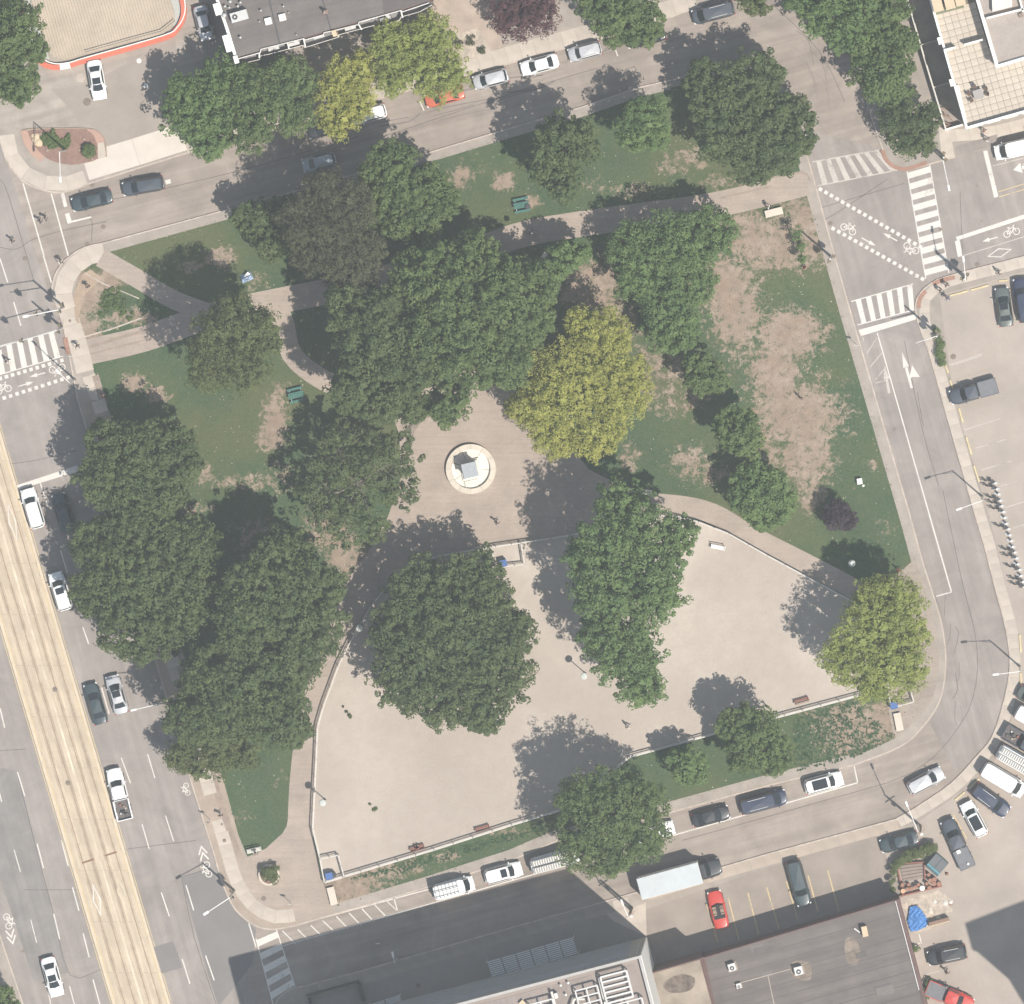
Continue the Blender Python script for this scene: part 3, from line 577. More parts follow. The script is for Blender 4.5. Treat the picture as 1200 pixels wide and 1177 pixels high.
def bike_mark(x, y, d, s=1.0, m=paint_w):
    r = MB()
    for cx in (-.55, .55): r.ribbon([(cx+.36*math.cos(k*math.pi/6), .36*math.sin(k*math.pi/6)) for k in range(12)], .1, -.004, 0, closed=True)
    for a, b in (((-.55, 0), (-.15, .55)), ((-.15, .55), (.4, .5)), ((.4, .5), (.55, 0)), ((-.55, 0), (0, 0)), ((0, 0), (.4, .5)), ((0, 0), (-.2, .62)), ((-.35, .66), (-.05, .66)), ((.4, .5), (.35, .72)), ((.35, .72), (.55, .76))): r.ribbon([a, b], .1, -.0038-random.random()*.0004, random.random()*.002)
    r.v = [(a*s, b*s, c) for a, b, c in r.v]
    c = P(x, y); tag(r.build('bicycle_symbol', m, None, (c[0], c[1], .0125), d), kind='structure')
bike_mark(994, 269, ang(16, 9), 1.05); bike_mark(1068, 291, ang(16, 9)+math.pi, 1.05); bike_mark(67, 432, ang(-17, 4.5), 1.05); bike_mark(4, 457, ang(17, -5), 1.05); bike_mark(1185.5, 273, ang(-17, 5)+math.pi, 1.05)
bike_mark(243.5, 1019, ang(-8, -34), 1.0); bike_mark(9, 1080, ang(8, 34), 1.0); bike_mark(219, 925, ang(-8, -34), .8)
def chevrons(x, y, d, m=paint_w):
    r = MB()
    for k in (0, .75): r.ribbon([(-.75+k, -.5), (.15+k, 0), (-.75+k, .5)], .17, -.004, 0)
    c = P(x, y); tag(r.build('sharrow_chevrons', m, None, (c[0], c[1], .0125), d), kind='structure')
chevrons(238, 1001, ang(-8, -34)); chevrons(13, 1097, ang(8, 34))
def diamond(x, y, d, L, W, w, m, z=.0125):
    r = MB(); r.ribbon([(L/2, 0), (0, W/2), (-L/2, 0), (0, -W/2)], w, -.004, 0, closed=True); c = P(x, y); tag(r.build('diamond_symbol', m, None, (c[0], c[1], z), d), kind='structure')
diamond(113.5, 1055, ang(.15, 1)+.10, 3.6, .8, .17, paint_w, .06); diamond(142, 1045, ang(.15, 1)+.10, 3.2, .8, .12, mat('diamond_faded', (.56, .50, .36), .9, .2, 1, .1, .1), .06); diamond(14.5, 612, ang(.15, 1)+.10, 4.2, .8, .14, paint_w, .06)
diamond(1171.5, 296.5, ang(26, -8), 2.8, 1.0, .12, paint_w)
# cracks and repairs
r = marks('road_repairs')
def crack(pts, w=.06, m=seal, z=.0068): mb = MB(); mb.ribbon(px(smooth(pts, 3)), w, z-.004, z); mb.build('sealed_crack', m, r)
for pts in ([(0, 290), (20, 292), (40, 280), (84, 268), (125, 260)], [(103, 252), (108, 262), (107, 283)], [(0, 640), (8, 640)], [(20, 905), (40, 985), (62, 1068), (82, 1143), (118, 1136)], [(213, 1030), (228, 1100), (255, 1182)], [(213, 1028), (245, 1018)], [(1105, 575), (1127, 680), (1143, 745), (1144, 800), (1125, 850), (1070, 905), (960, 940), (800, 985)], [(0, 545), (40, 540), (90, 528)], [(28, 1043), (110, 1043)], [(150, 995), (230, 985)], [(940, 1000-750), (1060, 215)], [(905, 5), (960, 60), (990, 120)], [(530, 190), (600, 172), (700, 142)], [(120, 236), (190, 222), (300, 195), (420, 160)], [(0, 880), (30, 878)], [(450, 160), (600, 110), (700, 80)], [(1060, 400), (1080, 500), (1100, 570)], [(1075, 460), (1082, 500)], [(0, 210), (10, 230), (40, 330)], [(960, 260), (980, 250), (1040, 210)], [(1125, 225), (1128, 300)], [(195, 720), (205, 760)]): crack(pts)
quad(r, [(180, 1110), (203, 1103), (214, 1134), (190, 1141)], asph_m, .0078, 'asphalt_patch'); quad(r, [(212, 1028), (246, 1018), (275, 1062), (300, 1090), (296, 1130), (256, 1180), (240, 1130)], asph_m, .0060, 'asphalt_patch')
quad(r, [(0, 900), (20, 903), (80, 1140), (40, 1150), (0, 1030)], mat('asphalt_lane', (.235, .215, .20), .9, .1, .3, .08, .3, streak=math.radians(-73.6)), .0060, 'asphalt_patch')
rw = random.Random(11)
for k in range(16):                                   # dark tyre scuffs along the square's north street
    x = rw.uniform(420, 760); y0 = 152-(x-420)*.262+rw.uniform(-18, 14); crack([(x, y0), (x+rw.uniform(12, 40), y0-rw.uniform(3, 10)), (x+rw.uniform(45, 80), y0-rw.uniform(12, 22))], rw.uniform(.04, .14), asph_d, .0066)
for k in range(9):
    x = rw.uniform(1090, 1130); y0 = rw.uniform(690, 830); crack([(x, y0), (x+rw.uniform(-2, 4), y0+rw.uniform(8, 20)), (x+rw.uniform(-6, 3), y0+rw.uniform(22, 34))], rw.uniform(.04, .12), asph_d, .0066)
for k in range(10):
    x = rw.uniform(880, 960); y0 = rw.uniform(15, 120); crack([(x, y0), (x+14, y0+rw.uniform(8, 18)), (x+20, y0+rw.uniform(26, 44))], rw.uniform(.03, .08), asph_d, .0066)
def covers(pts, m=None, rr=.28, zz=.133):
    for x, y, k in pts:
        mb = MB(); mb.tube((0, 0, -.02), (0, 0, .006), rr*k, n=14); c = P(x, y); mb.build('manhole_cover', m or MT['iron_cover'], r, (c[0], c[1], zz))
covers([(121, 266, 1), (102, 286, .9), (108, 217, 1), (29, 303, 1), (973, 262, 1), (1102, 269, .7), (1048, 503, .7), (1145, 310, 1), (27, 1115, .6), (1145, 218, .4), (1150, 259, .4)], zz=.010)
covers([(163, 71.5, 1.0), (171, 100.5, 1.0)], white_p, zz=.136); covers([(94.5, 91.5, 1.9)], conc, zz=.136)
covers([(102, 119.5, 1.7), (244, 963, .7), (260, 966, .5), (263, 985, .8), (82, 376, .6), (309, 1053, 1.1), (490, 1155, 1), (487, 1073, .4), (1117, 418, 1.2)], zz=.136)
# ================================================================ TREES
def leafmat(name, a, b, tr=.2):
    t = NT(name); at = t.n.new('ShaderNodeAttribute'); at.attribute_name = 'tint'
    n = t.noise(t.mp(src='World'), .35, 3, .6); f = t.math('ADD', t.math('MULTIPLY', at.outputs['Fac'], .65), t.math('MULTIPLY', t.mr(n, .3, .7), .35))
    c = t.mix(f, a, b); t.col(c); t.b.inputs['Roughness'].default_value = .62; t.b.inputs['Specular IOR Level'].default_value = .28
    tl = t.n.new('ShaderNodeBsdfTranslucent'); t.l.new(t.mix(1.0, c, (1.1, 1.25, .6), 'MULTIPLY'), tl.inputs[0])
    mx = t.n.new('ShaderNodeMixShader'); mx.inputs[0].default_value = tr; t.l.new(t.b.outputs[0], mx.inputs[1]); t.l.new(tl.outputs[0], mx.inputs[2])
    t.l.new(mx.outputs[0], t.n['Material Output'].inputs[0]); return t.m
LF = {
 'dark': leafmat('leaf_dark_green', (.058, .086, .034), (.122, .155, .056)),
 'mid': leafmat('leaf_mid_green', (.070, .108, .038), (.148, .195, .064)),
 'bright': leafmat('leaf_fresh_green', (.076, .132, .046), (.160, .228, .076)),
 'olive': leafmat('leaf_olive', (.078, .102, .038), (.140, .165, .060)),
 'yellow': leafmat('leaf_yellow_green', (.22, .225, .05), (.42, .42, .105)),
 'lime': leafmat('leaf_lime_green', (.17, .205, .052), (.33, .36, .10)),
 'brown': leafmat('leaf_brown_green', (.058, .066, .034), (.102, .108, .052)),
 'purple': leafmat('leaf_purple', (.075, .032, .038), (.135, .068, .072)),
 'dpurple': leafmat('leaf_dark_purple', (.035, .025, .035), (.065, .045, .055)),
}
def leaves(cpos, rc, M, rs, s0, s1, rot_up=.55, zlow=-.25, elong=.72):
    n = len(cpos); N = n*M
    d = rs.normal(size=(N, 3)); d /= np.linalg.norm(d, axis=1)[:, None]; d[:, 2] = np.where(d[:, 2] < zlow, -d[:, 2], d[:, 2])
    c = np.repeat(cpos, M, 0); r = np.repeat(rc, M)*rs.uniform(.8, 1.08, N)
    p = c+d*r[:, None]*np.array([1, 1, .72])
    nr = d*.85+np.array([0, 0, rot_up*.55])+rs.normal(size=(N, 3))*.33; nr /= np.linalg.norm(nr, axis=1)[:, None]
    a = rs.normal(size=(N, 3)); u = np.cross(nr, a); u /= np.linalg.norm(u, axis=1)[:, None]; w = np.cross(nr, u)
    s = rs.uniform(s0, s1, N)[:, None]/2; u = u*s; w = w*s*elong
    V = np.stack([p-u, p-w*.9, p+u, p+w], 1).reshape(-1, 3)
    tint = np.clip(np.repeat(rs.uniform(0, 1, n), M)*.6+rs.uniform(0, 1, N)*.4, 0, 1)
    return V, tint
TREES = 0
def tree(label, cat_blobs, h, kind, group='trees of the square', dens=1.0, leaf=(.22, .42), name='tree', lump=.16, base=None, M=30, crown0=.38, bare=0):
    global TREES; TREES += 1; rs = np.random.RandomState(100+TREES)
    zc = h*.69
    B = []
    rmax = max(b[2] for b in cat_blobs)
    for bx, by, br in cat_blobs:
        k = .72+.28*(br/rmax); top = h*k; bot = h*crown0; c = P(bx, by, zc*k); B.append((c[0], c[1], (top+bot)/2, br*.1, (top-bot)/2))
    ws = [b[2]**2 for b in cat_blobs]; mx = sum(b[0]*w for b, w in zip(cat_blobs, ws))/sum(ws); my = sum(b[1]*w for b, w in zip(cat_blobs, ws))/sum(ws)
    b0 = P(*(base or (mx, my)), 0 if base else zc*.9)
    ctr = []; rcs = []; core = []
    for i, (cx, cy, cz, r, rz) in enumerate(B):
        n = int(max(14, dens*2*math.pi*r*(r+rz)/2*1.25/.60))
        d = rs.normal(size=(n, 3)); d /= np.linalg.norm(d, axis=1)[:, None]; d[:, 2] = np.where(d[:, 2] < -.45, -d[:, 2]*.5, d[:, 2])
        ph = rs.uniform(0, 6.28, 6); az = np.arctan2(d[:, 1], d[:, 0])
        bumpv = 1+lump*(.45*np.sin(3*az+ph[0])+.35*np.sin(5*az+ph[1]+2*d[:, 2])+.45*np.sin(8*az+ph[2])+.35*np.sin(6*d[:, 2]+ph[3])+.25*np.sin(13*az+ph[4]))+rs.normal(size=n)*lump*.5
        rc = rs.uniform(.34, .74, n)*min(1, .5+r*.12)
        rr = r-rc*.8
        p = np.stack([cx+d[:, 0]*rr*bumpv, cy+d[:, 1]*rr*bumpv, cz+d[:, 2]*(rz-rc*.6)*(1+(bumpv-1)*.8)], 1)
        keep = np.ones(n, bool)
        for j, (ox, oy, oz, orr, orz) in enumerate(B):
            if j != i: keep &= ((p[:, 0]-ox)/(orr*.86))**2+((p[:, 1]-oy)/(orr*.86))**2+((p[:, 2]-oz)/(orz*.86))**2 > 1
        ctr.append(p[keep]); rcs.append(rc[keep])
        # a looser inner layer behind the gaps, with a core added to block sunlight
        if dens > .6 and r > 1.2:
            A_ = int(3.6*math.pi*r*r*dens); q = rs.normal(size=(A_, 3)); q /= np.linalg.norm(q, axis=1)[:, None]; q *= rs.uniform(.3, .84, A_)[:, None]; q[:, 2] *= .8; core.append(np.array([cx, cy, cz])+q*np.array([r, r, rz]))
        m = int(n*.12); q = rs.normal(size=(m, 3)); q /= np.linalg.norm(q, axis=1)[:, None]; q *= rs.uniform(.3, .72, m)[:, None]
        ctr.append(np.array([cx, cy, cz])+q*np.array([r, r, rz])); rcs.append(np.full(m, .9))
    ctr = np.concatenate(ctr); rcs = np.concatenate(rcs)
    V, tint = leaves(ctr, rcs, M, rs, *leaf)
    if core:                                        # broad darker sprays added inside so the crown casts a solid shadow
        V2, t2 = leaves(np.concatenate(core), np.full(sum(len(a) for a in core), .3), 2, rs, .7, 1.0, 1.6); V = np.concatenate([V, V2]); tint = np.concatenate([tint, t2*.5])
    loc = Vector((b0[0], b0[1], .12)); V = V-np.array(loc)
    t = empty(name, loc, 0, label, 'tree', group)
    pw = V[::4]; pat = np.sin(pw[:, 0]*1.3+TREES)*np.sin(pw[:, 1]*1.1+2*TREES)+.6*np.sin(pw[:, 0]*.5-pw[:, 1]*.7+TREES); tint = np.clip(tint*.8+.1+.22*pat, 0, 1)
    # trunk and limbs
    mb = MB(); tr = .10+.022*h; segs = [(0, 0, -.1), (rs.uniform(-.1, .1), rs.uniform(-.1, .1), h*.18), (rs.uniform(-.2, .2), rs.uniform(-.2, .2), h*.36)]
    rad = [tr*1.35, tr, tr*.8]
    for k in range(2): mb.tube(segs[k], segs[k+1], rad[k], rad[k+1], 9)
    mb.build('trunk', bark, t)
    top = Vector(segs[-1])
    tg = [(Vector((b[0], b[1], b[2]))-loc, b[3]) for b in B]
    for (g, r) in tg:
        mid = top.lerp(g, .55)+Vector((rs.uniform(-.5, .5), rs.uniform(-.5, .5), h*.05)); l = MB(); l.tube(top*.98, mid, tr*(.6-.25*bare), tr*(.38-.15*bare), 7, cap=False); l.tube(mid, g, tr*(.38-.15*bare), tr*(.2-.08*bare), 6)
        for k in range(5 if not bare else 12):
            e = g+Vector((rs.uniform(-1, 1)*r*.8, rs.uniform(-1, 1)*r*.8, rs.uniform(-.1, .5)*r*(.7 if not bare else .5)+bare*h*.1)); l.tube(mid.lerp(g, rs.uniform(.2, 1)), e, tr*(.2-.1*bare), tr*.05, 5)
        l.build('limb', bark if not bare else mat('dead_limb', (.22, .20, .17), .9, .15, 2, .1, .1), t)
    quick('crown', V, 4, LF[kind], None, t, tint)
    return t
S = 'trees round the square'; N_ = 'trees along the north street'; W_ = 'trees by the avenue'
tree('big maple at the top left corner overhanging the ribbed red-edged deck', [(8, 35, 42), (14, 92, 32), (40, 58, 18), (-20, 60, 40), (22, 112, 14)], 12, 'mid', N_)
tree('large green tree beside the white sedan on the forecourt, left half of the pair', [(236, 128, 46), (262, 105, 40), (248, 160, 27), (215, 118, 26)], 9, 'bright', N_)
tree('green tree before the grey flat roof between a darker tree and a yellow one', [(312, 118, 42), (340, 96, 32), (292, 152, 28), (345, 132, 28), (285, 98, 26)], 10, 'mid', N_, leaf=(.16, .3))
tree('yellow-green locust hiding a parked car near the grey flat roof', [(404, 106, 36), (394, 137, 25), (420, 82, 22), (415, 125, 25)], 9, 'yellow', N_, leaf=(.14, .27), lump=.2)
tree('lime green tree over the parked red car', [(478, 66, 40), (512, 84, 35), (505, 44, 30), (458, 48, 26), (462, 92, 22), (530, 92, 20)], 9, 'lime', N_, leaf=(.15, .3), lump=.2)
tree('purple-leaved tree at the top edge behind the white sedan', [(612, 6, 36), (598, 22, 24), (632, 12, 26)], 7, 'purple', N_, leaf=(.14, .28), lump=.2)
tree('round dark green tree over the north pavement hiding a dark car', [(728, 12, 40), (752, 28, 27), (700, 0, 26), (722, 34, 22)], 8, 'mid', N_)
tree('pale green branch tips entering the top edge beside the dark minivan', [(882, 2, 17), (868, -8, 14), (895, 10, 9)], 7, 'olive', N_, dens=.7)
tree('green tree at the bend of the street, northernmost of the row', [(968, 8, 34), (998, 34, 33), (945, -12, 30), (1012, 14, 26)], 10, 'bright', N_)
tree('green tree in the middle of the row before the tiled terrace', [(1035, 84, 38), (1018, 62, 26), (1048, 50, 30), (1036, 20, 30)], 10, 'mid', N_)
tree('dull dark tree over the corner crossing beside the terrace building', [(1066, 150, 33), (1084, 138, 20), (1050, 136, 22), (1080, 166, 18)], 9, 'dark', N_, leaf=(.16, .3))
tree('broad dark maple at the north-east corner of the square', [(868, 112, 46), (905, 158, 44), (842, 125, 36), (925, 140, 32), (882, 192, 28), (828, 95, 28), (850, 160, 35), (938, 165, 20), (890, 90, 30)], 10.5, 'dark', S)
tree('small bright tree on the north lawn beside the broad dark maple', [(755, 142, 30), (742, 158, 20), (768, 160, 18)], 11, 'bright', S, leaf=(.15, .3))
tree('loose dark tree on the north lawn near the green picnic table', [(655, 172, 34), (678, 160, 22), (640, 192, 24), (660, 215, 22), (690, 178, 15)], 14, 'dark', S, dens=.85, lump=.22)
tree('mid green tree between the north street and the brownish tree', [(478, 236, 46), (460, 196, 32), (440, 205, 22), (520, 238, 20), (500, 225, 30), (450, 240, 32), (490, 262, 28)], 12, 'mid', S)
tree('brownish dull-leaved tree in the dark north-west part of the square', [(392, 272, 46), (412, 240, 30), (368, 292, 30), (405, 308, 34), (355, 252, 30), (380, 222, 26), (425, 292, 28), (418, 322, 27)], 17, 'brown', S, leaf=(.14, .28))
tree('shaded green tree by the north street left of the brownish tree', [(302, 258, 24), (320, 282, 24), (286, 252, 16), (330, 250, 22)], 7.5, 'dark', S)
tree('great maple in the centre of the square above the monument', [(530, 352, 50), (588, 350, 48), (552, 408, 50), (622, 338, 32), (525, 474, 27), (590, 425, 34), (512, 312, 32), (556, 300, 30), (500, 400, 36), (620, 380, 28), (482, 322, 26)], 17, 'mid', S)
tree('light green small tree between the central maple and the diagonal dirt path', [(662, 302, 22), (680, 296, 14), (645, 318, 18)], 9, 'bright', S)
tree('dark spreading maple left of the monument square, below the brownish tree', [(432, 400, 42), (470, 438, 38), (420, 452, 36), (484, 478, 18), (410, 378, 26), (448, 475, 24), (404, 352, 24), (448, 360, 26)], 18, 'dark', S)
tree('yellow tree at the centre of the square beside the monument, the yellowest of all', [(678, 452, 58), (718, 455, 46), (640, 478, 38), (702, 395, 38), (650, 512, 28), (698, 505, 34), (740, 440, 26), (612, 478, 20), (680, 378, 20)], 14, 'yellow', S, leaf=(.14, .28), lump=.14, M=34)
tree('bright green tree right of the central maple, nearest the worn earth', [(788, 292, 46), (832, 272, 34), (752, 322, 34), (788, 365, 38), (738, 290, 30), (778, 396, 20), (815, 330, 26), (798, 392, 22), (812, 300, 28)], 10, 'bright', S, leaf=(.17, .34))
tree('smallest dark green tree on the east lawn, uppermost of three in a line', [(824, 438, 24), (838, 446, 15), (812, 428, 14)], 8, 'mid', S)
tree('green tree on the east lawn, second of three in a line', [(864, 505, 28), (878, 518, 18), (850, 492, 16)], 9.5, 'mid', S)
tree('dense green tree by the curved path, lowest of three in a line', [(893, 578, 36), (908, 590, 25), (878, 568, 24), (895, 602, 22)], 8, 'bright', S)
tree('tiny purple-leaved tree alone on the east lawn', [(982, 602, 18), (990, 609, 14), (976, 608, 12)], 4.5, 'dpurple', S, leaf=(.14, .26), M=34, dens=1.6)
tree('olive green tree among the west paths', [(268, 392, 42), (300, 385, 28), (250, 428, 34), (285, 430, 32), (318, 402, 15), (278, 362, 22)], 19, 'olive', S, leaf=(.15, .3))
tree('round maple beside the avenue just below the west lawn', [(162, 545, 54), (200, 525, 32), (128, 562, 36), (190, 570, 34), (130, 520, 30), (218, 545, 20)], 12.5, 'dark', W_)
tree('largest maple beside the avenue, next to the white car with a sunroof', [(160, 672, 66), (172, 725, 54), (112, 640, 32), (212, 648, 44), (205, 700, 45), (160, 620, 40), (120, 690, 36)], 13, 'dark', W_)
tree('maple between the avenue trees and the dog run, above its fence bend', [(322, 690, 55), (360, 735, 44), (296, 722, 42), (340, 778, 32), (375, 690, 30), (330, 650, 34), (280, 740, 26)], 16, 'dark', W_)
tree('maple whose crown touches the silver sedan with a sunroof on the avenue', [(268, 815, 54), (320, 832, 42), (228, 838, 34), (248, 786, 34), (340, 850, 28), (300, 790, 34)], 16, 'dark', W_)
tree('olive low tree at the south end of the avenue row', [(248, 884, 30), (215, 885, 24), (285, 882, 24), (230, 900, 15)], 8, 'olive', W_, leaf=(.14, .28))
tree('thin half-bare tree with pale dead branches left of the monument', [(418, 556, 46), (455, 542, 34), (402, 606, 36), (376, 578, 28), (435, 618, 20), (470, 575, 22), (395, 520, 22)], 12, 'dark', S, dens=.6, lump=.3, bare=1)
tree('biggest round tree standing inside the dog run', [(528, 752, 80), (484, 792, 44), (580, 790, 44), (498, 700, 46), (556, 690, 44), (568, 838, 24), (470, 740, 36), (600, 740, 30), (520, 810, 44)], 13, 'dark', S)
tree('ragged tall green tree in the middle of the dog run', [(735, 632, 52), (718, 690, 48), (762, 690, 40), (735, 762, 42), (792, 625, 24), (752, 800, 28), (690, 650, 28), (770, 660, 34), (705, 740, 28), (728, 590, 28)], 18, 'bright', S, dens=.85, lump=.24, leaf=(.2, .42))
tree('lime green tree at the south-east corner of the dog run', [(1028, 742, 50), (1052, 708, 34), (1050, 782, 38), (992, 772, 32), (1024, 700, 26), (1066, 745, 24), (1020, 800, 24)], 13.5, 'lime', S, leaf=(.15, .3))
tree('green tree at the south fence, right of the small bushy tree', [(885, 862, 34), (862, 850, 24), (908, 885, 24), (872, 885, 22)], 10, 'mid', S)
tree('small bushy tree on the south verge above the dark parked sedan', [(806, 898, 22), (818, 908, 14), (794, 890, 14)], 7, 'bright', S)
tree('round tree on the south kerb overhanging two white parked cars', [(714, 958, 58), (748, 982, 34), (686, 988, 36), (752, 940, 30), (680, 940, 30), (715, 1002, 26)], 16, 'mid', S, leaf=(.16, .32))
tree('green crown at the bottom left edge beside the avenue', [(0, 1172, 18), (10, 1185, 16), (-14, 1180, 20)], 8, 'mid', W_)
tree('thin sapling with a narrow crown near the north-east corner', [(934, 274, 9), (938, 290, 6), (940, 304, 5)], 4, 'bright', S, dens=.8, leaf=(.12, .24))
def shrub(label, blobs, h, kind, name='shrub', group=None, n=36, zb=.12, dens=1.0):
    global TREES; TREES += 1; rs = np.random.RandomState(500+TREES); c0 = P(blobs[0][0], blobs[0][1]); C = []; R = []
    for x, y, r in blobs:
        c = P(x, y, h*.4); m = max(2 if r < 3 else 6, int(dens*r*r*.35)); a = rs.uniform(0, 6.28, m); q = np.sqrt(rs.uniform(0, 1, m))*r*.085; z = zb+h*(.35+.5*np.sqrt(np.clip(1-(q/(r*.1))**2, 0, 1)))
        C.append(np.stack([c[0]+np.cos(a)*q, c[1]+np.sin(a)*q, z], 1)); R.append(np.full(m, min(.22+h*.08, r*.09)))
    V, tint = leaves(np.concatenate(C), np.concatenate(R), n, rs, .12, .26); loc = (c0[0], c0[1], zb); V = V-np.array(loc)
    t = empty(name, loc, 0, label, 'shrub', group); mb = MB()
    for k in range(5): mb.tube((0, 0, -.02), (rs.uniform(-.3, .3), rs.uniform(-.3, .3), h*.7), .03, .012, 5)
    mb.build('stem', bark, t); quick('foliage', V, 4, LF[kind], None, t, tint); return t
shrub('low spreading green shrub under the lamp in the corner flower bed', [(64, 163, 13), (54, 164, 8), (75, 169, 8), (80, 163, 6)], .3, 'mid', dens=.7)
shrub('round clipped bush at the right end of the corner flower bed', [(104.5, 177, 8)], 1.0, 'mid', dens=1.6)
shrub('yellowish shrub growing in the round planter', [(315.5, 1023, 9), (322, 1018, 5), (322, 1030, 5)], 1.3, 'olive', zb=.4)
shrub('narrow shrubs at the edge of the east parking lot', [(1101, 405, 6), (1099, 396, 4), (1101, 415, 6), (1103, 424, 5), (1098, 388, 3)], 1.0, 'mid')
shrub('curved climbing hedge beside the dark sedan in the yard', [(1092, 992, 6), (1086, 995, 6), (1080, 998, 6), (1072, 1000, 6), (1064, 1003, 6), (1056, 1008, 6), (1050, 1014, 5), (1047, 1022, 4), (1045, 1032, 3), (1047, 1041, 3)], 1.6, 'olive', name='hedge', dens=1.3)
shrub('weedy shrub at the corner of the brick building near the red pickup', [(1083, 1165, 8), (1078, 1174, 8), (1088, 1152, 5), (1073, 1112, 4)], 1.0, 'mid')
shrub('patchy ivy on the worn corner island', [(130, 350, 13), (142, 360, 12), (120, 362, 8), (152, 368, 7), (135, 342, 7)], .14, 'mid', dens=.45, n=22)
shrub('low shrubs in the front yard beside the purple tree', [(535, 52, 7), (552, 48, 6), (566, 60, 5)], .5, 'brown', dens=.5)
shrub('small fallen twig pile on the sand near the fence bend', [(410.5, 839, 2.4), (406, 834, 1.2), (402, 828, .8)], .25, 'dark', name='branch')
shrub('small leafy twig lying on the sand in the south-west of the dog run', [(439, 948, 2.2), (434, 942, 1.2)], .2, 'mid', name='branch', dens=.5)
# ================================================================ BUILDINGS
def bld(name, label, at): return empty(name, (at[0], at[1], 0), 0, label, 'building')
def ppts(pts, z): return px(pts, z)
def part(name, root, fn, mats, sub=None):
    mb = MB(); fn(mb); l = root.location; mb.v = [(a-l.x, b-l.y, c-l.z) for a, b, c in mb.v]
    return mb.build(name, mats, root if sub is None else sub)
def windows(root, a, b, z0, floors, fh, n, w, h, frame=offw, g=glass_b):
    """windows let into the wall from a to b (metres)"""
    A = Vector(a); B = Vector(b); d = (B-A); L = d.length; d.normalize(); nrm = Vector((d.y, -d.x)); rz = math.atan2(d.y, d.x)
    if not hasattr(windows, 'cache'): windows.cache = {}
    key = (w, h)
    if key not in windows.cache:
        m1 = MB()
        for s in (-1, 1): m1.box((s*(w/2+.04), -.03, 0), (.08, .12, h+.16)); m1.box((0, -.03, s*(h/2+.04)), (w, .12, .08))
        m1.box((0, -.02, 0), (.05, .06, h)); m2 = MB(); m2.box((0, 0, 0), (w, .03, h)); windows.cache[key] = (m1.me('window_frame', frame), m2.me('pane', g))
    for f in range(floors):
        for i in range(n):
            p = A+d*(L*(i+.5)/n)+nrm*.02; o = obj('window', windows.cache[key][0], root, (p.x-root.location.x, p.y-root.location.y, z0+f*fh+h/2), rz); obj('pane', windows.cache[key][1], o)
# ---- the ribbed deck with the red edge
deck_in = [(22, -220), (36, 0), (50, 40), (60, 66), (68, 70), (76, 71), (130, 56.5), (191, 40), (201, 33), (205, 24), (203, 10), (199, 0), (150, -220)]
deck_out = smooth([(24, 0), (28, 28), (36, 54), (48, 73), (62, 79), (79, 77.5), (99, 71.5), (189, 46), (206, 36), (214, 22), (215, 8), (211, -8)], 4)
root = bld('parking_deck', 'low ribbed tan deck with red and white painted edge at the top left', P(120, 0)); root['category'] = 'ramp'
DZ = .62
part('deck_slab', root, lambda m: m.prism(ppts([(24, -220)]+deck_out+[(170, -220)], 0), -.1, .45), conc_o)
part('side_walk', root, lambda m: m.prism(ppts([(26, -200), (30, 15), (38, 48), (48, 66), (58, 70), (48, 40), (36, 0), (24, -200)], .45), .40, .47), mat('walk_grey', (.42, .42, .38), .9, .1, 1, .1, .2))
part('corner_walk', root, lambda m: m.prism(ppts([(199, 0), (203, 12), (205, 24), (198, 34), (209, 28), (212, 12), (208, -5)], .45), .40, .47), MT['walk_grey'])
ribm = mat('ribbed_concrete', (.46, .385, .30), .9, .10, .6, .08, .2); ribd = mat('rib_groove', (.385, .32, .25), .9, .1, .6, .08, .2)
part('ribbed_floor', root, lambda m: m.prism(ppts(deck_in, DZ), .3, DZ-.03), ribd)
def ribs(m):
    A = math.radians(-74); poly = ppts(deck_in, DZ); 
    u = Vector((math.cos(A), math.sin(A))); v = Vector((-u.y, u.x)); c = Vector(P(120, 0)); Xs = []
    for k in range(-70, 70):
        o_ = c+v*(k*.34); run = None
        for j in range(-60, 52):
            q = o_+u*(j*.25); ok = bool(inside(poly, [q.x], [q.y])[0]) and q.y < 66
            if ok and run is None: run = q
            if (not ok) and run is not None:
                e = q-u*.3
                if (e-run).length > .3: m.ribbon([tuple(run), tuple(e)], .24, DZ-.03, DZ+.015)
                run = None
o = part('floor_rib', root, ribs, ribm); o['kind'] = 'stuff'
segs = [(0, 13, red_w), (13, 18, red_w), (18, 21, white_p), (21, len(deck_out)-1, red_w)]
for a, b, mm in segs: part('painted_kerb', root, lambda m, a=a, b=b: m.ribbon(ppts(deck_out[a:b+1], .8), .62, .05, .82), mm)
part('edge_wall', root, lambda m: m.ribbon([(p[0]*.994-.05, p[1]+.42) for p in ppts(deck_out[2:-2], .8)], .12, .1, .9), white_p)
part('handrail', root, lambda m: m.ribbon(ppts([(100, 61), (150, 47), (189, 36.5), (205, 24)], 1.2), .06, 1.12, 1.2), dsteel)
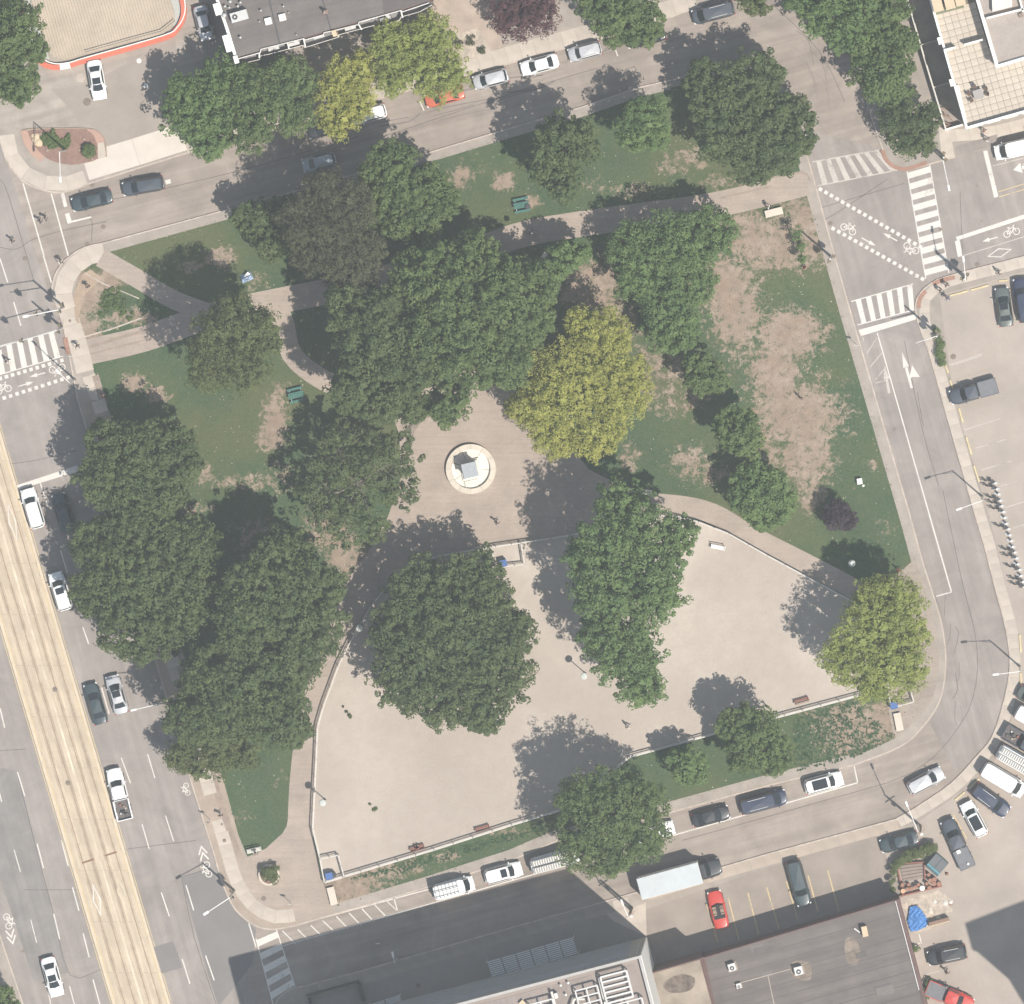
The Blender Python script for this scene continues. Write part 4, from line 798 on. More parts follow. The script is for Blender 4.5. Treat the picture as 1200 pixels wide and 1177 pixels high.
# ---- grey flat roofed terrace of houses
root = bld('townhouse_block', 'long building with a flat grey roof, skylights and stepped front terraces at the top', P(380, 0))
HZ = 8.6
roof = [(250, -6), (277, 70), (283, 68), (305, 62), (306, 58), (356, 45.5), (358, 47), (379, 41), (380, 38.5), (392, 36), (420, 29), (421, 26), (470, 12.5), (472, 14), (503, 3.5), (505, -10), (480, -120), (215, -120)]
part('wall', root, lambda m: m.prism(ppts(roof, HZ), -.2, HZ-.02), mat('dark_brick', (.16, .10, .085), .9, .12, 1.5, .14, .3))
part('roof', root, lambda m: m.prism([tuple(Vector(p)) for p in ppts([(253, -6), (278.5, 67), (306, 59), (356, 44), (392, 34), (470, 11), (501, 2), (478, -118), (218, -118)], HZ)], HZ-.1, HZ+.03), roof_g)
part('parapet', root, lambda m: m.ribbon(ppts([(252, -8), (266, 33), (277, 69)], HZ), .34, HZ-.3, HZ+.35), white_p)
part('parapet', root, lambda m: m.ribbon(ppts(roof[1:15], HZ), .11, HZ-.3, HZ+.28), offw)
for x, y, w, l in ((255, 11, .7, 1.4), (267, 51, .75, 2.0), (277, 70, .5, .9)):
    c = P(x, y, HZ); part('parapet_cap', root, lambda m: m.box((c[0], c[1], HZ+.1), (w, l, 1.1), math.radians(16)), white_p)
TZ = 5.6                                                            # stepped terraces along the front
terr = [(280, 69), (283, 75), (304, 70), (304, 66), (314, 64), (356, 53), (357, 56), (396, 44), (397, 41), (438, 28), (440, 31), (468, 22), (470, 19), (492, 12), (506, 6), (503, 3), (470, 13), (392, 36), (356, 46), (305, 59)]
part('terrace_floor', root, lambda m: m.prism(ppts(terr, TZ), -.1, TZ), mat('terrace_grey', (.25, .24, .235), .9, .12, 1, .1, .2))
part('terrace_rail', root, lambda m: m.ribbon(ppts([(283, 75), (304, 70), (304, 66), (314, 64), (356, 53), (357, 56), (396, 44), (397, 41), (438, 30), (440, 33), (468, 24), (470, 20), (492, 14), (506, 6)], TZ+.9), .07, TZ, TZ+.95), offw)
for (a, b) in (((304, 60), (304, 68)), ((337, 50), (339, 58)), ((356, 46), (358, 55)), ((393, 36), (397, 43)), ((420, 28), (424, 35)), ((470, 13), (472, 21))): part('party_wall', root, lambda m: m.ribbon(ppts([a, b], TZ+.9), .14, TZ, TZ+1.2), white_p)
part('cream_pier', root, lambda m: m.prism(ppts([(388, 36.5), (393, 35), (396, 42), (391, 43.5)], HZ), TZ, HZ+.4), tan_m)
for x, y in ((321, 57), (345, 51.5), (374, 43), (411, 34), (452, 22)): 
    c = P(x, y, TZ); part('planter', root, lambda m: (m.box((c[0], c[1], TZ+.3), (1.3, .4, .5), math.radians(15)), m.box((c[0]+.2, c[1]+.35, TZ+.4), (.5, .5, .7), .4)), galv)
A = P(277, 69, HZ); B = P(392, 35, HZ); windows(root, A, B, 1.0, 2, 3.0, 9, 1.1, 1.5); windows(root, P(392, 35, HZ), P(503, 3, HZ), 1.0, 2, 3.0, 8, 1.1, 1.5)
for x, y in ((314.5, 25), (331, 20.5)):
    c = P(x, y, HZ); part('skylight', root, lambda m: m.box((c[0], c[1], HZ+.25), (.85, .85, .45), math.radians(14), taper=.9), white_p)
c = P(281, 19, HZ); part('air_conditioner', root, lambda m: (m.box((c[0], c[1], HZ+.6), (2.0, 1.15, 1.0), math.radians(16)), m.tube((c[0]-.5, c[1]-.1, HZ+1.1), (c[0]-.5, c[1]-.1, HZ+1.13), .34, mi=1), m.tube((c[0]-.5, c[1]-.1, HZ+1.12), (c[0]-.5, c[1]-.1, HZ+1.16), .12)), [galv, dsteel])
for x, y, r in ((263, 18, .3), (264, 7.5, .16), (279, 7.5, .16), (270, 2, .2), (282, 3, .16), (269, 9, .14), (277, -4, .2), (306, 12.5, .13), (332.5, 7.5, .12), (304.5, 25.5, .1), (282, 44, .16), (348, 41, .08), (339, 15, .08)):
    c = P(x, y, HZ); part('roof_vent', root, lambda m: (m.tube((c[0], c[1], HZ), (c[0], c[1], HZ+.5), r*.6), m.dome((c[0], c[1], HZ+.5), r)), galv)
c = P(381.5, 14, HZ); part('chimney', root, lambda m: (m.tube((c[0], c[1], HZ), (c[0], c[1], HZ+1.4), .18), m.box((c[0], c[1], HZ+.2), (.5, .5, .4))), [mat('rust_pipe', (.28, .2, .17), .7, .1, 1, .1, .1)])
for a, b in (((313, -10), (328, 52)), ((375, -10), (388, 36))): part('roof_seam', root, lambda m: m.ribbon(ppts([a, b], HZ), .12, HZ, HZ+.06), dsteel)
part('roof_strip', root, lambda m: m.prism(ppts([(440, -60), (478, -60), (503, 1), (450, 16)], HZ), HZ, HZ+.045), mat('roof_brownish', (.125, .105, .10), .95, .1, .4, .08, .3))
# ---- north-east building with tiled terrace
root = bld('terrace_building', 'pale building with a tiled roof terrace and white parapets at the top right', P(1150, 60))
EZ = 7.2
er = [(1082, -60), (1090, 0), (1133, 151), (1200, 132), (1420, 74), (1380, -160), (1060, -160)]
er[0] = (1072, -66)
part('wall', root, lambda m: m.prism(ppts(er, EZ), -.2, EZ-.05), offw)
part('terrace_floor', root, lambda m: m.prism(ppts(er, EZ), EZ-.06, EZ-.02), kerb_d)
def inP(pts, z): return ppts(pts, z)
# terrace tiles, laid in rows; the ones in sight are tiles of their own
tp = ppts([(1092, 2), (1134, 147), (1204, 127), (1204, 64), (1169, 78), (1146, 2)], EZ)
rz = math.radians(16); u = Vector((math.cos(rz), math.sin(rz))); v = Vector((-u.y, u.x)); o0 = Vector(P(1134, 147, EZ))
tm = MB(); tm.box((0, 0, 0), (.76, .76, .05)); tme = tm.me('tile', tile_m); tiles = []
for i in range(-16, 18):
    for j in range(0, 24):
        q = o0+u*((i+.5)*.8)+v*((j+.5)*.8)
        if inside(tp, [q.x], [q.y])[0]: tiles.append(q)
tiles.sort(key=lambda q: q.y)
for q in tiles[:290]: obj('tile', tme, root, (q.x-root.location.x, q.y-root.location.y, EZ+random.uniform(-.004, .004)), rz)
def rest(m):
    for q in tiles[290:]: m.box((q.x, q.y, EZ), (.76, .76, .05), rz)
if len(tiles) > 290: part('tile', root, rest, tile_m)['kind'] = 'stuff'
part('parapet', root, lambda m: m.ribbon(ppts([(1072, -66), (1090.5, 0), (1133, 150), (1200, 131), (1300, 105)], EZ+.8), .28, EZ-.05, EZ+.85), white_p)
part('parapet_ledge', root, lambda m: m.ribbon(ppts([(1121, 100), (1131.5, 145)], EZ+.2), .5, EZ-.3, EZ+.3), offw)
for x, y in ((1101.5, 48), (1115.5, 97)):
    c = P(x, y, EZ+.9); part('parapet_pier', root, lambda m: m.box((c[0], c[1], EZ+.5), (.5, .85, 1.2), math.radians(16)), white_p)
part('terrace_wall', root, lambda m: m.ribbon(ppts([(1106, 59), (1120, 55.5)], EZ+1.2), .2, EZ, EZ+1.3), white_p)
part('terrace_wall', root, lambda m: m.ribbon(ppts([(1130, 52.5), (1152, 46.5)], EZ+1.2), .2, EZ, EZ+1.3), white_p)
UZ = EZ+2.6
up = [(1145, 0), (1168.5, 79), (1200, 69), (1420, 10), (1380, -160), (1098, -160)]
part('penthouse_wall', root, lambda m: m.prism(ppts(up, UZ), EZ-.05, UZ-.02), offw)
part('penthouse_roof', root, lambda m: m.prism(ppts([(1148, 0), (1170, 74), (1202, 64), (1422, 6), (1380, -160), (1100, -160)], UZ), UZ-.05, UZ+.02), roof_c)
part('penthouse_parapet', root, lambda m: m.ribbon(ppts([(1098, -160), (1145.5, 0), (1168.5, 78), (1202, 68), (1420, 10)], UZ), .36, UZ-.1, UZ+.45), white_p)
part('penthouse_divider', root, lambda m: m.ribbon(ppts([(1156, 21.5), (1200, 10.5)], UZ+.4), .22, UZ, UZ+.8), white_p)
part('penthouse_divider', root, lambda m: m.ribbon(ppts([(1193, -8), (1199, 14)], UZ+.4), .22, UZ, UZ+.8), white_p)
part('penthouse_box', root, lambda m: m.prism(ppts([(1162, -10), (1186, -14), (1186, 8), (1163, 14)], UZ+1), UZ, UZ+.9), stone_w)
c = P(1196.5, 18, UZ); part('roof_vent', root, lambda m: m.box((c[0], c[1], UZ+.2), (.5, .45, .4), .3), mat('vent_brown', (.25, .19, .15), .8, .1, 1, .1, .1))
for k, (x, y) in enumerate(((1098, 3), (1112, 0), (1124, -4))):
    c = P(x, y, EZ+1); part('tan_cabinet', root, lambda m: m.box((c[0], c[1], EZ+.75), (1.15, 2.2, 1.5), math.radians(14)), tan_m)
part('planter_strip', root, lambda m: m.prism(ppts([(1095, 13), (1128, 4), (1130, 9), (1096, 18)], EZ), EZ+.03, EZ+.08), mat('artificial_turf', (.17, .18, .12), .95, .1, 2, .1, .3))
part('south_shade_strip', root, lambda m: m.ribbon(ppts([(1137, 147.5), (1200, 129.5), (1280, 107)], EZ+.3), .3, EZ, EZ+.3), mat('shade_strip_grey', (.3, .29, .28), .8, .1, 1, .1, .1))  # grey strip standing in for the parapet's shade along its inner side
windows(root, P(1134, 151, EZ), P(1420, 74, EZ), 1.2, 2, 3.2, 14, 1.4, 1.5)
# garden wall with cross walls beside it
root = empty('garden_wall', (*P(1085, 75), .12), 0, 'thin pale wall between the dark tree row and the tiled terrace building', 'wall')
def rpart(name, fn, m, r=None): return part(name, r or root, fn, m)
rpart('wall_panel', lambda m: m.ribbon(px([(1046, -60), (1063.5, 0), (1083.5, 69), (1108.5, 152)], 1.6), .18, -.1, 1.7), offw)
for y, x0, x1 in ((51, 1078, 1100), (101, 1093, 1113)): rpart('cross_wall', lambda m: m.ribbon(px([(x0, y+2), (x1, y-4)], 1.2), .1, 0, 1.3), offw)
rpart('end_wall', lambda m: m.ribbon(px([(1107, 152.5), (1128, 146.5)], 1.2), .22, -.1, 1.3), white_p)
def furniture(name, label, x, y, z, fn, mats, cat, rz=0, group=None):
    c = P(x, y, z); r = empty(name, (c[0], c[1], z), rz, label, cat, group); fn(r); return r
def lum(r):
    rs = random.Random(3)
    for k in range(7):
        m = MB(); m.box((rs.uniform(-.4, .4), rs.uniform(-1.2, 1.2), .4+k*.07), (1.1+rs.random()*.6, .14, .08), rs.uniform(-.9, .2)); m.build('board', mat('brown_board', (.26, .17, .13), .85, .15, 2, .1, .2), r)
furniture('board_pile', 'pile of brown boards at the south end of the garden wall', 1109, 137, .12, lum, None, 'wood pile')
def chair_at(parent, x, y, rz, m):
    q = MB(); q.box((x, y, .42), (.45, .45, .05), rz); q.build('seat', m, parent)
    q = MB(); cx = x-math.cos(rz)*.22; cy = y-math.sin(rz)*.22; q.box((cx, cy, .68), (.05, .45, .5), rz); q.build('backrest', m, parent)
    for a in (-1, 1):
        for b in (-1, 1): q = MB(); ux = x+math.cos(rz)*.18*a-math.sin(rz)*.18*b; uy = y+math.sin(rz)*.18*a+math.cos(rz)*.18*b; q.tube((ux, uy, 0), (ux, uy, .41), .02, n=5); q.build('leg', m, parent)
wick = mat('brown_wicker', (.13, .09, .07), .8, .2, 3, .15, .3)
c = P(1146.5, 110.5, EZ); tb = empty('patio_table', (c[0], c[1], EZ+.03), math.radians(16), 'square grey patio table on the tiled roof terrace', 'table')
m = MB(); m.box((0, 0, .74), (1.15, 1.1, .05)); m.build('tabletop', mat('table_grey', (.33, .30, .28), .5, .06, 1, .05, .05), tb)
for a in (-1, 1):
    for b in (-1, 1): m = MB(); m.tube((a*.48, b*.45, 0), (a*.48, b*.45, .72), .03, n=6); m.build('leg', dsteel, tb)
for k, (dx, dy, rr, lb) in enumerate(((-1.0, .35, 0, 'patio chair at the left side of the terrace table, upper one'), (-.95, -.45, .2, 'patio chair at the left side of the terrace table, lower one'), (-.2, .95, -1.57, 'patio chair at the top side of the terrace table'), (.98, .4, 3.3, 'patio chair at the right side of the terrace table, upper one'), (.98, -.25, 2.9, 'patio chair at the right side of the terrace table, lower one'))):
    ca, sa = math.cos(math.radians(16)), math.sin(math.radians(16)); r = empty('patio_chair', (c[0]+dx*ca-dy*sa, c[1]+dx*sa+dy*ca, EZ+.03), math.radians(16), lb, 'chair', 'chairs round the terrace table'); chair_at(r, 0, 0, rr, wick)
# ---- tall building at the bottom
root = bld('tall_building', 'tall block at the bottom edge with steel frames and white east wall, shading the street', P(600, 1160))
AZ = 20.5
base = [(757, 1098), (357, 1203), (430, 1480), (830, 1375)]
bm_ = px(base)
part('wall', root, lambda m: m.prism(bm_, -.2, AZ), mat('grey_cladding', (.34, .31, .29), .8, .08, .6, .05, .1))
part('east_wall', root, lambda m: m.prism([bm_[0], (bm_[0][0]+.12, bm_[0][1]), (bm_[3][0]+.12, bm_[3][1]), bm_[3]], -.2, AZ+.3), white_p)
NE = Vector(bm_[0]); NW = Vector(bm_[1]); SE = Vector(bm_[3]); ue = (NE-NW).normalized(); us = (SE-NE).normalized()
def Q(e, s): p = NE-ue*e+us*s; return (p.x, p.y)        # e metres west, s metres south of its corner
part('parapet', root, lambda m: m.ribbon([Q(.1, 28), Q(.1, .15), Q(41, .15)], .3, AZ-.01, AZ+.7), mat('parapet_grey', (.42, .40, .38), .8, .06, 1, .05, .1))
part('roof', root, lambda m: m.prism([Q(.3, .3), Q(41, .3), Q(41, 28), Q(.3, 28)], AZ, AZ+.05), mat('roof_taupe', (.30, .25, .22), .95, .1, .4, .1, .3))
part('roof_step', root, lambda m: m.prism([Q(31, .4), Q(41, .4), Q(41, 9), Q(31, 9)], AZ, AZ+1.1), mat('parapet_grey', (.42, .40, .38), .8))
for k in range(24): part('roof_panel', root, lambda m: m.prism([Q(.9+k*1.4, .8), Q(.9+k*1.4+1.34, .8), Q(.9+k*1.4+1.34, 9), Q(.9+k*1.4, 9)], AZ+.05, AZ+.08+(k % 3)*.01), mat('roof_membrane', (.285, .24, .215), .95, .1, .6, .1, .3, perobj=.06))
for z_ in (5.2, 8.6, 12.0, 15.4, 18.8): part('ledge', root, lambda m: m.ribbon([Q(1.6, -.22), Q(41, -.22)], .5, z_, z_+.18), MT['parapet_grey'])
windows(root, tuple(NW), tuple(NE), 2.6, 5, 3.4, 14, 1.8, 1.6)
windows.cache.clear()
def frame(name, e0, e1, s0, s1, nx, ny, z, w=.16):
    r = MB()
    for i in range(nx+1): e = e0+(e1-e0)*i/nx; r.ribbon([Q(e, s0), Q(e, s1)], w, z, z+.16)
    for j in range(ny+1): s = s0+(s1-s0)*j/ny; r.ribbon([Q(e0, s), Q(e1, s)], w, z+.02, z+.19)
    for e in (e0, e1):
        for s in (s0, s1): a = Q(e, s); r.tube((a[0], a[1], AZ), (a[0], a[1], z), .08, n=6)
    l = root.location; r.v = [(a-l.x, b-l.y, c-l.z) for a, b, c in r.v]; r.build(name, galv, root)
frame('roof_frame', 1.9, 5.0, 1.2, 4.3, 1, 5, AZ+1.3, .2); frame('roof_frame', 1.0, 4.4, 4.7, 7.6, 2, 2, AZ+1.2)
frame('roof_frame', 5.6, 8.2, 2.0, 6.2, 2, 5, AZ+1.2); frame('roof_frame', 11.0, 13.8, 2.2, 5.4, 2, 3, AZ+1.2); frame('roof_frame', 5.4, 9.4, 5.6, 8.5, 3, 2, AZ+1.0)
def pipes(m):
    for pts, r_ in (([(10.9, 1.4), (10.9, 4.6), (9.6, 4.4), (8.6, 2.9), (7.4, 3.2)], .15), ([(5.2, 1.3), (5.3, 3.6), (4.4, 5.4)], .14), ([(4.6, 4.2), (2.6, 5.8)], .1), ([(9.4, 5.2), (5.4, 5.0)], .1)):
        for a, b in zip(pts[:-1], pts[1:]): a = Q(*a); b = Q(*b); m.tube((a[0], a[1], AZ+.9), (b[0], b[1], AZ+.9), r_, n=8)
part('roof_duct', root, pipes, offw)
for e, s, w_, d_, h_ in ((7.4, 5.6, 2.2, .9, 1.0), (5.0, 4.4, .7, .7, 1.2), (10.5, 2.0, .4, .6, 1.1), (4.2, 7.4, 1.6, .6, .8), (11.6, 5.6, 1.4, .8, .7)):
    a = Q(e, s); part('roof_unit', root, lambda m: m.box((a[0], a[1], AZ+h_/2), (w_, d_, h_), math.radians(16)), offw)
for e, s in ((9.7, 1.0), (8.8, .95), (9.0, 3.9), (9.4, 2.2)): a = Q(e, s); part('roof_lamp', root, lambda m: m.dome((a[0], a[1], AZ+.6), .15), white_p)
a = Q(14.5, 1.9); part('hatch', root, lambda m: m.box((a[0], a[1], AZ+.3), (.6, .6, .5), .8), tan_m)
# louvred canopies on the shaded forecourt side
def canopy(label, pts, n, z):
    w = px(pts, z); r = empty('louvred_canopy', (w[0][0], w[0][1], .12), 0, label, 'canopy', 'louvred canopies by the tall building')
    A, B, C, D_ = [Vector(q) for q in w]; l = r.location
    lm = mat('louvre_grey', (.70, .69, .66), .7, .06, 1, .05, .1)
    for k in range(n):
        a = A.lerp(B, (k+.04)/n); b = A.lerp(B, (k+.96)/n); c = D_.lerp(C, (k+.96)/n); d = D_.lerp(C, (k+.04)/n)
        m = MB(); m.prism([(p.x-l.x, p.y-l.y) for p in (a, b, c, d)], z-.12-l.z, z-.07-l.z); m.build('canopy_panel', mat('canopy_base', (.30, .29, .29), .8, .06, 1, .05, .1), r)
        m = MB(); cnt = 9
        for i in range(cnt): p = a.lerp(d, (i+.3)/cnt); q = b.lerp(c, (i+.3)/cnt); m.ribbon([(p.x-l.x, p.y-l.y), (q.x-l.x, q.y-l.y)], .12, z-.07-l.z, z-l.z)
        m.build('louvre', lm, r)['kind'] = 'stuff'
    for p in (A, B, C, D_): m = MB(); m.tube((p.x-l.x, p.y-l.y, 0), (p.x-l.x, p.y-l.y, z-.12-l.z), .08, n=6); m.build('post', galv, r)
canopy('long louvred canopy of six panels on the shaded forecourt', [(570, 1127.5), (672, 1098.5), (678, 1118), (577, 1148)], 6, 4.2)
canopy('smaller louvred canopy cut by the bottom edge in the shade', [(432, 1178), (469, 1166), (474, 1182), (437, 1194)], 2, 4.2)
# entrance ramp walls in the shade
root = empty('ramp_walls', (*P(400, 1160), .12), 0, 'low dark walls round a ramp in the shaded forecourt', 'wall')
rpart('low_wall', lambda m: m.ribbon(px([(359, 1167), (420, 1150)], .8), .2, 0, .8), dsteel); rpart('low_wall', lambda m: m.ribbon(px([(420, 1152), (426, 1174)], .8), .42, 0, .8), dsteel); rpart('low_wall', lambda m: m.ribbon(px([(362, 1170), (367, 1190)], .8), .3, 0, .8), dsteel)
# ---- flat roofed brick building and its stained neighbour
root = bld('flat_roof_building', 'brick building with wide dark grey flat roof beside the yellow-lined parking row', P(950, 1120))
FZ = 5.2; fr = [(824, 1122), (1053, 1054), (1081, 1160), (1130, 1340), (880, 1400)]
part('wall', root, lambda m: m.prism(ppts(fr, FZ), -.2, FZ-.03), brick_r)
part('roof', root, lambda m: m.prism(ppts([(826, 1123), (1050, 1056), (1078, 1160), (1126, 1336), (882, 1396)], FZ), FZ-.05, FZ+.02), roof_g)
part('coping', root, lambda m: m.ribbon(ppts([(824.5, 1123), (1052.5, 1054.5)], FZ), .12, FZ-.3, FZ+.16), brick_r)
part('coping', root, lambda m: m.ribbon(ppts([(1052, 1054), (1080, 1160), (1126, 1336)], FZ), .42, FZ-.3, FZ+.2), brick_r)
part('coping_edge', root, lambda m: m.ribbon(ppts([(1049.5, 1056), (1077, 1160)], FZ), .1, FZ, FZ+.22), galv)
part('coping', root, lambda m: m.ribbon(ppts([(824.5, 1122), (836, 1177), (860, 1290)], FZ), .35, FZ-.3, FZ+.2), brick_r)
def acunit(x, y, label='', s=1.0, r_=.25):
    c = P(x, y, FZ); part('air_conditioner', root, lambda m: (m.box((c[0], c[1], FZ+.1), (1.3*s, 1.2*s, .1), r_, 0), m.box((c[0], c[1], FZ+.55*s), (.95*s, .95*s, .8*s), r_, 1), m.tube((c[0], c[1]-.1, FZ+.96*s), (c[0], c[1]-.1, FZ+.98*s), .3*s, mi=2), m.tube((c[0], c[1]-.1, FZ+.97*s), (c[0], c[1]-.1, FZ+1.0*s), .12*s, mi=1)), [roof_t, galv, dsteel])
acunit(936, 1137); acunit(858, 1133, s=.9, r_=.3); acunit(866, 1155, s=.6)
c = P(1013.5, 1091, FZ); part('roof_box', root, lambda m: m.box((c[0], c[1], FZ+.5), (.65, 1.2, .9), .2), tan_m)
part('roof_pipe', root, lambda m: m.ribbon(ppts([(1001, 1088), (1008, 1093)], FZ), .15, FZ, FZ+.2), galv)
part('roof_seam', root, lambda m: m.ribbon(ppts([(860, 1154), (926, 1136)], FZ), .08, FZ, FZ+.06), mat('seam_pale', (.45, .39, .33), .9)); part('roof_seam', root, lambda m: m.ribbon(ppts([(900, 1144), (910, 1190)], FZ), .08, FZ, FZ+.06), MT['seam_pale'])
part('roof_stain', root, lambda m: m.prism(ppts(smooth([(990, 1102), (1002, 1100), (1008, 1116), (1004, 1130), (993, 1128)], 3, True), FZ), FZ+.02, FZ+.026), mat('stain', (.22, .18, .145), .95, .3, .8, .2, .2))
part('roof_stain', root, lambda m: m.prism(ppts(smooth([(928, 1128), (948, 1128), (950, 1148), (930, 1146)], 3, True), FZ), FZ+.02, FZ+.027), mat('stain', (.22, .18, .145)))
for k in range(1, 9): part('roof_seam', root, lambda m: m.ribbon(ppts([(829+k*1.6, 1123+k*13.5), (1048+k*3.6, 1058+k*13.3)], FZ), .06, FZ, FZ+.03+.002*k), mat('roof_seam_dark', (.12, .105, .098), .95, .1, 1, .1, .1))
rw = random.Random(4)
for k in range(7):
    x = rw.uniform(850, 1040); y = rw.uniform(1105, 1170); w_ = rw.uniform(5, 14); part('roof_patch', root, lambda m: m.prism(ppts([(x, y), (x+w_*1.6, y-w_*.42), (x+w_*1.8, y+w_*.4), (x+w_*.2, y+w_*.8)], FZ), FZ+.02, FZ+.04+.003*k), mat('roof_patch_%d' % (k % 2), ((.135, .12, .112), (.185, .165, .152))[k % 2], .95, .12, 1, .1, .2))
root = bld('stained_roof_building', 'small flat building with stained tan roof beside the tall block', P(795, 1150))
GZ = 7.5; gr = [(763, 1139.5), (822, 1122.5), (836, 1177), (866, 1290), (805, 1310)]
part('wall', root, lambda m: m.prism(ppts(gr, GZ), -.2, GZ-.02), brick_r); part('roof', root, lambda m: m.prism(ppts([(765, 1141), (820, 1125), (834, 1178), (864, 1288), (806, 1306)], GZ), GZ-.05, GZ+.03), roof_t)
part('coping', root, lambda m: m.ribbon(ppts([(768, 1190), (763.5, 1140.5), (822, 1123.5), (838, 1180)], GZ), .14, GZ-.2, GZ+.15), brick_r)
part('roof_stain', root, lambda m: m.prism(ppts(smooth([(778, 1152), (796, 1142), (814, 1146), (810, 1160), (790, 1164), (780, 1160)], 3, True), GZ), GZ+.03, GZ+.036), mat('stain_dark', (.15, .12, .10), .95, .5, 1.2, .2, .2))
# ---- tower to the south-east: only its shadow reaches into the picture
root = bld('tower_block', 'tower beyond the bottom right corner whose shadow falls on the lot', P(1300, 1250))
A0 = Vector(P(1134, 1084)); TWH = 34.0; sh = Vector((-sdir.x, -sdir.y))*(TWH/math.tan(ELEV)); C0 = A0-sh
e1 = Vector((math.cos(math.radians(21)), math.sin(math.radians(21)))); s1 = Vector((.20, -.98)).normalized()
tw = [C0, C0+e1*30, C0+e1*30+s1*40, C0+s1*40]
tw = [tuple(C0), tuple(C0+e1*30), tuple(C0+e1*30+s1*40), tuple(C0+s1*14.5+e1*6.0), tuple(C0+s1*4.5+e1*2.6), tuple(C0+s1*3.0+e1*.2)]
part('wall', root, lambda m: m.prism(tw, -.2, TWH), offw); part('parapet', root, lambda m: m.ribbon(tw, .3, TWH-.01, TWH+.5, True), white_p)
windows(root, tw[5], tw[0], 3, 9, 3.3, 1, 1.8, 1.7)
# ================================================================ VEHICLES
def carpaint(name, c, metal=.0):
    t = NT('paint_'+name); v = t.mp(); n = t.mr(t.noise(v, 3, 4, .6), .3, .7, .93, 1.05); k = t.n.new('ShaderNodeCombineColor')
    for i in range(3): t.l.new(t.math('MULTIPLY', n, c[i]), k.inputs[i])
    t.col(k.outputs[0]); b = t.b.inputs; b['Roughness'].default_value = .38; b['Metallic'].default_value = metal; b['Coat Weight'].default_value = .5; b['Coat Roughness'].default_value = .12; return t.m
PT = {k: carpaint(k, *v) for k, v in {
 'white': ((.78, .78, .77),), 'silver': ((.50, .50, .51), .25), 'black': ((.022, .024, .028),), 'teal': ((.035, .055, .062),), 'slate': ((.065, .075, .09), .2), 'greygreen': ((.10, .115, .105), .2),
 'navy': ((.026, .036, .070),), 'red': ((.50, .045, .03),), 'orange': ((.52, .12, .06),), 'grey': ((.16, .17, .18), .2), 'pale': ((.30, .33, .36), .2)}.items()}
blk = mat('black_trim', (.025, .025, .027), .7, .1, 3, .05, .1); seat_m = mat('tan_seat', (.30, .22, .16), .8, .1, 3, .08, .1)
rim_m = mat('alloy_rim', (.45, .45, .46), .35, .05, 3, .03, 0, .5, .7)
def plan(t, W, L, nf, nr):                       # half width of the body at station t 0 rear .. 1 front
    u = 2*t-1; n = nf if u > 0 else nr
    return W/2*max(0.0, 1-abs(u)**n)**(1/n) if abs(u) < 1 else 0
VC = {}
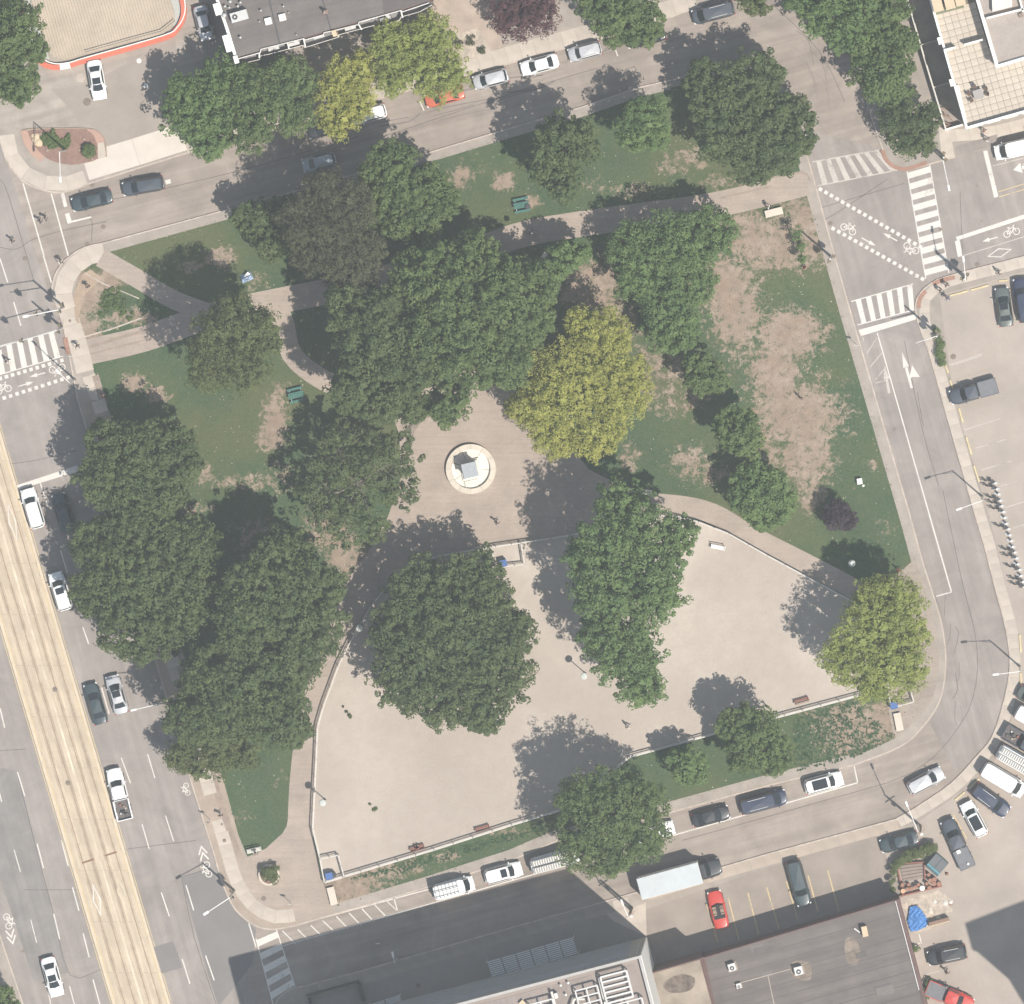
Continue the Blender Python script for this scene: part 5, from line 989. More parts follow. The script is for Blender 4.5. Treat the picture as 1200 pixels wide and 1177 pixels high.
def vmesh(kind, L, W, roofcol):
    """meshes of one vehicle kind, centred, nose towards +x; returns list (name, mesh, paintslot?, sub)"""
    key = (kind, round(L, 1))
    if key in VC: return VC[key]
    out = []
    S_ = {'sedan': (.92, 1.43, -.36, -.20, .10, .27, .60), 'hatch': (.96, 1.52, -.46, -.38, .12, .29, .62), 'suv': (1.04, 1.68, -.475, -.42, .14, .28, .66), 'wagon': (.98, 1.55, -.47, -.42, .12, .28, .64),
          'minivan': (1.04, 1.72, -.475, -.43, .22, .37, .68), 'van': (1.15, 2.15, -.485, -.47, .26, .385, .78), 'pickup': (1.08, 1.80, -.10, -.07, .16, .27, .68), 'convertible': (.88, 1.15, -.18, -.16, .10, .2, .6), 'truck': (1.2, 2.2, .18, .19, .31, .36, .8)}
    belt, roof, rb, rt, ft, fb, tw = S_[kind]    # rear glass foot/top, windscreen top/foot as fractions of L, roof width factor
    N = 22; ts = [.5-.5*math.cos(math.pi*i/N) for i in range(N+1)]
    ts[0] = .0015; ts[-1] = .9985
    m = MB(); rings = []
    x_end = -.5
    for t in ts:
        x = (t-.5)*L
        if kind == 'pickup' and x < -.11*L: continue
        if kind == 'truck' and x < .16*L: continue
        w = max(.05, plan(t, W, L, 5.5, 7) if kind not in ('truck',) else plan(t, W, L, 8, 40))
        nose = max(0, (t-.72)/.28); tail = max(0, (.18-t)/.18) if kind in ('sedan', 'convertible') else 0
        zb = .22+.12*max(0, (abs(2*t-1)-.9)*10); zt = belt-.10*nose**1.5-.06*tail
        if kind == 'van': zt = belt-.12*nose
        rings.append([(x, -w, zb), (x, -w*1.0, .48), (x, -w*.99, zt-.12), (x, -w*.93, zt-.02), (x, -w*.6, zt+.03), (x, 0, zt+.045), (x, w*.6, zt+.03), (x, w*.93, zt-.02), (x, w*.99, zt-.12), (x, w, .48), (x, w, zb)])
    vs = [p for r in rings for p in r]; k = 11; fs = []
    for i in range(len(rings)-1):
        for j in range(k-1): a = i*k+j; fs.append((a, a+k, a+k+1, a+1))
        fs.append((i*k+k-1, (i+1)*k+k-1, (i+1)*k, i*k))
    fs.append(tuple(range(k))); fs.append(tuple((len(rings)-1)*k+j for j in range(k-1, -1, -1)))
    m.add(vs, fs); out.append(('body', m.me('body', None, True), 'P', None))
    hb = W/2*.90; ht = W/2*tw*1.12 if kind not in ('van', 'truck') else W/2*.86
    xr0, xr1, xf1, xf0 = rb*L, rt*L, ft*L, fb*L
    zb_ = belt+.02; c = .11
    def quadm(pts): q = MB(); q.add(pts, [tuple(range(len(pts)))]); return q
    if kind not in ('convertible',):
        # glass set as separate panes, a body-coloured shell carries them
        sh = MB(); inx = .03
        B0 = [(xr0, -hb*.88, zb_), (xf0, -hb*.86, zb_), (xf0+.0, hb*.86, zb_), (xr0, hb*.88, zb_)]; mid = (xr0+xf0)/2
        B = [(xr0, -hb*.86, zb_), (xr0+.25*L*.2, -hb, zb_), (xf0-.10*L, -hb, zb_), (xf0-.01, -hb*.80, zb_), (xf0+.10, 0, zb_), (xf0-.01, hb*.80, zb_), (xf0-.10*L, hb, zb_), (xr0+.25*L*.2, hb, zb_), (xr0, hb*.86, zb_), (xr0-.05, 0, zb_)]
        T = [(xr1, -ht*.88, roof-.04), (xr1+.04*L, -ht, roof-.02), (xf1-.05*L, -ht, roof-.02), (xf1, -ht*.86, roof-.05), (xf1+.06, 0, roof-.02), (xf1, ht*.86, roof-.05), (xf1-.05*L, ht, roof-.02), (xr1+.04*L, ht, roof-.02), (xr1, ht*.88, roof-.04), (xr1-.03, 0, roof-.01)]
        n = 10; sh.add(B+T, [(i, (i+1) % n, n+(i+1) % n, n+i) for i in range(n)]); 
        R = [(p[0]*1+(.0), p[1]*.90, roof) for p in T]
        sh.add(T+R+[((xr1+xf1)/2, 0, roof+.05)], [(i, (i+1) % n, n+(i+1) % n, n+i) for i in range(n)]+[(n+i, n+(i+1) % n, 2*n) for i in range(n)])
        out.append(('roof', sh.me('roof', None, True if False else False), 'R', None))
        def pane(name, ids, k0=.08, k1=.90, side=.0, off=.022, ins=.06):
            P_ = []; 
            for kk, order in ((k0, ids), (k1, ids[::-1])):
                for i_ in order: P_.append(Vector(B[i_]).lerp(Vector(T[i_]), kk))
            nrm = Vector((0, 0, 0))
            for a_ in range(1, len(P_)-1): nrm += (P_[a_]-P_[0]).cross(P_[a_+1]-P_[0])
            nrm.normalize(); cen = sum(P_, Vector((0, 0, 0)))/len(P_)
            if nrm.dot(cen-Vector((mid, 0, belt))) < 0: nrm = -nrm
            P_ = [p.lerp(cen, ins)+nrm*off for p in P_]
            h = len(ids); q = MB(); q.add(P_, [(i, i+1, 2*h-2-i, 2*h-1-i) for i in range(h-1)]); out.append((name, q.me(name, glass_c, False), None, None))
        pane('windscreen', [3, 4, 5], .05, .97)
        if kind not in ('van', 'truck'): pane('rear_window', [8, 9, 0], .10, .92)
        if kind in ('sedan', 'hatch', 'suv', 'wagon', 'minivan', 'pickup'): pane('side_window', [1, 2], .1, .86); pane('side_window', [6, 7], .1, .86)
        else: pane('side_window', [2, 3], .25, .85); pane('side_window', [5, 6], .25, .85)
        if kind in ('hatch', 'wagon', 'suv', 'minivan'):
            q = MB(); q.box((xr1-.02, 0, roof-.0), (.22, ht*1.5, .05)); out.append(('rear_spoiler', q.me('rear_spoiler'), 'P', None))
    else:
        q = MB(); q.box((-.03*L, 0, belt-.02), (.30*L, W*.76, .16)); out.append(('interior', q.me('interior', blk), None, None))
        for sx in (-.1, .02):
            for sy in (-.24, .24): q = MB(); q.box((sx*L-.12, sy*W, belt+.14), (.16, .42, .32), 0, 0, .9); q.box((sx*L+.1, sy*W, belt+.06), (.42, .42, .1)); out.append(('seat', q.me('seat', seat_m), None, None))
        q = MB(); q.add([(.14*L, -W*.40, belt), (.19*L, 0, belt), (.14*L, W*.40, belt), (.09*L, W*.36, belt+.36), (.13*L, 0, belt+.38), (.09*L, -W*.36, belt+.36)], [(0, 1, 4, 5), (1, 2, 3, 4)]); out.append(('windscreen', q.me('windscreen', glass_c), None, None))
        q = MB(); q.box((-.21*L, 0, belt+.04), (.08*L, W*.74, .1), 0, 0, .9); out.append(('folded_roof', q.me('folded_roof', blk), None, None))
        q = MB(); q.ribbon([(.07*L+.12*math.cos(a*math.pi/5), -.24*W+.16*math.sin(a*math.pi/5)) for a in range(10)], .03, belt+.2, belt+.23, True); out.append(('steering_wheel', q.me('steering_wheel', blk), None, None))
    if kind == 'pickup':
        x0, x1 = -.497*L, -.105*L; cx = (x0+x1)/2; lx_ = x1-x0
        q = MB(); q.box((cx, 0, .62), (lx_, W*.97, .16)); 
        for s in (-1, 1): q.box((cx, s*(W/2-.09), .92), (lx_, .15, .5), 0, 0, .99)
        q.box((x0+.05, 0, .92), (.1, W*.86, .5)); q.box((x1-.03, 0, .92), (.06, W*.8, .5)); out.append(('bed', q.me('bed'), 'P', None))
        q = MB(); q.box((cx, 0, .71), (lx_-.2, W-.38, .03)); out.append(('bed_liner', q.me('bed_liner', mat('bed_liner', (.12, .11, .105), .8, .2, 3, .1, .2)), None, None))
    if kind == 'truck':
        x0, x1 = -.5*L, .155*L+.0; q = MB(); q.box(((x0+x1)/2, 0, .75), (x1-x0, W*.6, .3)); out.append(('chassis', q.me('chassis', blk), None, None))
    # wheels, lamps, mirrors
    fx = .31*L if kind != 'truck' else .36*L; rx = -.29*L; wr = .34 if kind not in ('truck', 'pickup') else .42
    m = MB(); m.tube((0, -.11, 0), (0, .11, 0), wr, n=16); tyre = m.me('wheel', rubber); m = MB(); m.tube((0, -.125, 0), (0, .125, 0), wr*.62, n=10); rim = m.me('rim', rim_m)
    for x_ in (fx, rx):
        for s in (-1, 1): out.append(('wheel', tyre, None, (x_, s*(W/2-.10), wr))); out.append(('>rim', rim, None, (0, 0, 0)))
    zf = belt-.22; hw = plan(.975, W, L, 5.5, 7)
    for s in (-1, 1):
        q = MB(); q.box((0, 0, 0), (.24, .34, .12), -s*.35, 0, .8); out.append(('headlight', q.me('headlight', lamp_w), None, (L*.472, s*(W*.36), zf+.02)))
        q = MB(); q.box((0, 0, 0), (.12, .3, .16), s*.25, 0, .9); out.append(('tail_light', q.me('tail_light', lamp_r), None, (-L*.482, s*(W*.39), zf+.05)))
        q = MB(); q.box((0, 0, 0), (.13, .2, .15), 0, 0, .85); out.append(('mirror', q.me('mirror'), 'P', ((fb if kind != 'truck' else .36)*L-.38*(1 if kind != 'truck' else 0), s*(W/2+.06), belt+.06)))
    q = MB(); q.box((0, 0, 0), (.07, W*.55, .16)); out.append(('grille', q.me('grille', blk), None, (L*.492, 0, zf-.1)))
    VC[key] = out; return out
def vehicle(label, x, y, dx, dy, kind, col, Lpx, group, roofcol=None, cat='car', W=None, extra=(), z=0.0, name=None):
    L = Lpx*.1; W = W or {'van': 1.95, 'pickup': 1.95, 'truck': 2.2, 'suv': 1.9, 'minivan': 1.95}.get(kind, 1.82)
    c = P(x, y, z+.7); rz = ang(dx, dy)
    nm = name or {'pickup': 'pickup_truck', 'van': 'van', 'truck': 'box_truck', 'suv': 'suv', 'minivan': 'minivan'}.get(kind, 'car')
    root = empty(nm, (c[0], c[1], z), rz, label, {'pickup': 'pickup truck', 'van': 'van', 'truck': 'truck'}.get(kind, cat), group)
    last = None
    for n, me, slot, pos in vmesh(kind, L, W, None):
        if slot:
            if not me.materials: me.materials.append(None)
        if n[0] == '>': obj(n[1:], me, last); continue
        o = obj(n, me, root, pos)
        if slot: s = o.material_slots[0]; s.link = 'OBJECT'; s.material = PT[roofcol if (slot == 'R' and roofcol) else col]
        last = o
    R_ = {'sedan': 1.48, 'hatch': 1.57, 'suv': 1.73, 'wagon': 1.6, 'minivan': 1.77, 'van': 2.2, 'pickup': 1.85}.get(kind, 1.5)
    for e in extra:
        q = MB()
        if e == 'sunroof': q.box((.02*L, 0, R_+.005), (.16*L, .95, .02)); q.build('sunroof', glass_c, root)
        if e == 'bigroof': q.box((-.10*L, 0, R_+.01), (.38*L, 1.1, .02)); q.build('glass_roof', glass_c, root)
        if e == 'rails':
            for s in (-1, 1): q = MB(); q.box((-.12*L, s*.58, R_+.02), (.38*L, .05, .05)); q.build('roof_rail', galv, root)
        if e == 'rack':
            for k in range(7): q = MB(); q.box((-.42*L+k*.09*L, 0, R_+.30), (.07, 1.6, .06)); q.build('rack_bar', galv, root)
            for s in (-.62, -.1, .1, .62): q = MB(); q.box((-.14*L, s, R_+.42), (.60*L, .08, .07)); q.build('ladder_rail', white_p, root)
        if e == 'ladders':
            for s in (-.45, .38):
                q = MB(); q.box((-.06*L, s, R_+.25), (.78*L, .66, .1)); q.build('roof_tray', mat('tray_grey', (.33, .32, .30), .7), root)
                for k in range(14): q = MB(); q.box((-.40*L+k*.05*L, s, R_+.38), (.11, .56, .05)); q.build('rung', white_p, root)
        if e == 'tonneau': q.box((-.30*L, 0, 1.17), (.37*L, W-.2, .03)); q.build('bed_cover', mat('cover_grey', (.17, .17, .18), .7, .1, 2, .08, .1), root)
        if e == 'load':
            for k, (a, b, s, mm) in enumerate(((-.2, .2, .3, 'red_timber'), (-.24, -.2, .25, 'weathered_timber'), (-.33, .1, .4, 'black_trim'), (-.4, -.3, .35, 'bed_liner'), (-.36, .35, .22, 'galvanised_steel'), (-.28, -.35, .22, 'terrace_tile'))): q = MB(); q.box((a*L, b, .86), (s*1.3, s, .25), k*.7, 0, .7); q.build('load_item', MT[mm], root)
        if e == 'boxes':
            for k, (a, b, s) in enumerate(((-.14, .25, .42), (-.08, -.25, .2), (-.42, -.2, .22))): q = MB(); q.box((a*L, b, 1.3), (s, s*1.1, .22), .3*k); q.build('white_box', white_p, root)
    return root
G1 = 'cars parked along the north street'; G2 = 'cars on the avenue'; G3 = 'cars parked along the south street'; G4 = 'cars in the east lot'; G5 = 'cars in the yellow-lined lot'
V = vehicle; nd = (-45, 12)
V('silver sedan half in shade beside the grey flat roofed building', 239, 27, 8, 33, 'sedan', 'silver', 41, None, z=.13)
V('white sedan with sunroof on the forecourt below the red kerb', 113.5, 94, 7, 40, 'sedan', 'white', 47, None, extra=('sunroof',), z=.13)
V('dark teal sedan waiting at the stop line near the corner flower bed', 108, 235, -45, 11, 'sedan', 'teal', 48, 'cars waiting at the avenue')
V('dark grey wagon with pale tail, second car back from the stop line', 168, 218, -45, 8, 'wagon', 'slate', 49, 'cars waiting at the avenue')
V('pale blue-grey hatchback in tree shade in the north street', 374, 190, -38, 9, 'hatch', 'pale', 40, None)
V('dark car almost hidden under the yellow-green locust', 383, 150, *nd, 'sedan', 'black', 45, G1)
V('white hatchback half hidden under the yellow-green locust, rear end showing', 432, 134, *nd, 'wagon', 'white', 42, G1)
V('orange-red car half hidden under the lime green tree', 521, 113, *nd, 'sedan', 'orange', 46, G1)
V('silver hatchback right of the orange-red car at the north kerb', 575, 92.5, *nd, 'hatch', 'silver', 41, G1)
V('white sedan at the north kerb between two silver cars', 632.5, 76, *nd, 'sedan', 'white', 45, G1)
V('small silver suv with ribbed roof right of the white sedan', 685.5, 60.5, *nd, 'suv', 'silver', 39, G1, W=1.8, extra=('rails',))
V('dark car under the round dark green tree at the north kerb', 757, 44, *nd, 'sedan', 'black', 46, G1)
V('dark blue-grey minivan at the top edge of the north street', 836, 14.5, *nd, 'minivan', 'slate', 50, G1, extra=('rails',))
V('long white van entering from the right edge near the terrace building', 1194, 173.5, -48, 11, 'van', 'white', 58, None)
V('grey-green sedan with sunroof parked in the top of the east lot', 1176.5, 360, -6, -44, 'sedan', 'greygreen', 46, G4, z=.13, extra=('sunroof',))
V('dark blue car cut by the right edge beside the grey-green sedan', 1199, 352, -7, -44, 'suv', 'navy', 52, G4, z=.13)
V('dark pickup truck with covered bed facing the east sidewalk', 1141, 459, -54, 15, 'pickup', 'slate', 57, G4, z=.13, extra=('tonneau',))
V('white suv nearest the stop line on the avenue', 38.5, 596, -13, -44, 'suv', 'white', 48, G2)
V('dark teal car in tree shade beside the white suv on the avenue', 74, 601, -12, -42, 'sedan', 'teal', 46, G2)
V('white car with large dark sunroof passing the largest avenue maple', 71, 693, -13, -43, 'suv', 'white', 46, G2, extra=('sunroof',))
V('black sedan in the middle lane beside the silver sedan', 112, 825, -13, -45, 'sedan', 'teal', 49, G2)
V('silver sedan with sunroof beside the black sedan on the avenue', 137, 814, -12, -43, 'sedan', 'silver', 46, G2, extra=('sunroof',))
V('white pickup truck with a loaded open bed on the avenue', 140, 931, -14, -58, 'pickup', 'white', 62, G2, extra=('load',))
V('white sedan with sunroof heading down the far side of the avenue', 61.5, 1145, 12, 44, 'sedan', 'white', 47, G2, extra=('sunroof',))
sd = (45, -12)
V('white van with ladder rack, leftmost parked in the south street', 532, 1040.5, *sd, 'van', 'white', 49, G3, extra=('rack',))
V('white suv with dark sunroof between the ladder van and the roof-tray van', 590, 1023, *sd, 'suv', 'white', 45, G3, extra=('sunroof',))
V('white van with ladders on two roof trays beside the round kerb tree', 650, 1008.5, *sd, 'van', 'white', 58, G3, extra=('ladders',))
V('white car with only its nose showing from under the round kerb tree', 768, 975, *sd, 'sedan', 'white', 46, G3)
V('black sedan parked below the small bushy tree', 833, 956.5, *sd, 'sedan', 'black', 44, G3)
V('long dark navy minivan with side rails parked in the south street', 894.5, 940, *sd, 'minivan', 'navy', 56, G3, extra=('rails',))
V('white suv with black glass roof, rightmost parked in the south street', 965.5, 917.5, *sd, 'suv', 'white', 46, G3, extra=('bigroof',))
V('silver hatchback driving alone round the south-east bend', 1085, 915, 40, -21, 'wagon', 'silver', 45, None)
V('red convertible with open top in the yellow-lined lot', 841.5, 1066, -10, -42, 'convertible', 'red', 44, G5, z=.13)
V('long dark green-grey suv in the yellow-lined lot, half in building shade', 935.7, 1034.5, 14, 51, 'suv', 'teal', 55, G5, z=.13)
V('dark sedan beside the curved climbing hedge', 1054, 986.5, -44, 12, 'sedan', 'teal', 45, None, z=.13)
V('dark pickup truck with white boxes on its cover beside the dumpster', 1122, 989, -20, -44, 'pickup', 'slate', 62, G4, z=.13, extra=('tonneau', 'boxes'))
V('white car with black glass roof next to the dark pickup truck', 1141.5, 960, -18, -34, 'suv', 'white', 44, G4, W=1.8, z=.13, extra=('bigroof',))
V('navy suv with pale roof rails between two white vehicles', 1161, 938, 34, 25, 'suv', 'navy', 49, G4, z=.13, extra=('rails',))
V('plain white van backed to the south-east sidewalk', 1176, 914, 40, 24, 'van', 'white', 56, G4, W=2.0, z=.13)
V('white van with two ladder trays on its roof in the east lot', 1194, 893, 40, 23, 'van', 'white', 56, G4, W=2.0, z=.13, extra=('ladders',))
V('dark pickup truck with timber in its bed at the right edge', 1202, 871, 40, 23, 'pickup', 'slate', 58, G4, z=.13, extra=('load',))
V('white van cut by the right edge above the dark pickup with timber', 1214, 845, 40, 22, 'van', 'white', 52, G4, z=.13)
V('dark green car cut by the right edge, uppermost of the south row', 1214, 820, 40, 20, 'sedan', 'greygreen', 46, G4, z=.13)
V('black suv with silver roof rails below the blue tarpaulin', 1110, 1119, -44, 9, 'suv', 'black', 46, None, z=.13, extra=('rails',))
V('red pickup truck with dark bed cut by the bottom edge', 1113, 1168, 42, 17, 'pickup', 'red', 58, None, z=.13, extra=('tonneau',))
# box truck
tr = V('box truck with pale blue-white cargo box and dark cab on the south street', 797, 1027, 73, -20, 'truck', 'black', 99, None, W=2.25)
tL = 9.9; q = MB(); q.box((-.12*tL, 0, 2.15), (.745*tL, 2.55, 2.6)); q.build('cargo_box', white_p, tr)
q = MB(); q.box((-.12*tL, 0, 3.47), (.74*tL, 2.5, .05)); q.build('cargo_roof', mat('pale_blue_roof', (.50, .53, .54), .9, .06, 1, .03, .05), tr)
q = MB()
for k in range(9): q.box((-.47*tL+k*.0875*tL, 0, 3.5), (.05, 2.48, .02))
q.build('roof_rib', MT['pale_blue_roof'], tr)['kind'] = 'stuff'
q = MB(); q.box((.275*tL, 0, 2.25), (.4, 1.9, .3), 0, 0, .8); q.build('wind_deflector', PT['black'], tr)
# ================================================================ DOG RUN FENCE AND PENS
fence_w = mat('fence_rail_white', (.58, .54, .49), .7, .08, 1, .05, .1); fence_b = mat('fence_post_brown', (.20, .13, .10), .8, .15, 2, .1, .2)
def fence(label, pts, kerbw=.13, h=1.05, closed=False, step=2.4, name='fence', group='fence runs round the dog run', z0=.12):
    w = px(pts); r = empty(name, (w[0][0], w[0][1], z0), 0, label, 'fence', group); l = r.location
    loc = [(p[0]-l.x, p[1]-l.y) for p in w]
    m = MB(); m.ribbon(loc, .13, h-.07, h); m.build('top_rail', fence_w, r); m = MB(); m.ribbon(loc, .05, h*.5, h*.5+.05); m.build('mid_rail', galv, r)
    if kerbw: m = MB(); m.ribbon(loc, kerbw, -.1, .10); m.build('base_kerb', fence_w, r)
    # wire infill, too fine to count
    m = MB()
    for a, b in zip(loc[:-1], loc[1:]):
        a = Vector(a); b = Vector(b); n = max(1, int((b-a).length/.16))
        for k in range(n): p = a.lerp(b, k/n); m.box((p.x, p.y, (h-.07)/2+.05), (.012, .012, h-.12))
    m.build('wire_infill', galv, r)['kind'] = 'stuff'
    m = MB(); m.tube((0, 0, -.05), (0, 0, h+.04), .045, n=6); pm = m.me('post', fence_b); s = 0
    for a, b in zip(loc[:-1], loc[1:]):
        a = Vector(a); b = Vector(b); n = max(1, round((b-a).length/step))
        for k in range(n): p = a.lerp(b, k/n); obj('post', pm, r, (p.x, p.y, 0))
    obj('post', pm, r, (loc[-1][0], loc[-1][1], 0)); return r
fence('fence along the west side of the dog run up to the bend under the maples', [(381, 1034), (375, 1004), (367, 971), (369, 928), (371, 890), (372.6, 852), (379, 829), (397, 780), (412, 750), (435, 710), (457, 684), (474, 668), (489, 661)])
fence('fence between the monument square and the dog run', [(489, 661), (512, 652), (562, 643), (600, 637.5), (669, 627), (735, 612), (770, 604)])
fence('curved fence from the middle tree down to the lime green tree', [(772, 604), (794, 605), (819, 611.5), (855, 625.5), (900, 651), (961, 684), (1002, 706), (1028, 726), (1043, 750)])
fence('fence along the south side of the dog run, east half', [(1043, 805), (1004.5, 815.5), (920, 838), (840, 859), (738, 887)], .28)
fence('fence along the south side of the dog run, west half', [(738, 887), (680, 911), (600, 967), (509, 995.5), (402, 1027.5), (381, 1034)][0:1]+[(736, 888), (668, 946), (600, 966.5), (509, 995.5), (402, 1027.5), (381, 1034)], .28)
def pen(label, pts): return fence(label, pts, 0, 1.05, step=1.3, group='entry pens of the dog run', name='gate_pen')
pen('entry pen with a blue bin at the south-west corner of the dog run', [(375.5, 1006), (397, 1001.5), (404, 1027)])
pen('entry pen with a blue bin opening off the monument square', [(576.5, 641), (581, 664.5), (615, 661), (611, 636)])
pen('entry pen with a blue bin by the lime green tree', [(1041, 811), (1045, 829), (1071, 822), (1067, 808)])
sheet('pen_floor', [(377, 1008), (397, 1003), (403, 1026), (383, 1031)], .1435, conc)
def bin_(label, x, y, rz=.25, m=blue_m, s=1.0):
    c = P(x, y, .6); r = empty('recycling_bin', (c[0], c[1], .14), rz, label, 'bin', 'blue bins in the entry pens'); q = MB(); q.box((0, 0, .5), (.75*s, .7*s, 1.0), 0, 0, 1.12); q.build('body', m, r)
    q = MB(); q.box((0, 0, 1.04), (.88*s, .84*s, .07), 0, 0, .93); q.build('lid', m, r); q = MB(); q.tube((-.3, -.37, .1), (.3, -.37, .1), .09, n=8); q.build('wheel', rubber, r); q = MB(); q.box((0, -.42, .98), (.5, .05, .06)); q.build('handle', blk, r)
bin_('blue bin in the south-west entry pen', 386, 1026.5); bin_('blue bin in the pen off the monument square', 590, 660); bin_('blue bin in the pen by the lime green tree', 1047.5, 826.5, m=blue_m)
def greybin(label, x, y):
    c = P(x, y, .5); r = empty('litter_bin', (c[0], c[1], .14), 0, label, 'bin'); q = MB(); q.tube((0, 0, 0), (0, 0, .85), .27, .3, 12); q.build('body', galv, r); q = MB(); q.tube((0, 0, .85), (0, 0, .92), .33, .25, 12); q.build('lid', dsteel, r)
greybin('grey litter bin beside the blue bin in the south-west pen', 391, 1024.5)
greybin('white-topped litter bin beside the green picnic table on the north lawn', 618.5, 242)
# ================================================================ MONUMENT
c = P(552, 549.5); root = empty('monument', (c[0], c[1], .12), 0, 'round limestone plinth with a square grey pedestal in the paved square', 'monument')
def ringpart(m, r0, r1, z0, z1, a0, a1, n=6):
    A = [(r1*math.cos(a0+(a1-a0)*k/n), r1*math.sin(a0+(a1-a0)*k/n)) for k in range(n+1)]; B = [(r0*math.cos(a1+(a0-a1)*k/n), r0*math.sin(a1+(a0-a1)*k/n)) for k in range(n+1)]; m.prism(A+B, z0, z1)
for k in range(12): q = MB(); ringpart(q, 2.30, 2.92, -.05, .55, k*math.pi/6+.004, (k+1)*math.pi/6-.004); q.build('ring_stone', stone_m, root)
jo = [2.05, 1.05, -.05, -1.1, -1.75, -2.55, -3.45]
for k in range(len(jo)-1): q = MB(); ringpart(q, .0, 2.28, -.05, .16+.01*(k % 2), jo[k+1]+.012, jo[k]-.012, 8); q.build('floor_stone', stone_w, root)
q = MB(); ringpart(q, .0, 2.28, -.05, .165, -4.21, -3.49, 6); q.build('floor_stone', stone_w, root)
q = MB(); ringpart(q, 0, 2.29, -.05, .13, 0, 2*math.pi-.001, 40); q.build('floor_bed', kerb_d, root)
for s, z0, z1 in ((2.3, .16, .45), (1.95, .45, .75)): q = MB(); q.box((0, -.08, (z0+z1)/2), (s, s, z1-z0), math.radians(13)); q.build('step', stone_w, root)
q = MB(); q.box((.0, 0, 1.75), (1.5, 1.5, 2.0), math.radians(13), 0, .97); q.build('pedestal', granite, root)
q = MB(); q.box((0, 0, 2.83), (1.72, 1.72, .2), math.radians(13)); q.build('cap', mat('cap_stone', (.36, .38, .40), .6, .1, 3, .1, .15), root)
q = MB(); q.box((.1, -1.65, .28), (1.6, .7, .2), math.radians(13)); q.build('inscription_slab', stone_w, root)
# planter
c = P(315.5, 1025); root = empty('round_planter', (c[0], c[1], .13), 0, 'round planter with pale rim in the south-west corner square', 'planter')
for k in range(8): q = MB(); ringpart(q, 1.02, 1.24, -.02, .42, k*math.pi/4+.01, (k+1)*math.pi/4-.01); q.build('rim_stone', stone_m, root)
q = MB(); ringpart(q, 0, 1.02, -.02, .32, 0, 2*math.pi-.001, 24); q.build('soil_bed', soil, root)
# flower bed at the north-west corner
bed = smooth([(31, 155), (60, 152), (103, 152), (114, 160), (117, 172), (115, 186), (95, 192), (80, 193), (62, 189), (48, 181), (38, 170)], 3, True)
c = P(80, 172); root = empty('flower_bed', (c[0], c[1], .12), 0, 'mulched flower bed with brick-red edging at the north-west corner', 'flower bed')
def fpart(name, fn, m): return part(name, root, fn, m)
fpart('mulch', lambda m: m.prism(px(bed), .1, .2), soil)
fpart('red_edging', lambda m: m.prism(px([(24, 154), (32, 153), (37, 166), (45, 177), (53, 184), (47, 190), (36, 180), (28, 168)]), .1, .205), mat('pink_concrete', (.42, .27, .21), .9, .1, 1, .08, .2)); fpart('red_edging', lambda m: m.prism(px(smooth([(102, 151), (112, 152), (120, 159), (122, 167), (114, 168), (110, 159), (104, 154)], 2, True)), .1, .207), MT['pink_concrete'])
fpart('edging', lambda m: m.prism(px([(114.5, 168), (122, 167), (125, 184), (115, 187)]), .1, .209), conc)
fpart('edging_rim', lambda m: m.ribbon(px(smooth([(27, 153), (44, 151), (100, 151), (114, 154), (123, 164), (125, 184)], 4)), .12, .1, .26), mat('rim_brown', (.35, .25, .19), .9, .1, 2, .08, .2))
for k, (x, y, s) in enumerate(((43, 160, .5), (47, 158, .35), (41, 164, .4), (45, 167, .55), (39, 159, .3), (50, 163, .3), (55, 176, .22), (98, 163, .2), (93, 176, .2), (108, 187, .25))):
    c = P(x, y, .2); r = empty('boulder', (c[0], c[1], .18), k, ['tan rock at the top of the rock group in the flower bed', 'brown rock right of the tan top rock in the flower bed', 'tan rock at the left of the flower bed rock group', 'tan rock at the bottom of the flower bed rock group', 'tan rock at the upper left corner of the rock group', 'tan rock at the right of the rock group beside the shrub', 'dark stone on the mulch below the spreading shrub', 'dark stone on the mulch near the top edge of the bed', 'dark stone on the mulch left of the round clipped bush', 'dark stone below the round clipped bush'][k], 'rock', 'rocks on the left end of the flower bed' if k < 6 else 'small stones on the mulch'); q = MB(); q.dome((0, 0, 0), s, 8, 3, 0, .6); q.v = [(a*random.uniform(.85, 1.15), b*random.uniform(.85, 1.15), cc) for a, b, cc in q.v]; q.build('stone', tan_m if k < 6 and k != 1 else timber, r)
# concrete slabs (benches) and seats
def slabseat(label, x, y, d, L=2.1, W=.85):
    c = P(x, y, .3); r = empty('concrete_bench', (c[0], c[1], .12), d, label, 'bench', 'concrete slab seats'); q = MB(); q.box((0, 0, .38), (L, W, .16)); q.build('slab_top', stone_m, r)
    for s in (-1, 1): q = MB(); q.box((s*L*.36, 0, .13), (.25, W*.8, .34)); q.build('support', conc_o, r)
slabseat('pale concrete slab seat at the north-east corner of the worn earth', 907, 249, ang(20, -5)); slabseat('pale concrete slab seat below the south-west entry pen', 389.5, 1050, ang(5, 20)); slabseat('pale concrete slab seat below the pen by the lime tree', 1053, 846, ang(4, 20))
slabseat('pale low slab at the edge of the paved square right of its tree shadow', 750, 576, ang(20, 2), 2.8, .6); slabseat('cream slab seat below the curved footpath beside the light green small tree', 641, 301, ang(12, 8), 1.2, .8)
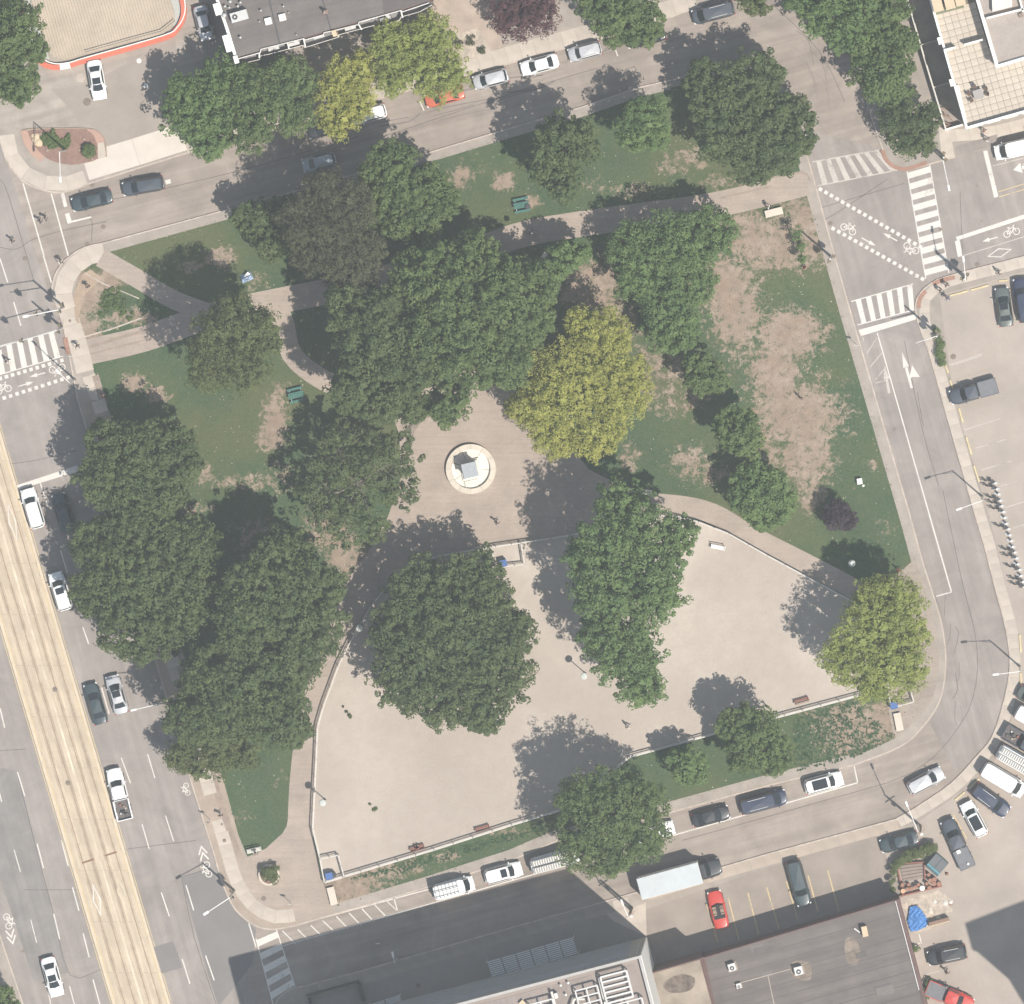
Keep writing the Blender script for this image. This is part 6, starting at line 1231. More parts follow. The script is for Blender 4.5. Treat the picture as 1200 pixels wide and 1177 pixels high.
def picnic(label, x, y, d):
    c = P(x, y, .5); r = empty('picnic_table', (c[0], c[1], .125), d, label, 'picnic table', 'green picnic tables')
    for k in range(4): q = MB(); q.box((0, -.27+k*.18, .74), (1.8, .165, .04)); q.build('table_board', green_m, r)
    for s in (-1, 1):
        q = MB(); q.box((0, s*.72, .45), (1.8, .28, .04)); q.build('seat_board', green_m, r)
        for e in (-1, 1): q = MB(); q.tube((e*.65, s*.72, 0), (e*.65, s*.15, .72), .035, n=6); q.build('leg', galv, r)
    for e in (-1, 1): q = MB(); q.box((e*.65, 0, .43), (.06, 1.6, .05)); q.build('cross_beam', galv, r)
picnic('green picnic table on the north lawn beside the curved footpath', 611, 240.5, ang(20, -4)); picnic('green picnic table on the west lawn by the worn patch', 347, 463, ang(20, -5))
def bench(label, x, y, d, m=timber_r, name='bench', L=1.7, g=None, z=.14):
    c = P(x, y, .4); r = empty(name, (c[0], c[1], z), d, label, 'bench', g)
    for k in range(3): q = MB(); q.box((0, -.17+k*.15, .44), (L, .12, .035)); q.build('seat_slat', m, r)
    for k in range(2): q = MB(); q.box((0, .28, .62+k*.17), (L, .03, .12)); q.build('back_slat', m, r)
    for e in (-1, 1):
        q = MB(); q.box((e*(L/2-.08), 0, .21), (.06, .45, .42)); q.build('leg', dsteel, r); q = MB(); q.box((e*(L/2-.03), .02, .62), (.05, .5, .04)); q.build('armrest', m, r)
bg_ = 'red-brown benches along the south fence'
bench('empty red-brown bench at the south fence right of the seated person', 565.5, 970.5, ang(17, -5)+math.pi, g=bg_); bench('red-brown bench with a seated person at the south fence', 489, 993.5, ang(17, -5)+math.pi, g=bg_); bench('red-brown bench at the south fence near the lime green tree', 939.5, 821, ang(17, -5)+math.pi, g=bg_)
bench('white bench on the sand near the curved fence', 841.5, 641.5, ang(16, 3), white_p); bench('white bench beside the round planter with a person in white', 298, 996.5, ang(17, -4), offw)
# white box, fallen items
def small(name, label, cat, x, y, fn, z=.13, rz=0, group=None): c = P(x, y, z); r = empty(name, (c[0], c[1], z), rz, label, cat, group); fn(r); return r
def mkbox(r): q = MB(); q.box((0, 0, .3), (.55, .6, .6)); q.build('cabinet', white_p, r); q = MB(); q.box((0, 0, .62), (.62, .68, .04)); q.build('lid', white_p, r); q = MB(); q.box((.35, -.6, .06), (.25, .22, .1), .4); q.build('base_stone', white_p, r)
small('utility_box', 'small white box standing on the east lawn', 'box', 1007.5, 564, mkbox, rz=.15)
# ================================================================ LAMPS AND SIGNALS
def parklamp(label, x, y, h=4.6):                # x, y of the foot
    c = P(x, y); r = empty('park_lamp', (c[0], c[1], .12), 0, label, 'lamp post', 'park lamps'); q = MB(); q.tube((0, 0, 0), (0, 0, .5), .13, .09); q.build('base', dsteel, r); q = MB(); q.tube((0, 0, .4), (0, 0, h-.35), .06, .05); q.build('post', dsteel, r)
    q = MB(); q.tube((0, 0, h-.35), (0, 0, h-.12), .14, .3, 14); q.build('lamp_head', galv, r); q = MB(); q.tube((0, 0, h-.12), (0, 0, h-.05), .42, .40, 16); q.dome((0, 0, h-.05), .4, 14, 3, 0, .25); q.build('lamp_shade', mat('lamp_shade_pale', (.50, .52, .47), .6, .08, 2, .05, .05), r)
parklamp('park lamp in the middle of the dog run sand', 686, 789); parklamp('park lamp by the west fence of the dog run', 381, 937); parklamp('park lamp between the curved footpath and the tiny purple-leaved tree', 999, 657, 5.2); parklamp('park lamp on the west lawn between the olive tree and the avenue', 206, 488)
parklamp('park lamp half hidden by the crown left of the biggest round tree', 424, 733)
def streetlight(label, x, y, adx, ady, h=8.8, arm=2.9, head=white_p):
    c = P(x, y); d = ang(adx, ady); r = empty('street_light', (c[0], c[1], .12), d, label, 'street light', 'street lights')
    q = MB(); q.tube((0, 0, 0), (0, 0, 1.0), .16, .12, 10); q.build('base', conc_o, r); q = MB(); q.tube((0, 0, .9), (0, 0, h), .11, .07, 10); q.build('pole', galv, r)
    q = MB(); q.tube((0, 0, h-.15), (arm, 0, h+.35), .05, .04, 8); q.tube((0, 0, h-.7), (arm*.45, 0, h+.02), .025, .025, 6); q.build('arm', head, r)
    q = MB(); q.box((arm+.28, 0, h+.36), (.75, .26, .12), 0, 0, .8); q.build('lamp_head', head, r)
streetlight('street light in the corner flower bed', 77.5, 176, 1.5, 30); streetlight('street light at the corner near the terrace building, arm over the street', 1105.5, 186.5, 6, 28)
streetlight('street light beside the docked bicycles, upper one on the east street', 1151, 582, -28, 10, 8.0, 2.6); streetlight('street light at the east bend below the docked bicycles', 1195, 781, -27, 3, 8.0, 2.6)
streetlight('street light with its arm over the avenue, foot hidden by the maples', 190, 819, -26, 6, 8.5, 2.4)
streetlight('street light on the shaded south sidewalk', 466, 1122, -4, -20, 6.0, .7)
streetlight('street light at the south sidewalk near the box truck', 739, 1066, -8, -20, 8.5, 1.6)
streetlight('street light beside the right stop bar with arm over the bicycle lane', 1132, 327, -3, -28, 8.0, 2.4)
streetlight('leaning white street light in the south-east yard', 1076, 966, -12, -30, 9.0, 3.2)
streetlight('street light at the avenue corner crossing, tall and thin', 88, 445, -26, -26, 7.5, 1.6)
sig_m = mat('signal_housing', (.06, .06, .05), .6, .1, 2, .05, .1); sig_y = mat('signal_body', (.17, .14, .09), .6, .1, 2, .05, .1)
def signal(label, x, y, adx, ady, h=6.6, arm=6.0, heads=(.55, .95), light=None, heads_low=True):
    c = P(x, y); d = ang(adx, ady); r = empty('traffic_signal', (c[0], c[1], .12), d, label, 'traffic signal', 'traffic signals')
    q = MB(); q.tube((0, 0, 0), (0, 0, h+2), .17, .10, 10); q.build('pole', galv, r)
    if arm: q = MB(); q.tube((0, 0, h-.3), (arm, 0, h+.1), .07, .045, 8); q.build('mast_arm', galv, r)
    L_ = [(arm*k, 0, h-.35) for k in heads] if arm else []
    if heads_low: L_ += [(.35, .25, 3.4), (-.1, -.4, 3.4)]
    for a, b, z in L_:
        q = MB(); q.box((a, b, z), (.34, .36, 1.05)); hd = q.build('signal_head', sig_y, r); q = MB(); q.box((a-.19, b, z), (.04, .6, 1.25)); q.build('backplate', sig_m, hd)
    if light: q = MB(); q.tube((0, 0, h+1.9), (light*math.cos(light_a), light*math.sin(light_a), h+2.3), .06, .045, 8); q.box((light*math.cos(light_a)*1.1, light*math.sin(light_a)*1.1, h+2.32), (.7, .28, .12), light_a); q.build('lamp_arm', white_p, r)
light_a = 0
signal('traffic signal with white mast arm at the avenue corner, upper of the pair', 75, 360, -30, 6, 6.2, 3.6, (.8,), light=3.4)
signal('traffic signal at the avenue corner, lower of the pair, long thin arm', 73, 384, -80, 24, 6.0, 7.5, (.6, .97))
signal('traffic signal at the bottom left corner of the square', 275, 1044, -26, 17, 6.5, 0, (), light=2.9)
signal('traffic signal at the north-east crossing by the terrace building', 1106, 183, 3, -4, 5.0, 0, ())
signal('traffic signal at the east crossing corner', 1098, 391, -30, 10, 6.5, 2.6, (), light=None)
signal('traffic signal beside the white crosswalk near the right stop bar', 1131, 324, -12, -4, 6.0, 0, ())
signal('traffic signal at the top of the worn earth by the east crossing', 974, 301, 20, 4, 6.0, 0, ())
def pole_only(name, label, x, y, h, cat='utility pole', m=timber): c = P(x, y); r = empty(name, (c[0], c[1], .12), 0, label, cat); q = MB(); q.tube((0, 0, 0), (0, 0, h), .15, .11, 8); q.build('post', m, r); q = MB(); q.box((0, 0, h-.8), (1.3, .1, .12), .6); q.build('cross_arm', m, r); q = MB(); q.box((.15, -.25, h-1.6), (.35, .35, .7)); q.build('transformer', galv, r)
pole_only('utility_pole', 'wooden utility pole with cross arm on the pale sidewalk pad', 741, 1064, 8.5)
pole_only('utility_pole', 'wooden utility pole beside the dark sedan in the yard', 1079, 968, 9)
def sign(label, x, y, h=2.6, d=0, m=white_p): c = P(x, y); r = empty('street_sign', (c[0], c[1], .12), d, label, 'sign', 'small signs on thin posts'); q = MB(); q.tube((0, 0, 0), (0, 0, h), .03, n=6); q.build('post', galv, r); q = MB(); q.box((0, .04, h-.35), (.5, .03, .6)); q.build('sign_plate', m, r)
sign('small sign on a thin post in the avenue boulevard', 246, 960); sign('small sign post at the edge of the east lawn', 1004, 404); sign('small sign post beside the corner square planter', 341, 1058); sign('sign post on the shaded south sidewalk edge', 444, 1104); sign('thin sign post at the crosswalk by the curb ramp', 84, 417)
# ================================================================ BICYCLE SHARE
dk = mat('dock_grey', (.42, .41, .40), .6, .08, 2, .05, .1)
docks = [(165, 170), (178, 215), (190, 255), (203, 303), (213, 345), (227, 390), (238, 435), (250, 480), (265, 522), (275, 568), (288, 612), (300, 657), (316, 700), (328, 745), (338, 790), (352, 833), (362, 880), (378, 925), (388, 965)]
has = {0, 1, 3, 4, 5, 8, 12, 13, 15, 17, 18}
ordn = ['first', 'second', 'third', 'fourth', 'fifth', 'sixth', 'seventh', 'eighth', 'ninth', 'tenth', 'eleventh', 'twelfth', 'thirteenth', 'fourteenth', 'fifteenth', 'sixteenth', 'seventeenth', 'eighteenth', 'last']
def bike_parts():
    o = []; fr = mat('bicycle_frame', (.05, .075, .06), .5, .1, 2, .05, .1)
    for x in (-.52, .52): 
        q = MB(); pts = [(x+.33*math.cos(k*math.pi/8), .34+.33*math.sin(k*math.pi/8)) for k in range(16)]
        for k in range(16): a = pts[k]; b = pts[(k+1) % 16]; q.tube((a[0], 0, a[1]), (b[0], 0, b[1]), .03, n=5, cap=False)
        o.append(('wheel', q.me('wheel', rubber)))
    q = MB()
    for a, b in (((-.52, .34), (-.05, .32)), ((-.05, .32), (-.2, .85)), ((-.05, .32), (.35, .62)), ((.35, .62), (.42, .95)), ((.42, .8), (.52, .34)), ((-.2, .7), (-.52, .34))): q.tube((a[0], 0, a[1]), (b[0], 0, b[1]), .035, n=6)
    o.append(('frame', q.me('frame', fr))); q = MB(); q.box((-.2, 0, .9), (.28, .17, .07), 0, 0, .7); o.append(('saddle', q.me('saddle', blk)))
    q = MB(); q.tube((.38, -.3, 1.02), (.38, .3, 1.02), .025, n=6); q.tube((.42, 0, .9), (.38, 0, 1.02), .025, n=6); o.append(('handlebar', q.me('handlebar', blk)))
    q = MB(); q.box((.58, 0, .78), (.3, .34, .2), 0, 0, 1.2); o.append(('basket', q.me('basket', dsteel))); q = MB(); q.box((-.55, 0, .70), (.4, .09, .03)); o.append(('fender', q.me('fender', fr))); return o
BP = bike_parts(); dockd = ang(35, 8)
for k, (zx, zy) in enumerate(docks):
    x, y = 1140+zx/6.54, 540+zy/6.54; c = P(x, y, .5)
    r = empty('bike_dock', (c[0], c[1], .13), dockd, f'{ordn[k]} grey dock from the top of the bicycle row', 'bike dock', 'docks of the bicycle station')
    q = MB(); q.box((0, 0, .03), (.9, .35, .06)); q.build('base_plate', dk, r); q = MB(); q.box((.1, 0, .42), (.18, .24, .75), 0, 0, .8); q.build('dock_post', dk, r); q = MB(); q.dome((.1, 0, .80), .14, 10, 3, 0, .8); q.build('cap', white_p, r)
    if k in has:
        c = P(x-12, y-3+random.uniform(-.5, .5), .5); r = empty('bicycle', (c[0]+.35, c[1], .13), dockd+random.uniform(-.08, .08), f'dark shared bicycle standing in the {ordn[k]} dock from the top', 'bicycle', 'bicycles in the station')
        for n, me in BP: obj(n, me, r)
# parking blocks and lot lines
def wheelstop(x0, y0, x1, y1, lab, m): 
    A = P(x0, y0); B = P(x1, y1); c = ((A[0]+B[0])/2, (A[1]+B[1])/2); L = math.dist(A, B); q = MB(); q.box((0, 0, .07), (L, .2, .14), 0, 0, .93)
    o = q.build('wheel_stop', m, None, (c[0], c[1], .128), math.atan2(B[1]-A[1], B[0]-A[0])); tag(o, lab, 'parking block', 'parking blocks of the east lot')
ym = mat('wheel_stop_yellow', (.60, .50, .30), .85, .15, 2, .1, .2)
for k, (a, l_) in enumerate((((1106.5, 425, 1111.5, 437.5), 'yellowed parking block nearest the narrow shrubs'), ((1113, 445, 1117, 456), 'yellowed parking block at the nose of the dark pickup'), ((1123.5, 478, 1128.5, 495), 'parking block just below the dark pickup truck'), ((1132, 511.5, 1138.5, 533), 'parking block halfway between the dark pickup and the docks'), ((1141, 545, 1147.5, 565), 'parking block nearest the top of the bicycle docks'), ((1112.5, 347, 1134.5, 341), 'parking block at the top left of the east lot'), ((1137, 340.5, 1158.5, 334.5), 'parking block behind the grey-green sedan'), ((1170, 329.5, 1181, 328.5), 'parking block at the top edge near the dark blue car'),
    ((1195, 743, 1196.5, 765), 'parking block at the right edge near the east bend'), ((1196, 788, 1197, 806), 'parking block at the right edge below the bend light'), ((1148, 912, 1136, 924), 'parking block by the navy suv'), ((1131, 928, 1119, 938), 'parking block at the corner of the south-east row'))): wheelstop(*a, l_, ym)
r = marks('parking_lines')
for a, b in (((828, 1059), (841, 1104)), ((853.6, 1053), (866, 1101)), ((876.6, 1046.5), (889, 1095)), ((898.5, 1040), (913, 1088.6)), ((921.7, 1032.5), (936, 1081)), ((947, 1026), (958.6, 1068)), ((970, 1020), (983, 1068)), ((1117, 955), (1133, 983)), ((1132, 933), (1138, 940))): line(r, a, b, .14, paint_y, .1335)
for a, b in (((1160, 342), (1165, 360)), ((1112, 428), (1150, 415)), ((1116, 428), (1150, 417)), ((1130, 504), (1172, 490.5)), ((1143, 525.5), (1179, 515)), ((1150, 551), (1186, 540)), ((1172, 570), (1192, 564)), ((1178, 595), (1200, 588)), ((1187, 619), (1200, 615)), ((1085, 1117), (1100, 1113)), ((1085, 1142), (1105, 1137))): line(r, a, b, .1, paint_o, .1335)
line(r, (1077, 1095), (1080, 1106), .14, paint_w, .1335); line(r, (1076, 1106), (1080, 1104), .1, paint_w, .1335)
# ================================================================ YARD BETWEEN BRICK BUILDING AND LOT
sheet('rubble_patch', [(x_+2.2*math.sin(i_*2.7)+1.5*math.sin(i_*5.1), y_+2*math.cos(i_*3.3)) for i_, (x_, y_) in enumerate(smooth([(1060, 1058), (1098, 1044), (1112, 1054), (1114, 1068), (1104, 1080), (1090, 1088), (1072, 1094), (1066, 1075)], 5, True))], .1345, debris)
c = P(1070, 1025); root = empty('timber_deck', (c[0], c[1], .13), 0, 'brown boarded deck frame behind the row of round drums', 'deck')
for k in range(5): part('board', root, lambda m: m.prism(px([lerp((1054, 1014), (1059, 1034), (k+.06)/5), lerp((1082, 1011), (1083, 1029), (k+.06)/5), lerp((1082, 1011), (1083, 1029), (k+.94)/5), lerp((1054, 1014), (1059, 1034), (k+.94)/5)]), .1, .32+.015*(k % 2)), mat('grey_board', (.26, .21, .18), .85, .12, 2, .1, .2, perobj=.08))
for a, b in (((1051, 1012), (1058, 1048)), ((1052, 1012), (1083, 1010)), ((1083, 1010), (1084, 1030)), ((1055, 1050), (1104, 1038))): part('frame_beam', root, lambda m: m.ribbon(px([a, b]), .16, .1, .62), timber_r)
dr = [(370, 755, .23), (375, 827, .27), (428, 805, .22), (470, 802, .24), (522, 782, .22), (595, 795, .3), (680, 790, .25), (690, 705, .24), (735, 695, .27), (730, 742, .28), (790, 745, .27), (670, 640, .2), (555, 752, .2), (440, 755, .18), (650, 742, .2)]
dm = [mat('rusty_drum', (.33, .17, .12), .8, .2, 2, .12, .2), mat('tan_drum', (.58, .36, .22), .7, .15, 2, .1, .2), white_p]
dl = {1: 'tan drum at the left end of the drum row', 5: 'white drum in the middle of the drum row'}
for k, (zx, zy, rr) in enumerate(dr):
    c = P(1020+zx/9.81, 960+zy/9.81, .8); mm = dm[2] if k == 5 else dm[1] if k in (1,) else dm[0]
    r = empty('drum', (c[0], c[1], .13), 0, dl.get(k, ['rusty drum at the upper left end of the cluster', '', 'orange-brown drum second from the left at the cluster front', 'rusty drum third from the left at the cluster front', 'greyish brown drum just left of the white drum', '', 'rusty drum just right of the white drum', 'rusty drum in the upper right of the cluster, left one', 'rusty drum in the upper right of the cluster, right one', 'rusty drum at the right of the cluster front', 'rusty drum at the far right end of the cluster', 'small rusty drum lying above the rest beside the deck corner', 'small rusty drum behind the white drum', 'small rusty drum behind the second front drum', 'rusty drum squeezed between the white drum and the deck'][k]), 'drum', 'rusty drums in a row' if k not in dl else None); q = MB(); q.tube((0, 0, 0), (0, 0, .86), rr, n=14); q.build('body', mm, r); q = MB(); q.tube((0, 0, .84), (0, 0, .88), rr*1.06, rr*1.02, 14); q.tube((rr*.5, 0, .87), (rr*.5, 0, .9), .05, n=6); q.build('lid', mm, r)
c = P(1098, 1013, .6); root = empty('dumpster', (c[0], c[1], .13), ang(12, -14), 'dark teal dumpster with a two-part lid beside the dark pickup', 'dumpster')
tq = mat('dumpster_teal', (.10, .28, .33), .6, .12, 2, .08, .1); q = MB(); q.box((0, 0, .6), (2.0, 1.75, 1.1), 0, 0, 1.05); q.build('body', mat('dumpster_dark', (.06, .10, .11), .6, .15, 2, .08, .1), root)
for s in (-1, 1): q = MB(); q.box((0, s*.46-.18, 1.2), (1.35, .86, .06)) if False else q.box((.22, s*.48, 1.2), (1.4, .9, .06)); q.build('lid', mat('lid_grey', (.13, .135, .14), .6, .1, 2, .08, .1), root)
q = MB(); q.box((-.62, 0, 1.22), (.2, 1.85, .07)); q.build('hinge_bar', tq, root); q = MB(); q.box((-.88, 0, 1.17), (.3, 1.6, .04)); q.build('open_hatch', mat('dumpster_dark', (.06, .10, .11)), root)
# crumpled tarpaulin
tp_ = px([(1066, 1062), (1074, 1060), (1081, 1066), (1088, 1078), (1086, 1086), (1076, 1091), (1067, 1092), (1063, 1080)]); c0 = P(1074, 1077); xs = np.linspace(-2, 2, 36); vs = []; fs = []; ix = {}
for i, a in enumerate(xs):
    for j, b in enumerate(xs):
        if inside(tp_, [c0[0]+a*.8], [c0[1]+b*.95])[0]: ix[i, j] = len(vs); vs.append((a*.8, b*.95, .28+.22*math.exp(-(a*a+b*b)*.5)+.06*math.sin(a*9+3*math.sin(b*4))+.05*math.sin(b*11+a*5)+random.uniform(-.015, .015)))
for (i, j) in list(ix):
    if (i+1, j) in ix and (i, j+1) in ix and (i+1, j+1) in ix: fs.append((ix[i, j], ix[i+1, j], ix[i+1, j+1], ix[i, j+1]))
tag(obj('tarpaulin', mesh('tarpaulin', vs, fs, tarp_m), None, (c0[0], c0[1], .13)), 'crumpled bright blue tarpaulin beside the brick building', 'tarpaulin')
c = P(1100.5, 1080.5, .5); root = empty('timber_barrier', (c[0], c[1], .13), ang(22, -6), 'dark timber barrier with pale edge right of the blue tarpaulin', 'barrier'); q = MB(); q.box((0, .1, .55), (2.4, .4, .9)); q.build('panel', timber, root); q = MB(); q.box((0, -.2, .5), (2.5, .1, .5)); q.build('pale_plank', tan_m, root); q = MB(); q.box((0, .1, 1.02), (2.4, .3, .05)); q.build('top_board', mat('brown_board', (.26, .17, .13)), root)
def cone(r): q = MB(); q.box((0, 0, .02), (.36, .36, .04)); q.build('base', blk, r); q = MB(); q.tube((0, 0, .04), (0, 0, .6), .15, .03, 10); q.build('body', mat('cone_orange', (.60, .22, .14), .7, .1, 1), r)
small('traffic_cone', 'faded orange cone on the lot near the dumpster', 'traffic cone', 1109.5, 1024, cone)
rsr = random.Random(5)
for k in range(10):
    def st(r): q = MB(); s = rsr.uniform(.18, .35); q.dome((0, 0, 0), s, 7, 2, 0, .5); q.v = [(a*rsr.uniform(.7, 1.3), b*rsr.uniform(.7, 1.3), c_) for a, b, c_ in q.v]; q.build('lump', [stone_m, offw, tan_m, timber][k % 4], r)
    small('rubble_chunk', 'pale rubble chunk on the patch round the blue tarpaulin', 'rubble', rsr.uniform(1072, 1116), rsr.uniform(1052, 1062) if k % 2 else rsr.uniform(1062, 1082)+0, st, group='rubble chunks')
def tent(r):
    q = MB(); q.add([(-.7, -.5, 0), (.7, -.5, 0), (.7, .5, 0), (-.7, .5, 0), (-.55, 0, .8), (.55, 0, .8)], [(0, 1, 5, 4), (2, 3, 4, 5), (1, 2, 5), (3, 0, 4)]); q.build('cover', mat('pale_blue_cloth', (.35, .45, .62), .7, .1, 2, .1, .3), r); q = MB(); q.box((.2, .2, .35), (.7, .4, .5), .5); q.build('bundle', white_p, r)
small('blue_white_bundle', 'pale blue and white bundle on the lawn at the shadow edge', 'bundle', 289, 325, tent, rz=.4)
# ================================================================ PEOPLE
def body_mesh(pose, seed=0):
    J = {'pelvis': (0, 0, .95), 'waist': (0, 0, 1.08), 'chest': (.02, 0, 1.32), 'neck': (.03, 0, 1.50), 'headb': (.045, 0, 1.58), 'headt': (.045, 0, 1.70)}
    if pose == 'walk': L = {'hipL': (0, .10, .92), 'kneeL': (.20, .11, .52), 'ankL': (.24, .11, .09), 'toeL': (.40, .12, .04), 'hipR': (0, -.10, .92), 'kneeR': (-.05, -.11, .50), 'ankR': (-.32, -.11, .14), 'toeR': (-.20, -.12, .04)}; A = {'shL': (.02, .19, 1.43), 'elL': (-.12, .25, 1.17), 'wrL': (-.02, .27, .93), 'haL': (.03, .27, .84), 'shR': (.02, -.19, 1.43), 'elR': (.10, -.25, 1.17), 'wrR': (.28, -.25, .99), 'haR': (.35, -.24, .94)}
    elif pose == 'stand': L = {'hipL': (0, .10, .92), 'kneeL': (.02, .12, .5), 'ankL': (-.01, .13, .09), 'toeL': (.15, .15, .04), 'hipR': (0, -.10, .92), 'kneeR': (.03, -.12, .5), 'ankR': (0, -.13, .09), 'toeR': (.16, -.15, .04)}; A = {'shL': (.02, .19, 1.43), 'elL': (0, .26, 1.16), 'wrL': (.1, .25, .93), 'haL': (.13, .24, .84), 'shR': (.02, -.19, 1.43), 'elR': (0, -.27, 1.16), 'wrR': (.2, -.18, 1.1), 'haR': (.28, -.14, 1.13)}
    else:
        d = -.42; J = {k: (v[0]-.05, v[1], v[2]+d) for k, v in J.items()}
        L = {'hipL': (-.02, .10, .5), 'kneeL': (.42, .14, .52), 'ankL': (.42, .14, .1), 'toeL': (.58, .16, .05), 'hipR': (-.02, -.10, .5), 'kneeR': (.42, -.14, .52), 'ankR': (.44, -.14, .1), 'toeR': (.60, -.16, .05)}; A = {'shL': (-.03, .19, 1.01), 'elL': (.02, .25, .76), 'wrL': (.24, .16, .66), 'haL': (.33, .13, .66), 'shR': (-.03, -.19, 1.01), 'elR': (.02, -.25, .76), 'wrR': (.24, -.16, .66), 'haR': (.33, -.13, .66)}
    J.update(L); J.update(A); nm = list(J); E = [('pelvis', 'waist'), ('waist', 'chest'), ('chest', 'neck'), ('neck', 'headb'), ('headb', 'headt')]
    for s in 'LR': E += [('pelvis', 'hip'+s), ('hip'+s, 'knee'+s), ('knee'+s, 'ank'+s), ('ank'+s, 'toe'+s), ('chest', 'sh'+s), ('sh'+s, 'el'+s), ('el'+s, 'wr'+s), ('wr'+s, 'ha'+s)]
    rad = {'pelvis': .145, 'waist': .13, 'chest': .155, 'neck': .06, 'headb': .085, 'headt': .095, 'hip': .10, 'knee': .065, 'ank': .045, 'toe': .04, 'sh': .075, 'el': .048, 'wr': .032, 'ha': .036}
    me = bpy.data.meshes.new('b'); me.from_pydata([J[k] for k in nm], [(nm.index(a), nm.index(b)) for a, b in E], []); o = bpy.data.objects.new('b', me); COL.objects.link(o)
    sk = o.modifiers.new('s', 'SKIN'); sk.use_smooth_shade = True
    for k, v in zip(nm, me.skin_vertices[0].data): r = rad.get(k) or rad[k[:-1]]; v.radius = (r, r*(1.15 if k in ('pelvis', 'chest', 'waist') else 1)); v.use_root = (k == 'pelvis')
    sb = o.modifiers.new('u', 'SUBSURF'); sb.levels = 1; sb.render_levels = 1
    ev = o.evaluated_get(bpy.context.evaluated_depsgraph_get()); out = bpy.data.meshes.new_from_object(ev); bpy.data.objects.remove(o)
    hipz = .95 if pose != 'sit' else .53; nz = J['neck'][2]; mi = []
    for p in out.polygons:
        c_ = p.center; arm = abs(c_.y) > .225 and c_.z < nz-.3
        if c_.z > nz+.12 or (c_.z > nz+.04 and c_.x < J['headb'][0]-.03): k = 0
        elif c_.z > nz-.01 or (math.dist(c_, J['haL']) < .1 or math.dist(c_, J['haR']) < .1): k = 1
        elif (c_.z > hipz+.02 if pose != 'sit' else (c_.z > .6 and c_.x < .3)): k = 2
        elif c_.z > .1: k = 3
        else: k = 4
        if pose != 'sit' and abs(c_.y) > .2 and c_.z > .8: k = 2 if k != 1 else 1
        mi.append(k)
    out.materials.clear()
    for _ in range(5): out.materials.append(None)
    out.polygons.foreach_set('material_index', mi); out.polygons.foreach_set('use_smooth', [True]*len(mi)); return out
BM = {p: body_mesh(p) for p in ('walk', 'stand', 'sit')}
CL = {k: mat('cloth_'+k, v, .9, .1, 3, .08, .1) for k, v in {'black': (.03, .03, .035), 'white': (.7, .69, .66), 'blue': (.08, .13, .30), 'grey': (.22, .22, .23), 'red': (.42, .10, .08), 'pink': (.55, .33, .28), 'navy': (.04, .05, .10), 'brown': (.16, .10, .07)}.items()}
skin = mat('skin', (.42, .27, .20), .6, .05, 3, .04, .05); hair = mat('hair_dark', (.035, .025, .02), .8, .1, 5, .1, .2)
# five-fingered hand, shared by everybody
def hand_mesh():
    q = MB(); q.box((0, 0, -.045), (.03, .075, .09), 0, 0, .85)
    for k, l in enumerate((.055, .07, .075, .065)): y = .028-k*.019; q.tube((.004, y, -.085), (.014, y*1.05, -.085-l*.55), .0085, .008, 5); q.tube((.014, y*1.05, -.085-l*.55), (.035, y*1.05, -.085-l), .008, .0065, 5)
    q.tube((.01, .036, -.03), (.03, .058, -.07), .010, .008, 5); return q.me('hand', skin)
HM = hand_mesh()
def face_mesh():
    q = MB(); q.box((.102, 0, 0), (.03, .022, .04), 0, 0, .5); q.box((.092, .034, .022), (.012, .022, .01), 0, 1); q.box((.092, -.034, .022), (.012, .022, .01), 0, 1); q.box((.094, 0, -.042), (.01, .05, .01), 0, 2)
    for s in (-1, 1): q.box((0, s*.092, 0), (.035, .018, .05))
    return q.me('face', [skin, hair, CL['red']])
FM = face_mesh()
def person(label, x, y, d, pose, top, legs, z=.13, group='people on foot'):
    c = P(x, y, z); r = empty('person', (c[0], c[1], z), d, label, 'person', group); b = obj('body', BM[pose], r)
    for i, m in enumerate((hair, skin, CL[top], CL[legs], CL['black'])): b.material_slots[i].link = 'OBJECT'; b.material_slots[i].material = m
    hz = {'walk': (.045, 1.63), 'stand': (.045, 1.63), 'sit': (-.005, 1.21)}[pose]; obj('face', FM, r, (hz[0], 0, hz[1]))
    for s, p in zip((1, -1), {'walk': ((.0, .27, .9), (.31, -.245, .97)), 'stand': ((.12, .245, .88), (.26, -.15, 1.13)), 'sit': ((.30, .14, .68), (.30, -.14, .68))}[pose]):
        o = obj('hand', HM, r, p); o.scale = (1, s, 1); o.rotation_euler = (0, 0 if pose == 'walk' and s > 0 else -1.2 if pose != 'stand' or s < 0 else 0, 0)
    return r
R_ = math.radians
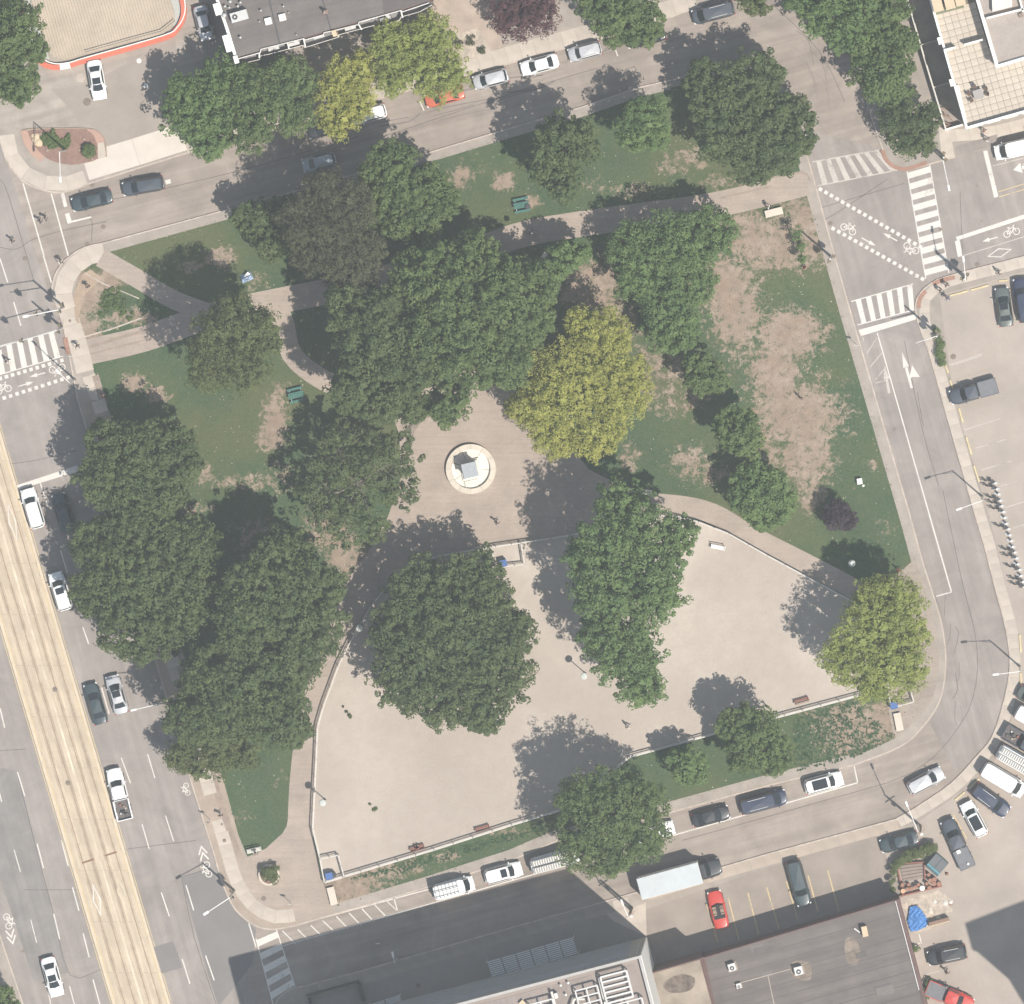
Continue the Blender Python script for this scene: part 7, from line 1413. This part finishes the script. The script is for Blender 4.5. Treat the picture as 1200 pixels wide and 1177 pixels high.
for a in (('walker in dark clothes crossing the avenue, left of a pair', 47.5, 259, 1.2, 'walk', 'black', 'navy', .01), ('walker with pale top crossing the avenue, right of a pair', 54, 256, 1.3, 'walk', 'grey', 'black', .01), ('walker alone in the avenue at the left edge above the crossing', 15, 282, 1.0, 'walk', 'black', 'grey', .01),
    ('person at the kerb in white near the avenue corner', 72, 306, -1.2, 'walk', 'white', 'black', .13), ('person in dark clothes on the corner island of worn earth', 104, 336, 2, 'stand', 'black', 'brown'), ('person on the pale sidewalk beside the west path', 91.5, 405, -1.3, 'walk', 'black', 'grey'), ('person on the striped avenue crossing in black and white', 9, 423, .2, 'walk', 'white', 'black', .01),
    ('person at the shaded edge of the avenue sidewalk', 121, 463, -1.2, 'walk', 'pink', 'navy'), ('person in black and white on the curved footpath', 622.5, 271.5, .4, 'walk', 'white', 'black'), ('person in white near the north-east corner seat', 901, 242, 2.8, 'walk', 'white', 'navy'), ('person in a reddish top sitting on the north-east lawn', 944, 314, 2.6, 'sit', 'pink', 'red', -.27),
    ('person in dark clothes just below the monument', 582.5, 612, 1, 'walk', 'black', 'grey'), ('person in white on the sand below the ragged tree', 736, 851, .4, 'walk', 'white', 'grey', .15), ('person standing on the worn earth of the east lawn', 938, 466, 1, 'stand', 'black', 'brown'), ('person at the east crossing corner, left of three', 1102, 340, 2.6, 'walk', 'black', 'grey'), ('person at the east crossing corner, upper right of three', 1109.5, 334, 2.4, 'walk', 'black', 'navy'), ('person at the east crossing corner, lowest of three', 1110.5, 349.5, 2.2, 'walk', 'blue', 'black'),
    ('person alone on the east sidewalk north of the lot', 1170, 319, .3, 'walk', 'black', 'grey'), ('person in dark top before the terrace building, upper one', 1153, 153.5, 0, 'walk', 'pink', 'brown'), ('person in black and white before the terrace building, lower one', 1156, 163, 0, 'walk', 'white', 'black'), ('person walking on the avenue sidewalk near the bottom', 259, 955, 1.4, 'walk', 'black', 'white'), ('person crossing the lot below the black suv', 1109.5, 1138.5, 1, 'walk', 'black', 'navy'), ('person behind another in the lot above the red pickup', 1108, 1155, 1, 'walk', 'grey', 'black'),
    ('person in red sitting on the bench at the south fence', 489.5, 994, ang(17, -5)+math.pi/2, 'sit', 'red', 'black', .14), ('person in white sitting on the bench by the planter', 299, 997, ang(17, -4)-math.pi/2, 'sit', 'white', 'black', .14), ('person in red in the tree shade at the east lawn edge', 1053, 668, .8, 'walk', 'red', 'red')): person(*a)
# ================================================================ HAZE
if HAZE:
    t = bpy.data.materials.new('haze_air'); t.use_nodes = True; n = t.node_tree.nodes; n.clear()
    pv = n.new('ShaderNodeVolumePrincipled'); pv.inputs['Color'].default_value = (.86, .92, 1, 1); pv.inputs['Density'].default_value = HAZE; pv.inputs['Anisotropy'].default_value = .2
    ou = n.new('ShaderNodeOutputMaterial'); t.node_tree.links.new(pv.outputs[0], ou.inputs['Volume'])
    mb = MB(); mb.box((0, 0, (H+8-1.5)/2), (3400, 3400, H+8+1.5)); tag(mb.build('haze', t), kind='stuff')
